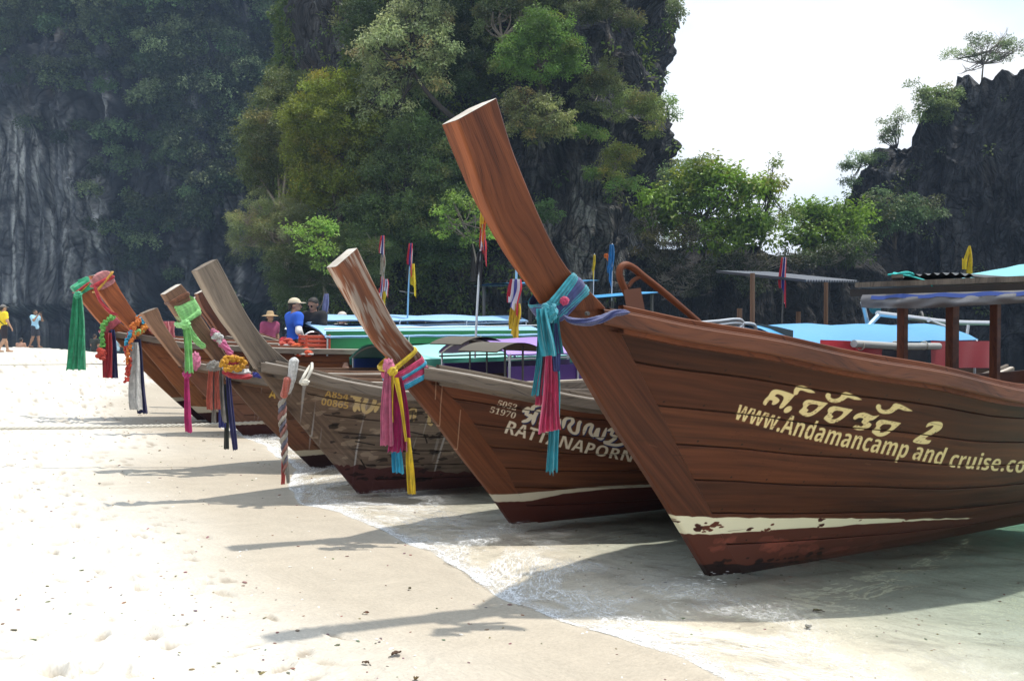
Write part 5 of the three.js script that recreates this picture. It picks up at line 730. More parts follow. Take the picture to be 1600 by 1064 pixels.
// boat B
{
  const b = boatB;
  scarf('pink and red cloth wrapped over a prow end like a cap', on(b, 157, 430), [['cap', wound(b, [148, 444], [173, 430], 0.10, { seed: 80, T: 0.070, ridges: 9, cap: true, puff: 0.002, skew: 0.08 }), clothMat([0.60, 0.24, 0.24])], ['wrap', wound(b, [147, 447], [175, 432], 0.028, { seed: 81, T: 0.080 }), clothMat(K.red)], ['wrap', wound(b, [150, 455], [174, 426], 0.016, { seed: 82, T: 0.084 }), clothMat([0.75, 0.42, 0.05])], ['loose_end', swag([on(b, 146, 446, 0.16), on(b, 156, 470, 0.15), on(b, 172, 488, 0.14), on(b, 184, 492, 0.13)], 0.022, { seed: 83 }), clothMat(K.red)]]);
  scarf('white scarf hanging from the bow with the many coloured garland', on(b, 211, 540), [['tail', hang(b, 210, 535, 213, 640, 12, 22, { seed: 84, folds: 3, z: 0.18 }), clothMat(K.white)]]);
  scarf('navy scarf hanging just beside the white scarf', on(b, 218, 530), [['tail', hang(b, 215, 530, 224, 646, 9, 15, { seed: 85, folds: 3, z: 0.14 }), clothMat(K.navy)]]);
  const fl = (l, r, s, n, c) => ['flowers', blossoms(l.map((p) => on(b, ...p)), r * 0.72, s, Math.round(n * 1.3)), clothMat(c)];
  scarf('garland of blue, orange and green flowers round the bow with the white scarf', on(b, 212, 520), [fl([[219, 495, 0.15], [213, 505, 0.2], [207, 513, 0.2]], 0.06, 86, 10, K.orange), fl([[215, 495, 0.12], [221, 498, 0.16], [223, 504, 0.18]], 0.06, 87, 8, K.cyan), fl([[229, 508, 0.18], [222, 515, 0.2], [214, 522, 0.22]], 0.06, 88, 10, [0.85, 0.3, 0.02]), fl([[213, 520, 0.22], [219, 518, 0.22]], 0.05, 89, 5, K.lime), fl([[206, 514, 0.2], [199, 530, 0.2], [197, 548, 0.2], [201, 562, 0.2], [199, 580, 0.2], [197, 594, 0.2]], 0.05, 90, 26, [0.66, 0.05, 0.02]), fl([[203, 520, 0.24], [196, 536, 0.24], [203, 545, 0.24]], 0.045, 91, 8, K.cyan), fl([[207, 522, 0.24], [200, 550, 0.26], [197, 566, 0.24]], 0.05, 92, 9, K.orange)], 'flower garlands on the bows', 'garland', 'garland');
  scarf('thin rose cloth strung behind the stubby greyed prow', on(b, 250, 510), [['loose_end', swag([on(b, 226, 505, 0.1), on(b, 238, 514, 0.2), on(b, 255, 524, 0.3)], 0.06, { seed: 93 }), clothMat(K.rose)], ['loose_end', drape(atZ(262, 502, 13.2), atZ(266, 527, 13.2), 0.16, 0.14, { seed: 94, folds: 2 }), clothMat([0.7, 0.22, 0.25])]]);
}
// boat A
{
  const b = boatA;
  scarf('sea green cloth capping a prow end, its broad tail spreading to a fringed hem', on(b, 122, 462), [['cap', wound(b, [118, 456], [142, 442], 0.10, { seed: 100, T: 0.070, ridges: 9, cap: true, puff: 0.002, skew: 0.08 }), clothMat(K.sea)], ['tail', hang(b, 121, 460, 120, 577, 10, 32, { seed: 101, folds: 4, z: 0.2, rag: 0.05 }), clothMat(K.sea)], ['knot', lump(on(b, 121, 461, 0.2), 0.06, 3), clothMat(K.sea)]]);
  scarf('thin red and yellow band over the sea green cloth', on(b, 128, 452), [['wrap', wound(b, [119, 456], [137, 442], 0.016, { seed: 102, T: 0.080 }), clothMat(K.red)], ['wrap', wound(b, [121, 460], [137, 444], 0.010, { seed: 103, T: 0.083 }), clothMat(K.yellow)]]);
  scarf('red scarf hanging from the bow with the green garland', on(b, 170, 515), [['wrap', wound(b, [162, 520], [183, 500], 0.05, { seed: 104, T: 0.10 }), clothMat([0.6, 0.12, 0.16])], ['tail', hang(b, 166, 520, 168, 590, 12, 16, { seed: 105, folds: 3, z: 0.18 }), clothMat(K.red)]]);
  scarf('navy scarf hanging behind the red scarf on the bow with the green garland', on(b, 178, 520), [['tail', hang(b, 174, 515, 180, 591, 8, 10, { seed: 106, folds: 2, z: 0.14 }), clothMat(K.navy)]]);
  scarf('green garland looped round the bow above the red scarf', on(b, 168, 505), [['flowers', blossoms([[177, 494, 0.15], [168, 500, 0.2], [161, 508, 0.2], [159, 525, 0.2], [159, 545, 0.2]].map((p) => on(b, ...p)), 0.036, 107, 30), clothMat([0.2, 0.62, 0.12])], ['flowers', blossoms([[157, 550, 0.2], [155, 556, 0.2]].map((p) => on(b, ...p)), 0.07, 108, 5), clothMat([0.7, 0.06, 0.03])]], 'flower garlands on the bows', 'garland', 'garland');
}
// mooring lines
function line(label, pts, r, nm = 'mooring_rope') { // three laid strands
  const c = new THREE.CatmullRomCurve3(pts), len = c.getLength(), T = thing(nm, label, 'rope', 'mooring ropes', pts[0].toArray()), n = Math.min(420, Math.round(len / (r * 3)));
  for (let s = 0; s < 3; s++) { const o = []; for (let i = 0; i <= n; i++) { const t = i / n, p = c.getPointAt(t).sub(pts[0]), a = t * len / (r * 9) * 6.283 / 1.0 + s * 2.094; o.push(V(p.x, p.y + Math.sin(a) * r * 0.55, p.z + Math.cos(a) * r * 0.55)); } const cc = new THREE.CatmullRomCurve3(o); mesh('strand', new THREE.TubeGeometry(cc, n, r * 0.62, 5), M.rope, T); }
}
line('pale rope stretched over the wet sand to the bow with the orange garland', [[-60, 669.5], [60, 669], [200, 667], [330, 663.5], [424, 659.5]].map(([x, y], i) => atZ(x, y, [8.6, 8.8, 9.2, 9.6, 9.85][i])), 0.019);
line('thin rope stretched over the dry sand to the bow with the sea green cloth', [[-40, 570], [80, 569.5], [165, 569], [215, 571]].map(([x, y], i) => atZ(x, y, [13.5, 13.8, 14, 14.2][i])), 0.009);
{ const b = boatG, P = (x, y, z = 0.42) => on(b, x, y, z); const T = thing('rope_loop', 'short rope loop hanging over the weathered rail near the braided hank', 'rope', null, P(480, 585).toArray()), o = P(480, 585); mesh('loop', tube([P(487, 568, 0.3), P(486, 578), P(480, 590), P(474, 597), P(471, 596), P(474, 588), P(484, 572, 0.3)].map((p) => p.sub(o)), 0.014, 7), M.rope, T); mesh('toggle', lump(P(475, 597).sub(o), 0.035, 3, 1.3, 0.8), M.rope, T); }

// ---------------------------------------------------------------- bodies: one surface round a set of tapered limbs
function surfaceNet(f, lo, hi, h) {
  const nx = Math.ceil((hi[0] - lo[0]) / h) + 1, ny = Math.ceil((hi[1] - lo[1]) / h) + 1, nz = Math.ceil((hi[2] - lo[2]) / h) + 1, D = new Float32Array(nx * ny * nz);
  for (let k = 0, q = 0; k < nz; k++) for (let j = 0; j < ny; j++) for (let i = 0; i < nx; i++, q++) D[q] = f(lo[0] + i * h, lo[1] + j * h, lo[2] + k * h);
  const id = new Int32Array(nx * ny * nz).fill(-1), pos = [], idx = [], at = (i, j, k) => (k * ny + j) * nx + i;
  for (let k = 0; k < nz - 1; k++) for (let j = 0; j < ny - 1; j++) for (let i = 0; i < nx - 1; i++) {
    let n = 0, x = 0, y = 0, z = 0; const v = []; for (let c = 0; c < 8; c++) v.push(D[at(i + (c & 1), j + ((c >> 1) & 1), k + (c >> 2))]);
    for (let a = 0; a < 8; a++) for (const b of [a | 1, a | 2, a | 4]) if (b !== a && (v[a] < 0) !== (v[b] < 0)) { const t = v[a] / (v[a] - v[b]); x += (a & 1) + ((b & 1) - (a & 1)) * t; y += ((a >> 1) & 1) + (((b >> 1) & 1) - ((a >> 1) & 1)) * t; z += (a >> 2) + ((b >> 2) - (a >> 2)) * t; n++; }
    if (n) { id[at(i, j, k)] = pos.length / 3; pos.push(lo[0] + (i + x / n) * h, lo[1] + (j + y / n) * h, lo[2] + (k + z / n) * h); }
  }
  const quad = (a, b, c, d, fl) => { if (a < 0 || b < 0 || c < 0 || d < 0) return; fl ? idx.push(a, c, b, a, d, c) : idx.push(a, b, c, a, c, d); };
  for (let k = 1; k < nz - 1; k++) for (let j = 1; j < ny - 1; j++) for (let i = 1; i < nx - 1; i++) {
    const s = D[at(i, j, k)] < 0;
    if (s !== D[at(i + 1, j, k)] < 0) quad(id[at(i, j - 1, k - 1)], id[at(i, j, k - 1)], id[at(i, j, k)], id[at(i, j - 1, k)], !s);
    if (s !== D[at(i, j + 1, k)] < 0) quad(id[at(i - 1, j, k - 1)], id[at(i - 1, j, k)], id[at(i, j, k)], id[at(i, j, k - 1)], !s);
    if (s !== D[at(i, j, k + 1)] < 0) quad(id[at(i - 1, j - 1, k)], id[at(i, j - 1, k)], id[at(i, j, k)], id[at(i - 1, j, k)], !s);
  }
  const g = new THREE.BufferGeometry(); g.setAttribute('position', new THREE.Float32BufferAttribute(pos, 3)); g.setIndex(idx); g.computeVertexNormals(); return g;
}
const capsule = (a, b, ra, rb) => { const dx = b[0] - a[0], dy = b[1] - a[1], dz = b[2] - a[2], l2 = dx * dx + dy * dy + dz * dz || 1e-9; return (x, y, z) => { const t = clamp(((x - a[0]) * dx + (y - a[1]) * dy + (z - a[2]) * dz) / l2), ex = x - a[0] - dx * t, ey = y - a[1] - dy * t, ez = z - a[2] - dz * t; return Math.sqrt(ex * ex + ey * ey + ez * ez) - (ra + (rb - ra) * t); }; };
const smin = (list, k) => (x, y, z) => { let s = 0; for (const f of list) s += Math.exp(-f(x, y, z) / k); return -k * Math.log(Math.max(s, 1e-30)); };
const mixP = (a, b, t) => [0, 1, 2].map((i) => lerp(a[i], b[i], t));
const boundsOf = (pts, m) => [[0, 1, 2].map((i) => Math.min(...pts.map((p) => p[i])) - m), [0, 1, 2].map((i) => Math.max(...pts.map((p) => p[i])) + m)];
// joints in metres, x to the person's left, y up, z to the front
const STAND = { pel: [0, 0.92, 0], chest: [0, 1.24, 0], neck: [0, 1.42, 0], head: [0, 1.57, 0.015], shL: [0.18, 1.38, 0], elL: [0.23, 1.10, -0.02], haL: [0.24, 0.86, 0.05], shR: [-0.18, 1.38, 0], elR: [-0.23, 1.10, -0.02], haR: [-0.24, 0.86, 0.05], hiL: [0.09, 0.90, 0], knL: [0.10, 0.49, 0.02], anL: [0.10, 0.08, -0.02], hiR: [-0.09, 0.90, 0], knR: [-0.10, 0.49, 0.02], anR: [-0.10, 0.08, -0.02] };
function person(label, group, pos, turn, o) {
  const J = { ...STAND, ...(o.pose || {}) }, skin = std(C(...(o.skin || [0.36, 0.20, 0.13])), 0.65), T = thing('person', label, 'person', group, pos.toArray(), turn), cap = (a, b, r, q) => capsule(J[a] || a, J[b] || b, r, q), h = o.cell || 0.014, up = o.slim ?? 1;
  const toe = (s) => { const a = J['an' + s], k = J['kn' + s]; const f = o.feet?.[s] || [0, -0.05, 0.16]; return [a[0] + f[0], a[1] + f[1], a[2] + f[2]]; };
  const limbs = [capsule([J.pel[0] + 0.06, J.pel[1], J.pel[2]], [J.pel[0] - 0.06, J.pel[1], J.pel[2]], 0.115, 0.115), cap('pel', 'chest', 0.115 * up, 0.125 * up), capsule(mixP(J.chest, J.shL, 0.45), mixP(J.chest, J.shR, 0.45), 0.10, 0.10), cap('shL', 'shR', 0.062, 0.062), cap('neck', mixP(J.neck, J.head, 0.6), 0.055, 0.05)];
  const arms = [], legs = [];
  for (const s of ['L', 'R']) { arms.push(cap('sh' + s, 'el' + s, 0.056, 0.042), cap('el' + s, 'ha' + s, 0.041, 0.027)); legs.push(cap('hi' + s, 'kn' + s, 0.088, 0.055), cap('kn' + s, mixP(J['kn' + s], J['an' + s], 0.35), 0.054, 0.056), cap(mixP(J['kn' + s], J['an' + s], 0.35), 'an' + s, 0.056, 0.036), capsule([J['an' + s][0], J['an' + s][1] - 0.03, J['an' + s][2] - 0.03], toe(s), 0.038, 0.028)); }
  const all = [...limbs, ...arms, ...legs], pts = [...Object.values(J), toe('L'), toe('R')], [lo, hi] = boundsOf(pts, 0.17), parts = [];
  parts.push(surfaceNet(smin(all, 0.018), lo, hi, h));
  // hands: palm, four unequal fingers bent at a knuckle, a thumb off the side
  for (const s of ['L', 'R']) {
    const e = V(...J['el' + s]), w = V(...J['ha' + s]), d = w.clone().sub(e).normalize(), side = V().crossVectors(d, Math.abs(d.y) > 0.8 ? V(0, 0, 1) : V(0, 1, 0)).normalize(), nn = V().crossVectors(side, d).multiplyScalar(s === 'L' ? 1 : -1), P = (a, b, c) => w.clone().addScaledVector(d, a).addScaledVector(side, b).addScaledVector(nn, c).toArray(), cur = o.grip ? 0.05 : 0.02;
    const fs = [capsule(P(0, 0, 0), P(0.075, 0.02, 0), 0.022, 0.016), capsule(P(0.01, 0, 0), P(0.075, -0.02, 0), 0.02, 0.016), capsule(P(0.02, 0.02, 0), P(0.055, 0.052, 0.018), 0.012, 0.010), capsule(P(0.055, 0.052, 0.018), P(0.085, 0.055, 0.035), 0.010, 0.008)];
    [[-0.03, 0.055], [-0.010, 0.068], [0.010, 0.072], [0.030, 0.062]].forEach(([b, l]) => { fs.push(capsule(P(0.075, b, 0), P(0.075 + l * 0.55, b * 1.1, cur * 0.5), 0.009, 0.0085), capsule(P(0.075 + l * 0.55, b * 1.1, cur * 0.5), P(0.075 + l * (o.grip ? 0.75 : 0.98), b * 1.1, cur * 1.3), 0.0085, 0.007)); });
    const [a, b] = boundsOf([P(0, 0, 0), P(0.15, 0.06, 0.07), P(0.15, -0.05, 0.07), P(0.15, -0.05, 0), P(0.1, 0.06, -0.02)], 0.03); parts.push(surfaceNet(smin(fs, 0.004), a, b, o.handCell || 0.006));
  }
  // head: skull, jaw, nose, ears
  const hr = o.turnHead || 0, nod = o.nod || 0, hc = V(...J.head), rot = new THREE.Matrix4().makeRotationFromEuler(new THREE.Euler(nod, hr, 0, 'YXZ')), inv = rot.clone().invert(), q = V(), el = (c, r) => (x, y, z) => { const dx = (x - c[0]) / r[0], dy = (y - c[1]) / r[1], dz = (z - c[2]) / r[2], k = Math.sqrt(dx * dx + dy * dy + dz * dz); return (k - 1) * Math.min(...r); };
  const hf = smin([el([0, 0.03, -0.005], [0.076, 0.088, 0.094]), el([0, -0.045, 0.025], [0.055, 0.062, 0.062]), capsule([0, 0.012, 0.088], [0, -0.022, 0.108], 0.009, 0.014), el([0.078, -0.005, -0.01], [0.012, 0.030, 0.020]), el([-0.078, -0.005, -0.01], [0.012, 0.030, 0.020]), capsule([-0.02, -0.062, 0.083], [0.02, -0.062, 0.083], 0.009, 0.009), capsule([-0.035, 0.026, 0.082], [0.035, 0.026, 0.082], 0.010, 0.010)], 0.008);
  const hg = surfaceNet(hf, [-0.11, -0.13, -0.13], [0.11, 0.14, 0.14], o.headCell || 0.007); const place = (g) => { g.applyMatrix4(rot); g.translate(hc.x, hc.y, hc.z); return g; };
  parts.push(place(hg)); mesh('body', merge(parts), skin, T);
  const eye = []; for (const s of [-1, 1]) { const e = new THREE.SphereGeometry(0.010, 8, 6); e.translate(0.030 * s, 0.004, 0.079); eye.push(place(e)); } const mo = new THREE.SphereGeometry(0.012, 8, 5); mo.scale(1.8, 0.35, 0.6); mo.translate(0, -0.062, 0.090); mesh('eyes', eye, std(C(0.03, 0.025, 0.02), 0.3), T); mesh('mouth', place(mo), std(C(0.30, 0.10, 0.08), 0.6), T);
  if (o.hair !== null) { const hd = el([0, 0.035, -0.012], [0.087, 0.098, 0.106]), back = el([0, -0.02 - (o.hairLong || 0) / 2, -0.062], [0.075, 0.075 + (o.hairLong || 0), 0.048]), f = (x, y, z) => Math.max(Math.min(hd(x, y, z), back(x, y, z)), (z - 0.035) * 0.7 - (y - 0.045) * 0.75); mesh('hair', place(surfaceNet(f, [-0.12, -0.2 - (o.hairLong || 0) * 2, -0.14], [0.12, 0.16, 0.14], 0.008)), std(C(...(o.hair || [0.02, 0.016, 0.014])), 0.7), T); }
  if (o.cap) { const dome = (x, y, z) => Math.max(el([0, 0.045, -0.008], [0.096, 0.098, 0.112])(x, y, z), 0.045 - y), brim = (x, y, z) => Math.max(el([0, 0.05, 0.10], [0.085, 0.012, 0.095])(x, y, z), -0.2); mesh('cap', place(surfaceNet((x, y, z) => Math.min(dome(x, y, z), brim(x, y, z)), [-0.13, 0.01, -0.15], [0.13, 0.18, 0.23], 0.008)), std(C(...o.cap), 0.85), T); }
  if (o.hat) { const g = new THREE.LatheGeometry([[0.001, 0.16], [0.06, 0.155], [0.085, 0.12], [0.092, 0.06], [0.16, 0.045], [0.205, 0.03], [0.205, 0.026], [0.09, 0.05]].map(([a, b]) => new THREE.Vector2(a, b)), 24); mesh('hat', place(g), std(C(...o.hat), 0.9), T); }
  if (o.glasses) { const g = []; for (const s of [-1, 1]) { const e = new THREE.SphereGeometry(0.024, 10, 6); e.scale(1, 0.75, 0.3); e.translate(0.03 * s, 0.005, 0.094); g.push(place(e)); } mesh('sunglasses', g, std(C(0.01, 0.01, 0.01), 0.15), T); }
  const grow = (list, m) => list.map((f) => (x, y, z) => f(x, y, z) - m), clothed = (name, list, m, color, cut, k = 0.02) => { const f = smin(grow(list, m), k), g = cut ? (x, y, z) => Math.max(f(x, y, z), cut(x, y, z)) : f; mesh(name, surfaceNet((x, y, z) => g(x, y, z) - 0.004 * N3(x * 14, y * 14, z * 14 + 3), lo, hi, h), std(C(...color), 0.9), T); };
  const sl = o.sleeve ?? 0.55, sleeves = ['L', 'R'].map((s) => capsule(J['sh' + s], mixP(J['sh' + s], J['el' + s], sl), 0.060, 0.058));
  if (o.shirt) clothed('shirt', [...limbs.slice(0, 4), ...sleeves], 0.014, o.shirt, (x, y, z) => Math.max((J.pel[1] - 0.08 - y) * 0.9, -1), 0.025);
  if (o.longSleeves) clothed('sleeves', arms, 0.007, o.longSleeves);
  const leg2 = (t) => ['L', 'R'].flatMap((s) => [cap('hi' + s, mixP(J['hi' + s], J['kn' + s], Math.min(1, t)), 0.092, 0.075), ...(t > 1 ? [cap('kn' + s, mixP(J['kn' + s], J['an' + s], t - 1), 0.07, 0.055)] : [])]);
  if (o.shorts) clothed('shorts', [limbs[0], ...leg2(o.legs || 0.85)], 0.012, o.shorts, (x, y, z) => (y - J.pel[1] - 0.10));
  return T;
}
const gnd = (px, py) => { let h = 0.5; for (let i = 0; i < 12; i++) { const p = atY(px, py, h); h = lerp(h, sandHeight(p.x, -p.z, false)[0], 0.6); } return atY(px, py, h); };
const WALK = { knL: [0.10, 0.50, 0.10], anL: [0.10, 0.09, 0.20], knR: [-0.10, 0.49, 0.0], anR: [-0.10, 0.10, -0.20], elL: [0.25, 1.12, -0.10], haL: [0.25, 0.88, -0.06], elR: [-0.25, 1.12, 0.04], haR: [-0.25, 0.90, 0.16] };
{
  const p = gnd(4, 551); const s = 1; const t = person('person in a yellow t-shirt and dark shorts walking barefoot on the sand', 'people on the beach', p, 2.5, { shirt: [0.80, 0.60, 0.03], shorts: [0.025, 0.02, 0.025], cap: [0.16, 0.15, 0.14], pose: WALK, skin: [0.42, 0.25, 0.16] });
  const strap = tube([V(0.12, 1.45, 0.06), V(0.02, 1.28, 0.155), V(-0.10, 1.06, 0.14), V(-0.16, 0.98, 0.02), V(-0.08, 1.12, -0.14), V(0.06, 1.34, -0.14), V(0.12, 1.45, 0.06)], 0.014, 6); mesh('shoulder_strap', strap, std(C(0.03, 0.03, 0.03), 0.8), t);
}
{
  const p = atZ(54, 543, 40); p.y = sandHeight(p.x, -p.z)[0]; const t = person('person in a light blue shirt holding up a camera on the far sand', 'people on the beach', p, 1.35, { shirt: [0.32, 0.55, 0.72], shorts: [0.03, 0.035, 0.05], skin: [0.25, 0.14, 0.09], grip: true, legs: 0.8, pose: { elL: [0.26, 1.22, 0.16], haL: [0.08, 1.47, 0.24], elR: [-0.26, 1.22, 0.16], haR: [-0.08, 1.47, 0.24], knL: [0.1, 0.50, 0.08], anL: [0.11, 0.08, 0.10], knR: [-0.1, 0.5, -0.02], anR: [-0.1, 0.10, -0.20] } });
  mesh('hand_bag', [box(0.24, 0.26, 0.10, 0.23, 0.98, -0.14, 0.3, 0, 0, 0.03), tube([V(0.2, 1.1, -0.14), V(0.08, 1.36, -0.13), V(-0.1, 1.46, 0)], 0.012, 6)], std(C(0.50, 0.03, 0.04), 0.7), t); mesh('camera', box(0.15, 0.09, 0.05, 0, 1.57, 0.34, 0, 0, 0, 0.01), std(C(0.02, 0.02, 0.02), 0.4), t);
}
const SIT = { pel: [0, 0.12, 0], chest: [0, 0.44, 0.02], neck: [0, 0.62, 0.03], head: [0, 0.77, 0.06], shL: [0.19, 0.57, 0.02], elL: [0.26, 0.32, 0.08], haL: [0.16, 0.2, 0.28], shR: [-0.19, 0.57, 0.02], elR: [-0.26, 0.32, 0.08], haR: [-0.16, 0.2, 0.28], hiL: [0.1, 0.12, 0.02], knL: [0.16, 0.36, 0.40], anL: [0.14, 0.07, 0.62], hiR: [-0.1, 0.12, 0.02], knR: [-0.16, 0.36, 0.40], anR: [-0.14, 0.07, 0.62] };
const seat = (px, pyHead, D, up = 0.86) => { const p = atZ(px, pyHead, D); p.y -= up; return p; };
person('person with a bare back sitting at the far edge of the sand', 'people bathing beyond the sand', seat(31, 529, 46.5), Math.PI, { pose: SIT, skin: [0.40, 0.22, 0.15], shorts: [0.05, 0.05, 0.08] });
person('person in a black vest with a bright green stripe sitting beyond the sand', 'people bathing beyond the sand', seat(146, 523, 46.5), Math.PI - 0.3, { pose: SIT, shirt: [0.03, 0.035, 0.03], shorts: [0.03, 0.03, 0.03], longSleeves: null, hair: [0.03, 0.02, 0.02] }).add((() => { const m = new THREE.Mesh(tube([V(0.13, 0.60, 0.05), V(0.13, 0.45, 0.15), V(0.10, 0.25, 0.13)], 0.02, 6), std(C(0.2, 0.7, 0.05), 0.7)); m.name = 'stripe'; return m; })());
person('person in pale blue sitting beyond the sand, half behind the red scarf', 'people bathing beyond the sand', seat(181, 524, 46.8), Math.PI + 0.4, { pose: SIT, shirt: [0.30, 0.45, 0.55], shorts: [0.03, 0.03, 0.06] });
// on and about the far boats
const standAt = (px, pyTop, D, ht) => { const p = atZ(px, pyTop, D); p.y -= ht; return p; };
person('person in royal blue t-shirt with white sleeves and beige cap, standing on a bow', 'people on the boats', standAt(459, 466, 15.4, 1.70), 2.2, { shirt: [0.02, 0.10, 0.52], longSleeves: [0.72, 0.70, 0.66], shorts: [0.018, 0.018, 0.022], legs: 1.9, cap: [0.55, 0.47, 0.34], hairLong: 0.06, turnHead: -0.5, slim: 0.9, pose: { elL: [0.26, 1.12, 0.05], haL: [0.30, 0.90, 0.20], elR: [-0.30, 1.13, -0.04], haR: [-0.24, 0.98, 0.10] } });
{
  const t = person('person in a black t-shirt and sunglasses looking down, standing on a bow', 'people on the boats', standAt(490, 463, 15.6, 1.72), -0.45, { shirt: [0.012, 0.012, 0.014], shorts: [0.02, 0.02, 0.025], legs: 1.9, glasses: true, hairLong: 0.09, nod: 0.35, skin: [0.28, 0.15, 0.10], grip: true, pose: { elL: [0.27, 1.12, 0.08], haL: [0.16, 0.92, 0.24], elR: [-0.27, 1.12, 0.08], haR: [-0.16, 0.92, 0.24] } });
  const cv = document.createElement('canvas'); cv.width = 128; cv.height = 48; const x = cv.getContext('2d'); x.fillStyle = '#08080a'; x.fillRect(0, 0, 128, 48); x.fillStyle = '#e8e8e8'; x.font = 'bold 40px sans-serif'; x.fillText('VANS', 8, 38); x.fillRect(40, 6, 84, 5); const tx = new THREE.CanvasTexture(cv); tx.colorSpace = THREE.SRGBColorSpace;
  mesh('print', gridGeo(8, 2, (u, v) => { const a = (u - 0.5) * 0.9; return [Math.sin(a) * 0.17, 1.22 + v * 0.065, 0.153 * Math.cos(a * 0.8), u, v]; }), std(C(1, 1, 1), 0.9, { map: tx }), t);
}
person('person in a patterned pink top and straw hat far behind the bows', 'people on the boats', standAt(421, 486, 22, 1.72), 0.9, { shirt: [0.25, 0.045, 0.11], shorts: [0.05, 0.03, 0.05], legs: 1.7, hat: [0.38, 0.26, 0.14], hairLong: 0.05 });
person('person with a pale towel over the head behind the blue canopy', 'people on the boats', seat(531, 490, 17.6), 1.2, { pose: SIT, skin: [0.42, 0.27, 0.2], hair: [0.55, 0.48, 0.42], hairLong: 0.12, shirt: [0.50, 0.44, 0.40], shorts: [0.1, 0.1, 0.1] });
person('person in a red top bending down among the bows', 'people on the boats', seat(443, 512, 16.2, 0.78), 2.6, { pose: { ...SIT, chest: [0, 0.40, 0.12], neck: [0, 0.54, 0.24], head: [0, 0.62, 0.36], shL: [0.18, 0.52, 0.18], shR: [-0.18, 0.52, 0.18] }, shirt: [0.52, 0.03, 0.04], shorts: [0.03, 0.03, 0.05] });
person('person in swimwear sitting under the blue canopy above the green side', 'people on the boats', seat(540, 522, 15.6), 0.5, { pose: SIT, skin: [0.48, 0.27, 0.19], shorts: [0.04, 0.05, 0.35], hair: [0.1, 0.06, 0.03] });
person('person in dark clothes sitting under the blue canopy beside the hoop', 'people on the boats', seat(578, 520, 15.9), 0.2, { pose: SIT, skin: [0.3, 0.17, 0.11], shirt: [0.02, 0.02, 0.025], shorts: [0.02, 0.02, 0.03] });

// ---------------------------------------------------------------- canopies and gear on the boats
const Lof = (b, px, z) => { const d = ray(px, 508), r = d.x / -d.z, bx = b.base.x, bz = -b.base.z; return (r * (bz - z * b.c) - bx - z * b.sn) / (b.c - r * b.sn); };
const hOf = (b, px, py, z) => { const L = Lof(b, px, z), p = b.world(L, 0, z); return EYE + (508 - py) / FPX * -p.z - b.by; };
const tarp = (c, rough = 0.5) => std(C(...c), rough, { bumpMap: T_CLOTH, bumpScale: 0.004 });
function canopy(b, o) { // an arched roof on posts, in the boat's frame; parts of the boat
  const { L0, L1, h, w } = o, rise = o.rise ?? 0.16, T = b.o, hL = (L) => h + (o.slope || 0) * (L - L0), n = Math.max(2, Math.round((L1 - L0) / 1.5));
  const arch = (t) => rise * (1 - Math.pow(Math.abs(t), 2.2)), surf = (dy) => (u, v) => { const L = lerp(L0, L1, u), t = v * 2 - 1; return [L, hL(L) + arch(t) + dy - 0.025 * Math.pow(Math.sin(u * n * Math.PI), 2) * (1 - t * t) + 0.012 * N3(L * 2.2, t * 3, o.seed || 1), t * w, L, v * w * 2]; };
  mesh('canopy', [gridGeo(40, 14, surf(0)), gridGeo(40, 14, surf(-0.02), false, true)], o.mat, T);
  if (o.stripe) mesh('canopy_stripe', gridGeo(40, 5, (u, v) => { const L = lerp(L0, L1, u), t = lerp(o.stripe[0], o.stripe[1], v); return [L, hL(L) + arch(t) + 0.012, t * w, L, v]; }), o.stripeMat, T);
  if (o.valance) for (const s of [1, -1]) mesh('valance', gridGeo(50, 4, (u, v) => { const L = lerp(L0, L1, u); return [L, hL(L) - o.valance * v * (1 + 0.12 * Math.sin(L * 9)), s * (w + 0.012 + 0.012 * Math.sin(L * 7 + v * 2)), L, v * 0.3]; }), o.valMat || o.mat, T);
  for (let k = 0; k <= n; k++) { const L = lerp(L0 + 0.05, L1 - 0.05, k / n); if (o.hoops !== false) mesh('hoop', tube([V(L, hL(L) - 0.02, w), V(L, hL(L) + arch(0.7) - 0.025, w * 0.7), V(L, hL(L) + rise - 0.025, 0), V(L, hL(L) + arch(0.7) - 0.025, -w * 0.7), V(L, hL(L) - 0.02, -w)], 0.014, 6), M.steel, T); for (const s of [1, -1]) mesh('post', tube([V(L, b.gun(L) - 0.1, s * (w - 0.03)), V(L, hL(L) + 0.01, s * (w - 0.02))], o.postR || 0.016, 6), o.postMat || M.steel, T); }
  if (o.side) for (const s of [1, -1]) mesh('side_panel', [box(L1 - L0 - 0.1, o.side, 0.03, (L0 + L1) / 2, b.gun((L0 + L1) / 2) + o.side / 2 + 0.02, s * (w - 0.06), 0, 0, 0, 0.006)], o.sideMat, T);
  if (o.rail) for (const s of [1, -1]) mesh('side_rail', tube([V(L0, b.gun(L0) + o.rail, s * (w - 0.03)), V(L1, b.gun(L1) + o.rail, s * (w - 0.03))], 0.014, 6), M.steel, T);
}
const blueT = tarp([0.13, 0.36, 0.66], 0.4), paleT = tarp([0.30, 0.50, 0.74], 0.4), aquaT = tarp([0.30, 0.66, 0.58], 0.45), dgreen = tarp([0.01, 0.12, 0.085], 0.6), greenP = std(C(0.012, 0.16, 0.045), 0.45), blueP = std(C(0.012, 0.035, 0.17), 0.45), purpleP = std(C(0.06, 0.02, 0.14), 0.45), purpleT = tarp([0.34, 0.22, 0.55], 0.45), skyT = tarp([0.06, 0.30, 0.58], 0.4), redT = tarp([0.46, 0.02, 0.035], 0.6), whiteT = tarp([0.45, 0.46, 0.46], 0.5), darkT = tarp([0.05, 0.055, 0.05], 0.7);
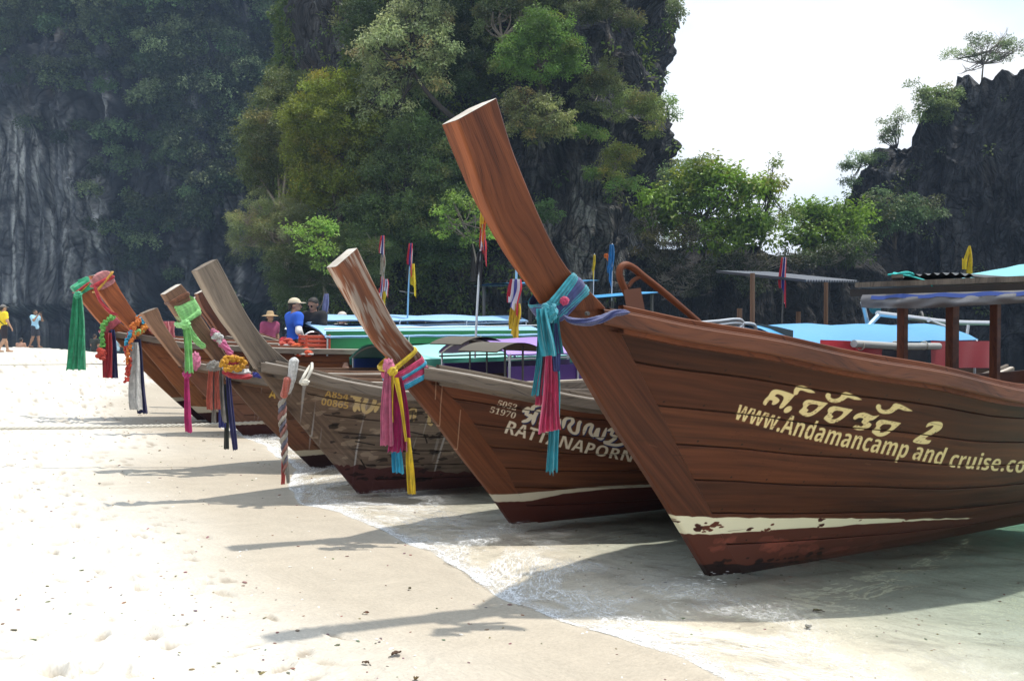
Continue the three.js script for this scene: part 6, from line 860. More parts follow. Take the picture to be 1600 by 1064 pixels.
canopy(boatA, { L0: Lof(boatA, 498, 0.6), L1: Lof(boatA, 820, 0.6), h: hOf(boatA, 500, 500, 0.6), w: 0.72, rise: 0.12, mat: paleT, seed: 2, rail: 0.3 });
canopy(boatB, { L0: Lof(boatB, 505, 0.7), L1: Lof(boatB, 850, 0.7), h: hOf(boatB, 520, 526, 0.7), w: 0.76, rise: 0.20, mat: paleT, seed: 3, stripe: [-0.55, 0.15], stripeMat: blueT, side: 0.32, sideMat: greenP, rail: 0.34 });
canopy(boatC, { L0: Lof(boatC, 622, 0.7), L1: Lof(boatC, 910, 0.7), h: hOf(boatC, 620, 562, 0.7), w: 0.80, rise: 0.22, mat: aquaT, seed: 4, valance: 0.12, valMat: dgreen, stripe: [-0.6, -0.1], stripeMat: tarp([0.22, 0.62, 0.42], 0.45), side: 0.2, sideMat: blueP });
canopy(boatD, { L0: Lof(boatD, 790, 0.7), L1: Lof(boatD, 1000, 0.7), h: hOf(boatD, 860, 552, 0.7), w: 0.74, rise: 0.2, mat: purpleT, seed: 5, side: 0.2, sideMat: purpleP, rail: 0.3 });
// stern shelters seen above the canopies
function shelter(b, L0, L1, h, w, mat, tilt, o = {}) { const T = b.o; mesh('shelter_roof', [gridGeo(20, 12, (u, v) => { const L = lerp(L0, L1, u); return [L, h + tilt * (u - 0.5) + (o.wave ? 0.012 * Math.cos(v * 80) : 0.03 * (1 - Math.pow(v * 2 - 1, 2))), (v * 2 - 1) * w, u, v]; }), gridGeo(20, 12, (u, v) => { const L = lerp(L0, L1, u); return [L, h + tilt * (u - 0.5) - 0.02, (v * 2 - 1) * w, u, v]; }, false, true)], mat, T); for (const L of [L0 + 0.15, L1 - 0.15]) for (const s of [1, -1]) mesh('shelter_post', tube([V(L, 0.3, s * w * 0.8), V(L, h - 0.02 + tilt * ((L - L0) / (L1 - L0) - 0.5), s * w * 0.8)], o.r || 0.035, 8), o.post || M.iron, T); }
{ const b = boatA, L = Lof(b, 775, 0), L2 = Lof(b, 905, 0); shelter(b, L, L2 - 0.1, hOf(b, 780, 440, 0), 0.75, skyT, 0.14); const L3 = Lof(b, 850, 0); shelter(b, L3, L3 + 3, hOf(b, 900, 458, 0.5) - 0.05, 0.8, skyT, 0.24); }
{ // corrugated sheet on two tall posts
  const b = boatG, L = Lof(b, 1150, 0.4), L2 = Lof(b, 1290, -0.2), h = hOf(b, 1200, 430, 0), T = b.o, w = 0.75, lo = Lof(b, 1118, -0.75), hi = Lof(b, 1342, 0.75), dy = (z) => -0.13 * z;
  const f = (e) => (u, v) => { const z = (v * 2 - 1) * w, x = lerp(lo, hi, u); return [x, h + 0.035 * (u - 0.5) + dy(z) + 0.016 * Math.cos(u * 130) + e, z, u, v]; }; mesh('tin_roof', [gridGeo(170, 4, f(0)), gridGeo(170, 4, f(-0.006), false, true)], std(C(0.10, 0.11, 0.13), 0.6), T);
  for (const [px, z] of [[1176, 0.35], [1291, -0.1]]) { const q = Lof(b, px, z); mesh('roof_post', tube([V(q, 0.2, z), V(q, h - 0.02, z)], 0.032, 8), M.greyBrown, T); }
  for (const [px, py] of [[1156, 482], [1248, 487]]) { const q = Lof(b, px, 0.2); mesh('stub_post', tube([V(q, 0.2, 0.2), V(q, hOf(b, px, py, 0.2), 0.2)], 0.035, 8), M.greyBrown, T); }
}
// the low blue roof with red sides, and its rails, behind the near gunwale
{
  const b = boatH, T = b.o; canopy(b, { L0: Lof(b, 1225, 0.7), L1: Lof(b, 1520, 0.7), h: hOf(b, 1300, 536, 0.7), w: 0.78, rise: 0.20, mat: skyT, seed: 7, hoops: true });
  const side = (x0, x1, y0, y1, mat, z = 0.80) => { const La = Lof(b, x0, z), Lb = Lof(b, x1, z); mesh('side_cloth', gridGeo(24, 6, (u, v) => { const L = lerp(La, Lb, u), px = lerp(x0, x1, u); return [L, lerp(hOf(b, px, y0(px), z), hOf(b, px, y1(px), z), v), z + 0.012 * Math.sin(L * 9 + v), u, v]; }), mat, T); };
  side(1284, 1380, (x) => 531 + (x - 1284) * 0.04, (x) => 548 + (x - 1284) * 0.08, redT); side(1381, 1450, () => 536, () => 566, std(C(0.012, 0.014, 0.03), 0.7)); side(1455, 1552, () => 533, () => 575, redT);
  const A = Lof(b, 1335, 0.84), B = Lof(b, 1468, 0.84); mesh('rolled_tarp', [tube([V(A, hOf(b, 1335, 537, 0.84), 0.84), V((A + B) / 2, hOf(b, 1405, 541, 0.84), 0.84), V(B, hOf(b, 1468, 541, 0.84), 0.84)], 0.04, 10)], whiteT, T);
  for (const px of [1345, 1400, 1445]) { const q = Lof(b, px, 0.84); const g = new THREE.TorusGeometry(0.046, 0.006, 6, 14); g.rotateY(Math.PI / 2); g.translate(q, hOf(b, px, 540, 0.84), 0.84); mesh('tie', g, M.rope, T); }
  const P = (px, py, z) => V(Lof(b, px, z), hOf(b, px, py, z), z);
  for (const y of [0, 6]) mesh('handrail', tube([P(1085, 505 + y, 0.55), P(1120, 502 + y, 0.55), P(1158, 500 + y, 0.55), P(1162, 505 + y, 0.55), P(1155, 513 + y, 0.55)], 0.016, 6), M.steel, T); mesh('handrail', tube([P(1122, 512, 0.4), P(1150, 506, 0.4), P(1180, 509, 0.4), P(1182, 516, 0.4)], 0.02, 6), M.steel, T);
  mesh('bow_cover', [gridGeo(14, 8, (u, v) => { const L = lerp(Lof(b, 1185, 0.3), Lof(b, 1240, 0.7), u); return [L, lerp(hOf(b, 1190, 516, 0.3), hOf(b, 1300, 532, 0.7), u) + 0.08 * (1 - Math.pow(v * 2 - 1, 2)) + 0.02 * N3(L * 4, v * 4, 3), (v * 2 - 1) * 0.7, u, v]; })], darkT, T);
}
{ // the roof of the nearest boat: front beam, rolled sheet laced with blue, brown posts
  const b = boatI, T = b.o, zf = -1.05, Lf = Lof(b, 1345, zf), h = hOf(b, 1345, 461, zf), zn = 1.05, beam = std(C(0.10, 0.065, 0.04), 0.7, { map: T_GREY });
  mesh('roof_beam', box(0.06, 0.075, zn - zf + 0.2, Lf, h + 0.02, (zf + zn) / 2, 0, 0, 0, 0.008), beam, T);
  mesh('roof', [box(4.2, 0.05, zn - zf + 0.16, Lf + 2.12, h + 0.10, 0, 0, 0.0, 0, 0.01)], M.grey, T); mesh('roof_slat', box(0.5, 0.03, 0.10, Lf + 0.05, h + 0.16, zf + 0.35, 0.5), M.grey, T);
  const roll = []; for (let i = 0; i <= 12; i++) roll.push(V(Lf - 0.06 + 0.01 * Math.sin(i * 2), h - 0.12 - 0.025 * Math.sin(i * 1.3), lerp(zf + 0.05, zn, i / 12))); mesh('hanging_sheet', gridGeo(60, 10, (u, v) => { const z = lerp(zf + 0.05, zn, u), f = 0.06 * N3(u * 11, v * 2, 4) + 0.02 * Math.sin(u * 17 + v * 2) + 0.012 * Math.sin(u * 43 + v * 4); return [Lf - 0.05 - 0.05 * Math.sin(v * 2.6) + f * v, h + 0.0 - 0.125 * v * (1 + 0.12 * Math.sin(u * 6) + 0.08 * N3(u * 9, 2, 1)), z, u * 6, v]; }), std(C(0.15, 0.145, 0.15), 0.5, { bumpMap: T_CLOTH, bumpScale: 0.006 }), T);
  mesh('blue_edge', gridGeo(30, 3, (u, v) => { const z = lerp(zf + 0.16, zn, u); return [Lf - 0.075 - 0.02 * v, h - 0.01 - 0.035 * v * (1 + 0.5 * N3(u * 14, 1, 1)) - 0.008 * Math.sin(u * 31), z, u, v]; }), std(C(0.025, 0.06, 0.26), 0.6), T);
  const post = (px, z) => { const L = Lof(b, px, z), g = box(0.085, h - b.gun(L) + 0.35, 0.075, L, (h + b.gun(L) - 0.35) / 2, z, 0, 0, 0, 0.006); mesh('roof_post', g, M.teak, T); };
  post(1411, -0.80); post(1487, -0.52); post(1556, -0.25); for (const s of [1, -1]) for (const L of [Lf + 1.6, Lf + 3.6]) mesh('roof_post', box(0.08, h - b.gun(L) + 0.3, 0.07, L, (h + b.gun(L) - 0.3) / 2, s * 0.9, 0, 0, 0, 0.006), M.teak, T);
  // raised turquoise hatch sheet on the roof
  mesh('roof_sheet', gridGeo(14, 10, (u, v) => { const L = Lf + 0.75 + 2.2 * u, z = lerp(-0.75, 1.0, v); return [L, h + 0.14 + 0.27 * u + 0.02 * Math.sin(v * 3.1) + 0.012 * N3(u * 6, v * 5, 2), z, u, v]; }), tarp([0.16, 0.50, 0.56], 0.45), T);
  mesh('roof_corrugated', gridGeo(60, 2, (u, v) => { const z = lerp(zf + 0.25, zf + 1.05, u), L = Lf + 0.1 + v * 0.8; return [L, h + 0.15 + 0.012 * Math.cos(u * 60) + 0.03 * Math.sin(u * 3.1), z, u, v]; }), std(C(0.06, 0.065, 0.07), 0.6, { metalness: 0.3 }), T);
  const o = b.world(Lf - 0.05, h + 0.14, zf + 0.45), R = rng(8), cl = []; const t2 = thing('cord', 'turquoise cord coiled on the corner of the plank roof', 'cord', null, o.toArray()); const pts = []; for (let i = 0; i < 16; i++) pts.push(V(0.09 * Math.cos(i * 1.1) * (0.6 + R()), 0.03 + 0.03 * R(), 0.07 * Math.sin(i * 1.1))); pts.push(V(0.22, -0.05, 0.1), V(0.24, -0.14, 0.12)); mesh('coil', tube(pts, 0.008, 5), std(C(0.03, 0.45, 0.42), 0.7), t2);
}
// steel struts and a wheel behind the nearest boat's posts
{ const b = boatH, T = b.o, P = (px, py, z) => V(Lof(b, px, z), hOf(b, px, py, z), z); mesh('strut', tube([P(1348, 472, -0.2), P(1358, 512, -0.2)], 0.028, 8), M.steel, T); mesh('strut', tube([P(1356, 511, -0.1), P(1376, 490, -0.1)], 0.03, 8), std(C(0.35, 0.5, 0.62), 0.35, { metalness: 0.5 }), T); mesh('strut', tube([P(1372, 490, -0.1), P(1430, 497, -0.1), P(1480, 503, -0.1), P(1560, 505, -0.1)], 0.035, 8), M.steel, T); mesh('strut', tube([P(1452, 500, 0.1), P(1465, 506, 0.1), P(1482, 512, 0.1)], 0.03, 8), M.steel, T); mesh('strut', tube([P(1514, 508, 0.4), P(1511, 530, 0.4)], 0.02, 8), M.steel, T); const w = new THREE.TorusGeometry(0.16, 0.02, 8, 22); const p = P(1440, 506, -0.3); w.rotateY(0.6); w.translate(p.x, p.y, p.z); mesh('steering_wheel', w, M.iron, T); const e = lump(P(1368, 481, -0.25), 0.07, 4); mesh('lamp_housing', e, std(C(0.02, 0.12, 0.13), 0.5), T); }
// two little sunshades of dark cloth on poles
for (const [b, x0, x1, y, yb, lbl] of [[boatD, 716, 775, 537, 590], [boatG, 770, 832, 548, 600]]) { const z = 0.15, A = Lof(b, x0, z), B = Lof(b, x1, z), h = hOf(b, (x0 + x1) / 2, y, z), T = b.o; mesh('sunshade', [gridGeo(14, 8, (u, v) => { const L = lerp(A - 0.1, B, u); return [L, h + 0.09 * (1 - Math.pow(u * 2 - 1, 2)), (v * 2 - 1) * 0.34, u, v]; }), gridGeo(14, 8, (u, v) => { const L = lerp(A - 0.1, B, u); return [L, h - 0.012 + 0.09 * (1 - Math.pow(u * 2 - 1, 2)), (v * 2 - 1) * 0.34, u, v]; }, false, true)], std(C(0.10, 0.085, 0.065), 0.85), T); for (const k of [0.3, 0.75]) mesh('sunshade_post', tube([V(lerp(A, B, k), 0.4, z), V(lerp(A, B, k), h + 0.05, z)], 0.012, 6), M.iron, T); }
// wooden anchor on the nearest bow
{
  const b = boatI, z = -0.55, P = (px, py, dz = 0) => { const [L, y] = b.planeHit(px, py, z + dz); return b.world(L, y, z + dz); }, o = P(1000, 485), T = thing('wooden_anchor', 'brown wooden anchor with a hooked arm leaning on the nearest bow', 'anchor', null, o.toArray()), q = (l, dz) => l.map(([x, y]) => P(x, y, dz).sub(o));
  mesh('shaft', tube(q([[1092, 503], [1060, 476], [1030, 451], [1003, 430], [990, 419], [978, 414], [970, 418], [968, 430], [973, 445], [980, 460]]), (t) => 0.027 - 0.006 * Math.abs(t - 0.6), 8), M.teak, T); mesh('brace', tube(q([[981, 449], [990, 438], [1002, 431]]), 0.015, 7), M.teak, T);
  const A = q([[970, 453], [996, 450], [1003, 485], [976, 487]]); const sh = (d) => A.map((p) => p.clone().add(V(0.02, 0, d))); const f = [...sh(0.02), ...sh(-0.02)], pos = f.flatMap((p) => p.toArray()), g = new THREE.BufferGeometry(); g.setAttribute('position', new THREE.Float32BufferAttribute(pos, 3)); g.setIndex([0, 2, 1, 0, 3, 2, 4, 5, 6, 4, 6, 7, 0, 1, 5, 0, 5, 4, 1, 2, 6, 1, 6, 5, 2, 3, 7, 2, 7, 6, 3, 0, 4, 3, 4, 7]); const n = g.toNonIndexed(); n.computeVertexNormals(); mesh('fluke', n, M.teakOld, T);
}
// bolt on the bow, cleats
{ const T = boatI.o, [L, y] = boatI.planeHit(915, 490, 0.14); const g = new THREE.CylinderGeometry(0.011, 0.012, 0.02, 10); g.rotateX(Math.PI / 2); g.translate(L, y, 0.155); mesh('bolt', g, M.iron, T); }
// buckets, life jackets and a crate on the far bow
{
  const D = 15.0, jk = (px, py, s, c, label, d = D) => { const p = atZ(px, py, d), T = thing('life_jacket', label, 'life jacket', 'life jackets heaped on the bow', p.toArray()); for (const k of [-1, 1]) mesh('float', lump(V(0.10 * k * s, 0, 0), 0.11 * s, k + 3, 0.9, 0.7, 0.02), std(C(...c), 0.8), T); mesh('collar', lump(V(0, 0.09 * s, -0.06), 0.09 * s, 7, 1.2, 0.55, 0.02), std(C(...c), 0.8), T); mesh('belt', box(0.4 * s, 0.025, 0.20 * s, 0, -0.01, 0, 0, 0, 0, 0.005), std(C(0.7, 0.68, 0.62), 0.8), T); };
  jk(448, 538, 0.75, [0.42, 0.06, 0.035], 'red life jacket with pale straps heaped on the far bow'); jk(462, 547, 0.8, [0.55, 0.09, 0.02], 'orange life jacket lying in front of the red one on the far bow', 14.7); jk(474, 552, 0.75, [0.48, 0.065, 0.02], 'deep orange life jacket at the foot of the blue shirted person', 14.6);
  const p = atZ(491, 552, 14.9), T = thing('crate', 'orange plastic crate on the bow beside the black shirted person', 'crate', null, p.toArray(), 0.6), oc = std(C(0.50, 0.065, 0.025), 0.5); mesh('base', box(0.42, 0.03, 0.3, 0, 0.02, 0, 0, 0, 0, 0.006), oc, T); for (const [w, d, x, z] of [[0.42, 0.02, 0, 0.15], [0.42, 0.02, 0, -0.15], [0.02, 0.28, 0.2, 0], [0.02, 0.28, -0.2, 0]]) for (let k = 0; k < 4; k++) mesh('side_slat', box(w, 0.05, d, x, 0.07 + k * 0.068, z, 0, 0, 0, 0.004), oc, T); for (const [x, z] of [[0.2, 0.15], [-0.2, 0.15], [0.2, -0.15], [-0.2, -0.15]]) mesh('corner', box(0.035, 0.3, 0.035, x, 0.16, z, 0, 0, 0, 0.006), oc, T);
  const T2 = boatB.o, P = (px, py) => { const q = boatB.planeHit(px, py, 0.4); return V(q[0], q[1], 0.4); }; for (const dx of [0, 22]) mesh('boarding_rail', tube([P(478 + dx, 552), P(476 + dx, 535), P(477 + dx, 524), P(482 + dx, 520), P(500 + dx, 519)], 0.018, 7), M.steel, T2);
}
// flags on poles
const stripes = (cols) => { const d = new Uint8Array(4 * 60); for (let i = 0; i < 60; i++) { const c = cols[Math.floor(i / 60 * cols.length)]; d.set([...c.map((x) => 255 * clamp(L2S(x))), 255], i * 4); } const t = new THREE.DataTexture(d, 60, 1); t.colorSpace = THREE.SRGBColorSpace; t.magFilter = THREE.LinearFilter; t.needsUpdate = true; t.wrapS = THREE.ClampToEdgeWrapping; return t; };
const Rr = [0.55, 0.02, 0.04], Ww = [0.75, 0.75, 0.75], Bb = [0.03, 0.04, 0.25], thai = new THREE.MeshPhysicalMaterial({ map: stripes([Rr, Ww, Bb, Bb, Ww, Rr]), roughness: 0.85, side: THREE.DoubleSide, transmission: 0.2, thickness: 0 }), fy = clothMat([0.85, 0.62, 0.02]), fm = { thai, yellow: fy, red: clothMat(K.red), blue: clothMat([0.02, 0.24, 0.55]), black: clothMat(K.black), pale: clothMat([0.5, 0.42, 0.32]), white: clothMat(K.white), orange: clothMat(K.orange) };
function flagPole(label, D, pole, r, flags, o = {}) {
  const a = atZ(pole[0][0], pole[0][1], D), T = thing('flag_pole', label, 'flag pole', o.group || 'flag poles on the boats', a.toArray()), k = D / FPX; mesh('pole', tube(pole.map(([x, y]) => atZ(x, y, D).sub(a)), r, 7), o.mat || M.steel, T);
  flags.forEach(([m, x0, y0, x1, y1, w, sd, tri], i) => { const A = atZ(x0, y0, D - 0.03), B = atZ(x1, y1, D - 0.03), g = drape(A, B, w * k * (tri ? 0.12 : 0.85), w * k, { seed: sd || i * 7 + Math.round(x0), folds: 2, amp: 0.75, rag: 0.12, slant: 2.2, yaw: 0.3, limp: !tri, bend: tri ? 0.02 : 0.12 }); if (m === 'thai') for (const q of g) { const uv = q.attributes.uv, n = 37; for (let j = 0; j < uv.count; j++) uv.setXY(j, (j % n) / 36, 0.5); } const q = merge(g); q.translate(-a.x, -a.y, -a.z); mesh('flag', q, fm[m] || m, T); });
  if (o.bar) mesh('cross_bar', tube(o.bar.map(([x, y]) => atZ(x, y, D).sub(a)), r * 0.8, 6), M.iron, T); return T;
}
flagPole('flag pole hung with two small striped flags and faded streamers', 16.5, [[600, 560], [599, 368]], 0.012, [['thai', 598, 368, 597, 398, 9], ['pale', 598, 398, 597, 432, 8], ['thai', 597, 432, 596, 470, 6], ['thai', 603, 436, 603, 456, 8], ['yellow', 601, 455, 600, 470, 5]]);
flagPole('flag pole with a small crossbar, a striped flag and a yellow pennant', 16.8, [[635, 560], [638, 455], [643, 380]], 0.016, [['thai', 642, 380, 641, 416, 9], ['yellow', 645, 412, 645, 448, 10]], { bar: [[624, 455], [650, 459]], mat: std(C(0.2, 0.4, 0.6), 0.4) });
flagPole('tall pole with yellow, red and black rags beside the tallest prow', 14.5, [[742, 560], [746, 470], [752, 380], [758, 296]], 0.020, [['red', 747, 300, 746, 312, 12], ['yellow', 756, 314, 752, 360, 10], ['orange', 758, 330, 755, 372, 8], ['thai', 755, 350, 756, 394, 10], ['red', 757, 376, 755, 398, 8], ['black', 750, 392, 747, 432, 10]]);
flagPole('pale blue pole with a striped flag above a yellow flag before the blue shelter', 12.5, [[804, 560], [807, 418]], 0.017, [['thai', 806, 436, 802, 476, 22], ['yellow', 806, 474, 803, 518, 18], ['yellow', 805, 486, 804, 532, 10]], { mat: std(C(0.25, 0.5, 0.7), 0.4) });
flagPole('pole with a limp bright blue flag on the blue shelter roof', 21, [[956, 470], [957, 380]], 0.014, [['blue', 956, 382, 953, 430, 9]]);
flagPole('pole with a thin yellow streamer and an orange float beside the bright blue flag', 21.5, [[927, 470], [929, 396]], 0.012, [['yellow', 929, 398, 927, 426, 4], ['orange', 947, 396, 947, 404, 7]]);
flagPole('thin dark pole with a limp striped flag under the corrugated roof', 12.6, [[1222, 520], [1226, 402]], 0.012, [['thai', 1226, 402, 1224, 454, 11]], { mat: M.iron });
flagPole('short stick with a yellow flag on the turquoise roof sheet', 11.6, [[1506, 440], [1517, 383]], 0.012, [['yellow', 1516, 384, 1513, 424, 20, 3, true]], { mat: M.iron });
flagPole('slanting stick with a pale striped flag beside the blue canopy', 15.6, [[484, 512], [511, 457]], 0.012, [[clothMat([0.34, 0.36, 0.62]), 510, 459, 505, 498, 9]], { mat: M.grey });
flagPole('bare slanting stick beside the pale striped flag', 15.5, [[482, 515], [500, 498]], 0.010, [], { mat: M.grey });
// the two reddish prows behind the tall grey one
{
  const mk = (o) => new Boat({ turn: 40, wmax: 0.62, A: 2.6, len: 7.5, planks: 5, mat: M.teakOld, railMat: M.grey, bandW: 0.22, footT: 0.05, tipT: 0.09, ...o }).build();
  mk({ label: 'reddish brown longtail boat with a short prow just behind the tall grey prow', base: [445, 640], seed: 808, lead: [[436, 640], [400, 596], [366, 556], [348, 530]], sheer: [[352, 526], [408, 537], [470, 551]], leadUp: [[350, 532], [334, 505], [318, 482], [308, 459]], trail: [[372, 526], [358, 505], [342, 478], [322, 452]] });
  mk({ label: 'brown longtail boat with a plain blunt prow, the farther one behind the tall grey prow', base: [432, 632], seed: 909, lead: [[424, 632], [388, 586], [352, 544], [336, 518]], sheer: [[338, 514], [402, 524], [470, 542]], leadUp: [[338, 522], [324, 500], [310, 482], [301, 467]], trail: [[356, 516], [342, 500], [328, 478], [314, 462]] });
}

// ---------------------------------------------------------------- small things on the sand: foam, shells, leaf litter
{
  const R = rng(77), pos = [], idx = []; // foam: ragged flakes of froth along the waterline
  const fl = (x, z, r, y) => { const b = pos.length / 3, m = 7, a0 = R() * 6.3; pos.push(x, y + r * 0.12, -z); for (let k = 0; k < m; k++) { const a = a0 + k / m * 6.283, q = r * (0.5 + 0.9 * R()); pos.push(x + Math.cos(a) * q * 2.2, y - 0.001, -(z + Math.sin(a) * q * 0.7)); } for (let k = 0; k < m; k++) idx.push(b, b + 1 + k, b + 1 + (k + 1) % m); };
  const nzs = (x, z) => 0.10 * N3(x * 0.9, z * 0.9, 4.2) + 0.035 * N3(x * 3.1, z * 3.1, 1.2);
  const onEdge = (x, z, nx, nz, to) => { for (let k = 0; k < 5; k++) { const d = segDist(x, z, SHORE) + nzs(x, z) - to; x -= nx * d; z -= nz * d; } return [x, z]; };
  for (let s = 2; s < 18; s++) { const [ax, az] = SHORE[s], [bx, bz] = SHORE[s + 1], l = Math.hypot(bx - ax, bz - az), nx = -(bz - az) / l, nz = (bx - ax) / l, n = Math.round(l * 2600);
    for (let i = 0; i < n; i++) { const t = R(), thick = 0.008 + 0.050 * smooth(-0.2, 0.5, N3((ax + t * (bx - ax)) * 1.7, (az + t * (bz - az)) * 1.7, 6)), lacy = R() < 0.5, to = lacy ? -0.02 - 1.2 * R() * R() : 0.012 - R() * R() * thick * 3.2, [x, z] = onEdge(ax + t * (bx - ax), az + t * (bz - az), nx, nz, to); if (lacy ? Math.abs(fbm(x * 2.2, z * 3.4, 5, 4)) > 0.05 + 0.04 * R() + 0.03 * to : N3(x * 5, z * 5, 2) + 0.5 * N3(x * 17, z * 17, 4) < -0.1) continue; fl(x, z, lacy ? 0.0012 + 0.003 * R() * R() : 0.0015 + 0.004 * R() * R(), Math.max(0.004, sandHeight(x, z, false)[0] + 0.003) + (to < 0 ? ripple(x, z) * 0.8 : 0)); } }
  for (const [px, py] of [[1110, 893], [1095, 903], [1070, 912], [1085, 918], [1120, 891], [1105, 905], [800, 815], [780, 818], [560, 769]]) for (let k = 0; k < 7; k++) { const p = atY(px + (R() - 0.5) * 60, py + 2 + R() * 9, 0); fl(p.x, -p.z, 0.004 + 0.008 * R() * R(), 0.010); }
  const g = new THREE.BufferGeometry(); g.setAttribute('position', new THREE.Float32BufferAttribute(pos, 3)); g.setIndex(idx); g.computeVertexNormals(); tag(mesh('foam', g, std(C(0.74, 0.74, 0.72), 0.6)), 'white foam at the edge of the water', null, null, 'stuff');
}
{
  const R = rng(78), shard = (() => { const g = new THREE.IcosahedronGeometry(1, 0), p = g.attributes.position; for (let i = 0; i < p.count; i++) p.setXYZ(i, p.getX(i) * 1.3, p.getY(i) * 0.3, p.getZ(i) * 0.8); g.computeVertexNormals(); return g; })(), L = [];
  for (let i = 0; i < 16000 && L.length < 4200; i++) { const z = 2.4 + 26 * Math.pow(R(), 1.8), x = 4.2 - (5 + z * 0.55) * R() * 1.5, [h, d, dry] = sandHeight(x, z); if (d < -6 || z < 2) continue; const strip = Math.exp(-Math.pow((d - 1.9) / 0.8, 2)); if (R() > 0.16 + 0.75 * strip * smooth(-0.1, 0.4, N3(x * 0.8, z * 0.8, 3) + 0.2)) continue; const light = R() < (d < -0.2 ? 0.1 : 0.4), s = (0.004 + 0.009 * R() * R()) * (1 + z * 0.05); L.push([x, h, z, s, light ? [0.72, 0.68, 0.62] : [0.10 + 0.16 * R(), 0.08 + 0.10 * R(), 0.05 + 0.08 * R()]]); }
  const m = new THREE.InstancedMesh(shard, std(C(1, 1, 1), 0.9), L.length); m.name = 'debris'; L.forEach(([x, h, z, s, c], i) => { _e.set((R() - 0.5) * 0.5, R() * 6.3, (R() - 0.5) * 0.5); _m.compose(V(x, h + s * 0.15, -z), _q.setFromEuler(_e), V(s, s, s)); m.setMatrixAt(i, _m); m.setColorAt(i, C(...c)); }); m.castShadow = true; scene.add(m); tag(m, 'shell and coral fragments strewn on the sand', null, null, 'stuff');
}
function deadLeaf(label, px, py, len, seed, sub = 0) { const R = rng(seed), p = gnd(px, py), hh = sandHeight(p.x, -p.z)[0], T = thing('dead_leaf', label, 'dead leaf', 'dead leaves on the beach', [p.x, (sub ? hh : hh) + 0.004, p.z], R() * 6.3); mesh('blade', gridGeo(8, 4, (u, v) => { const w = 0.32 * len * Math.sin(Math.PI * Math.pow(u, 0.8)), t = v * 2 - 1; return [(u - 0.5) * len, 0.10 * len * (Math.sin(u * 3) * 0.8 + t * t * 0.9) + 0.01 * R(), t * w, u, v]; }), std(C(0.05 + 0.06 * R(), 0.035 + 0.03 * R(), 0.02), 0.9), T); mesh('stalk', tube([V(len * 0.5, 0.03 * len, 0), V(len * 0.75, 0.02 * len, 0.03 * len)], 0.0022, 5), barkMat, T); }
for (const [px, py, l, s, lb] of [[619, 1025, 0.060, 1, 'dark curled leaf lying on the wet sand near the bottom of the picture'], [650, 1064, 0.04, 2, 'small dark leaf at the bottom edge of the wet sand'], [571, 1039, 0.04, 4, 'thin brown leaf on the sand left of the dark curled leaf'], [640, 922, 0.028, 5, 'little brown leaf on the wet sand above the long prow shadow'], [572, 960, 0.03, 6, 'small leaf just above the end of the longest prow shadow'], [1278, 955, 0.06, 7, 'leaf on the sea bed under the nearest hull'], [1264, 985, 0.06, 8, 'brown leaf under water below the nearest hull, in the light'], [318, 690, 0.05, 9, 'dark leaf on the wet sand below the pale rope']]) deadLeaf(lb, px, py, l, s);

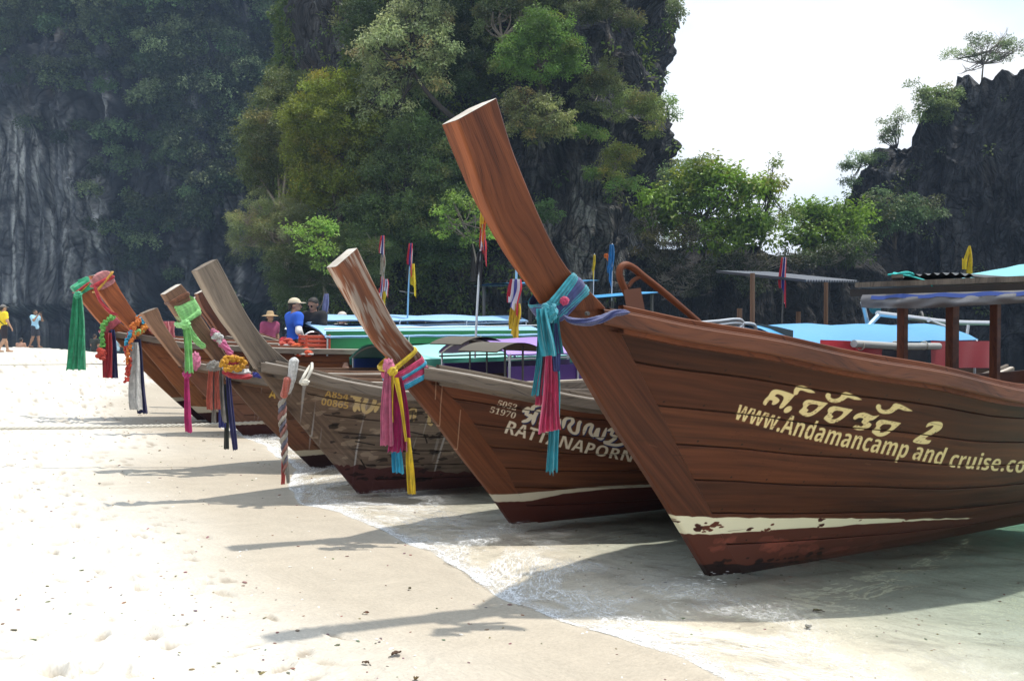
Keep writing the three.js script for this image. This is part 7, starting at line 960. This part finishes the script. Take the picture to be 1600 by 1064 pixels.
{ // the last wash of a wave: a thin lacy film of froth that reaches out from the waterline over the shallows
  const nzs = (x, z) => 0.10 * N3(x * 0.9, z * 0.9, 4.2) + 0.035 * N3(x * 3.1, z * 3.1, 1.2), pts = [];
  for (let s = 2; s < 18; s++) { const [ax, az] = SHORE[s], [bx, bz] = SHORE[s + 1], l = Math.hypot(bx - ax, bz - az), n = Math.max(1, Math.round(l / 0.06)); for (let i = 0; i < n; i++) pts.push([lerp(ax, bx, i / n), lerp(az, bz, i / n)]); }
  for (let k = 0; k < 14; k++) for (let i = 1; i + 1 < pts.length; i++) { pts[i] = [(pts[i - 1][0] + pts[i][0] * 2 + pts[i + 1][0]) / 4, (pts[i - 1][1] + pts[i][1] * 2 + pts[i + 1][1]) / 4]; }
  const nn = pts.map((p, i) => { const a = pts[Math.max(0, i - 6)], b = pts[Math.min(pts.length - 1, i + 6)], l = Math.hypot(b[0] - a[0], b[1] - a[1]); return [-(b[1] - a[1]) / l, (b[0] - a[0]) / l]; });
  const W = 1.5, nv = 34; let arc = 0; const arcs = pts.map((p, i) => (i ? arc += Math.hypot(p[0] - pts[i - 1][0], p[1] - pts[i - 1][1]) : 0));
  const g = gridGeo(pts.length - 1, nv, (u, v, i) => { let [x, z] = pts[i]; const [nx, nz] = nn[i], to = 0.035 - (0.035 + W) * v; for (let k = 0; k < 5; k++) { const d = segDist(x, z, SHORE) + nzs(x, z) * smooth(0.5, 0.2, v) - to; x -= nx * d * 0.8; z -= nz * d * 0.8; } const h = sandHeight(x, z, false)[0]; return [x, Math.max(h + 0.004, 0.004 + ripple(x, z, 1)), -z, arcs[i] / 4, v]; });
  const rg = (u, v, a, b, s) => 1 - Math.abs(pn(u, v, a, b, s)) * 2.2;
  const al = pixelTex(2048, 1024, (u, v, o) => { // v counts from the waterline outwards
    const edge = smooth(0.0, 0.022, v) * (0.25 + 0.75 * smooth(-0.25, 0.3, pn(u, v, 14, 4, 1))) * smooth(0.11, 0.03, v + 0.05 * pn(u, v, 9, 3, 4) + 0.03 * pn(u, v, 40, 12, 5));
    const warp = 0.012 * pn(u, v, 12, 6, 7), l1 = smooth(0.72, 0.98, rg(u + warp, v, 36, 22, 11)), l2 = smooth(0.70, 0.98, rg(u - warp, v + warp, 90, 52, 12)), l3 = smooth(0.62, 0.95, rg(u, v, 200, 110, 13));
    const zone = smooth(0.9, 0.12, v + 0.25 * pn(u, v, 6, 3, 15)) * smooth(-0.15, 0.35, pn(u, v, 10, 5, 16) + 0.35 * pn(u, v, 30, 18, 17) + 0.12);
    const a = clamp(edge * (0.35 + 0.5 * l3 + 0.4 * l2) + zone * (0.34 * l1 + 0.42 * l2 + 0.42 * l3) + 0.07 * zone); o[0] = o[1] = o[2] = a * smooth(0, 0.01, v) * smooth(1, 0.9, v); }, false);
  al.wrapT = THREE.ClampToEdgeWrapping;
  const m = new THREE.MeshStandardMaterial({ color: C(0.80, 0.81, 0.82), roughness: 0.5, transparent: true, alphaMap: al, side: THREE.DoubleSide });
  tag(mesh('foam', g, m), 'lacy film of froth spreading over the shallows from the waterline', null, null, 'stuff');
}
renderer.render(scene, camera);
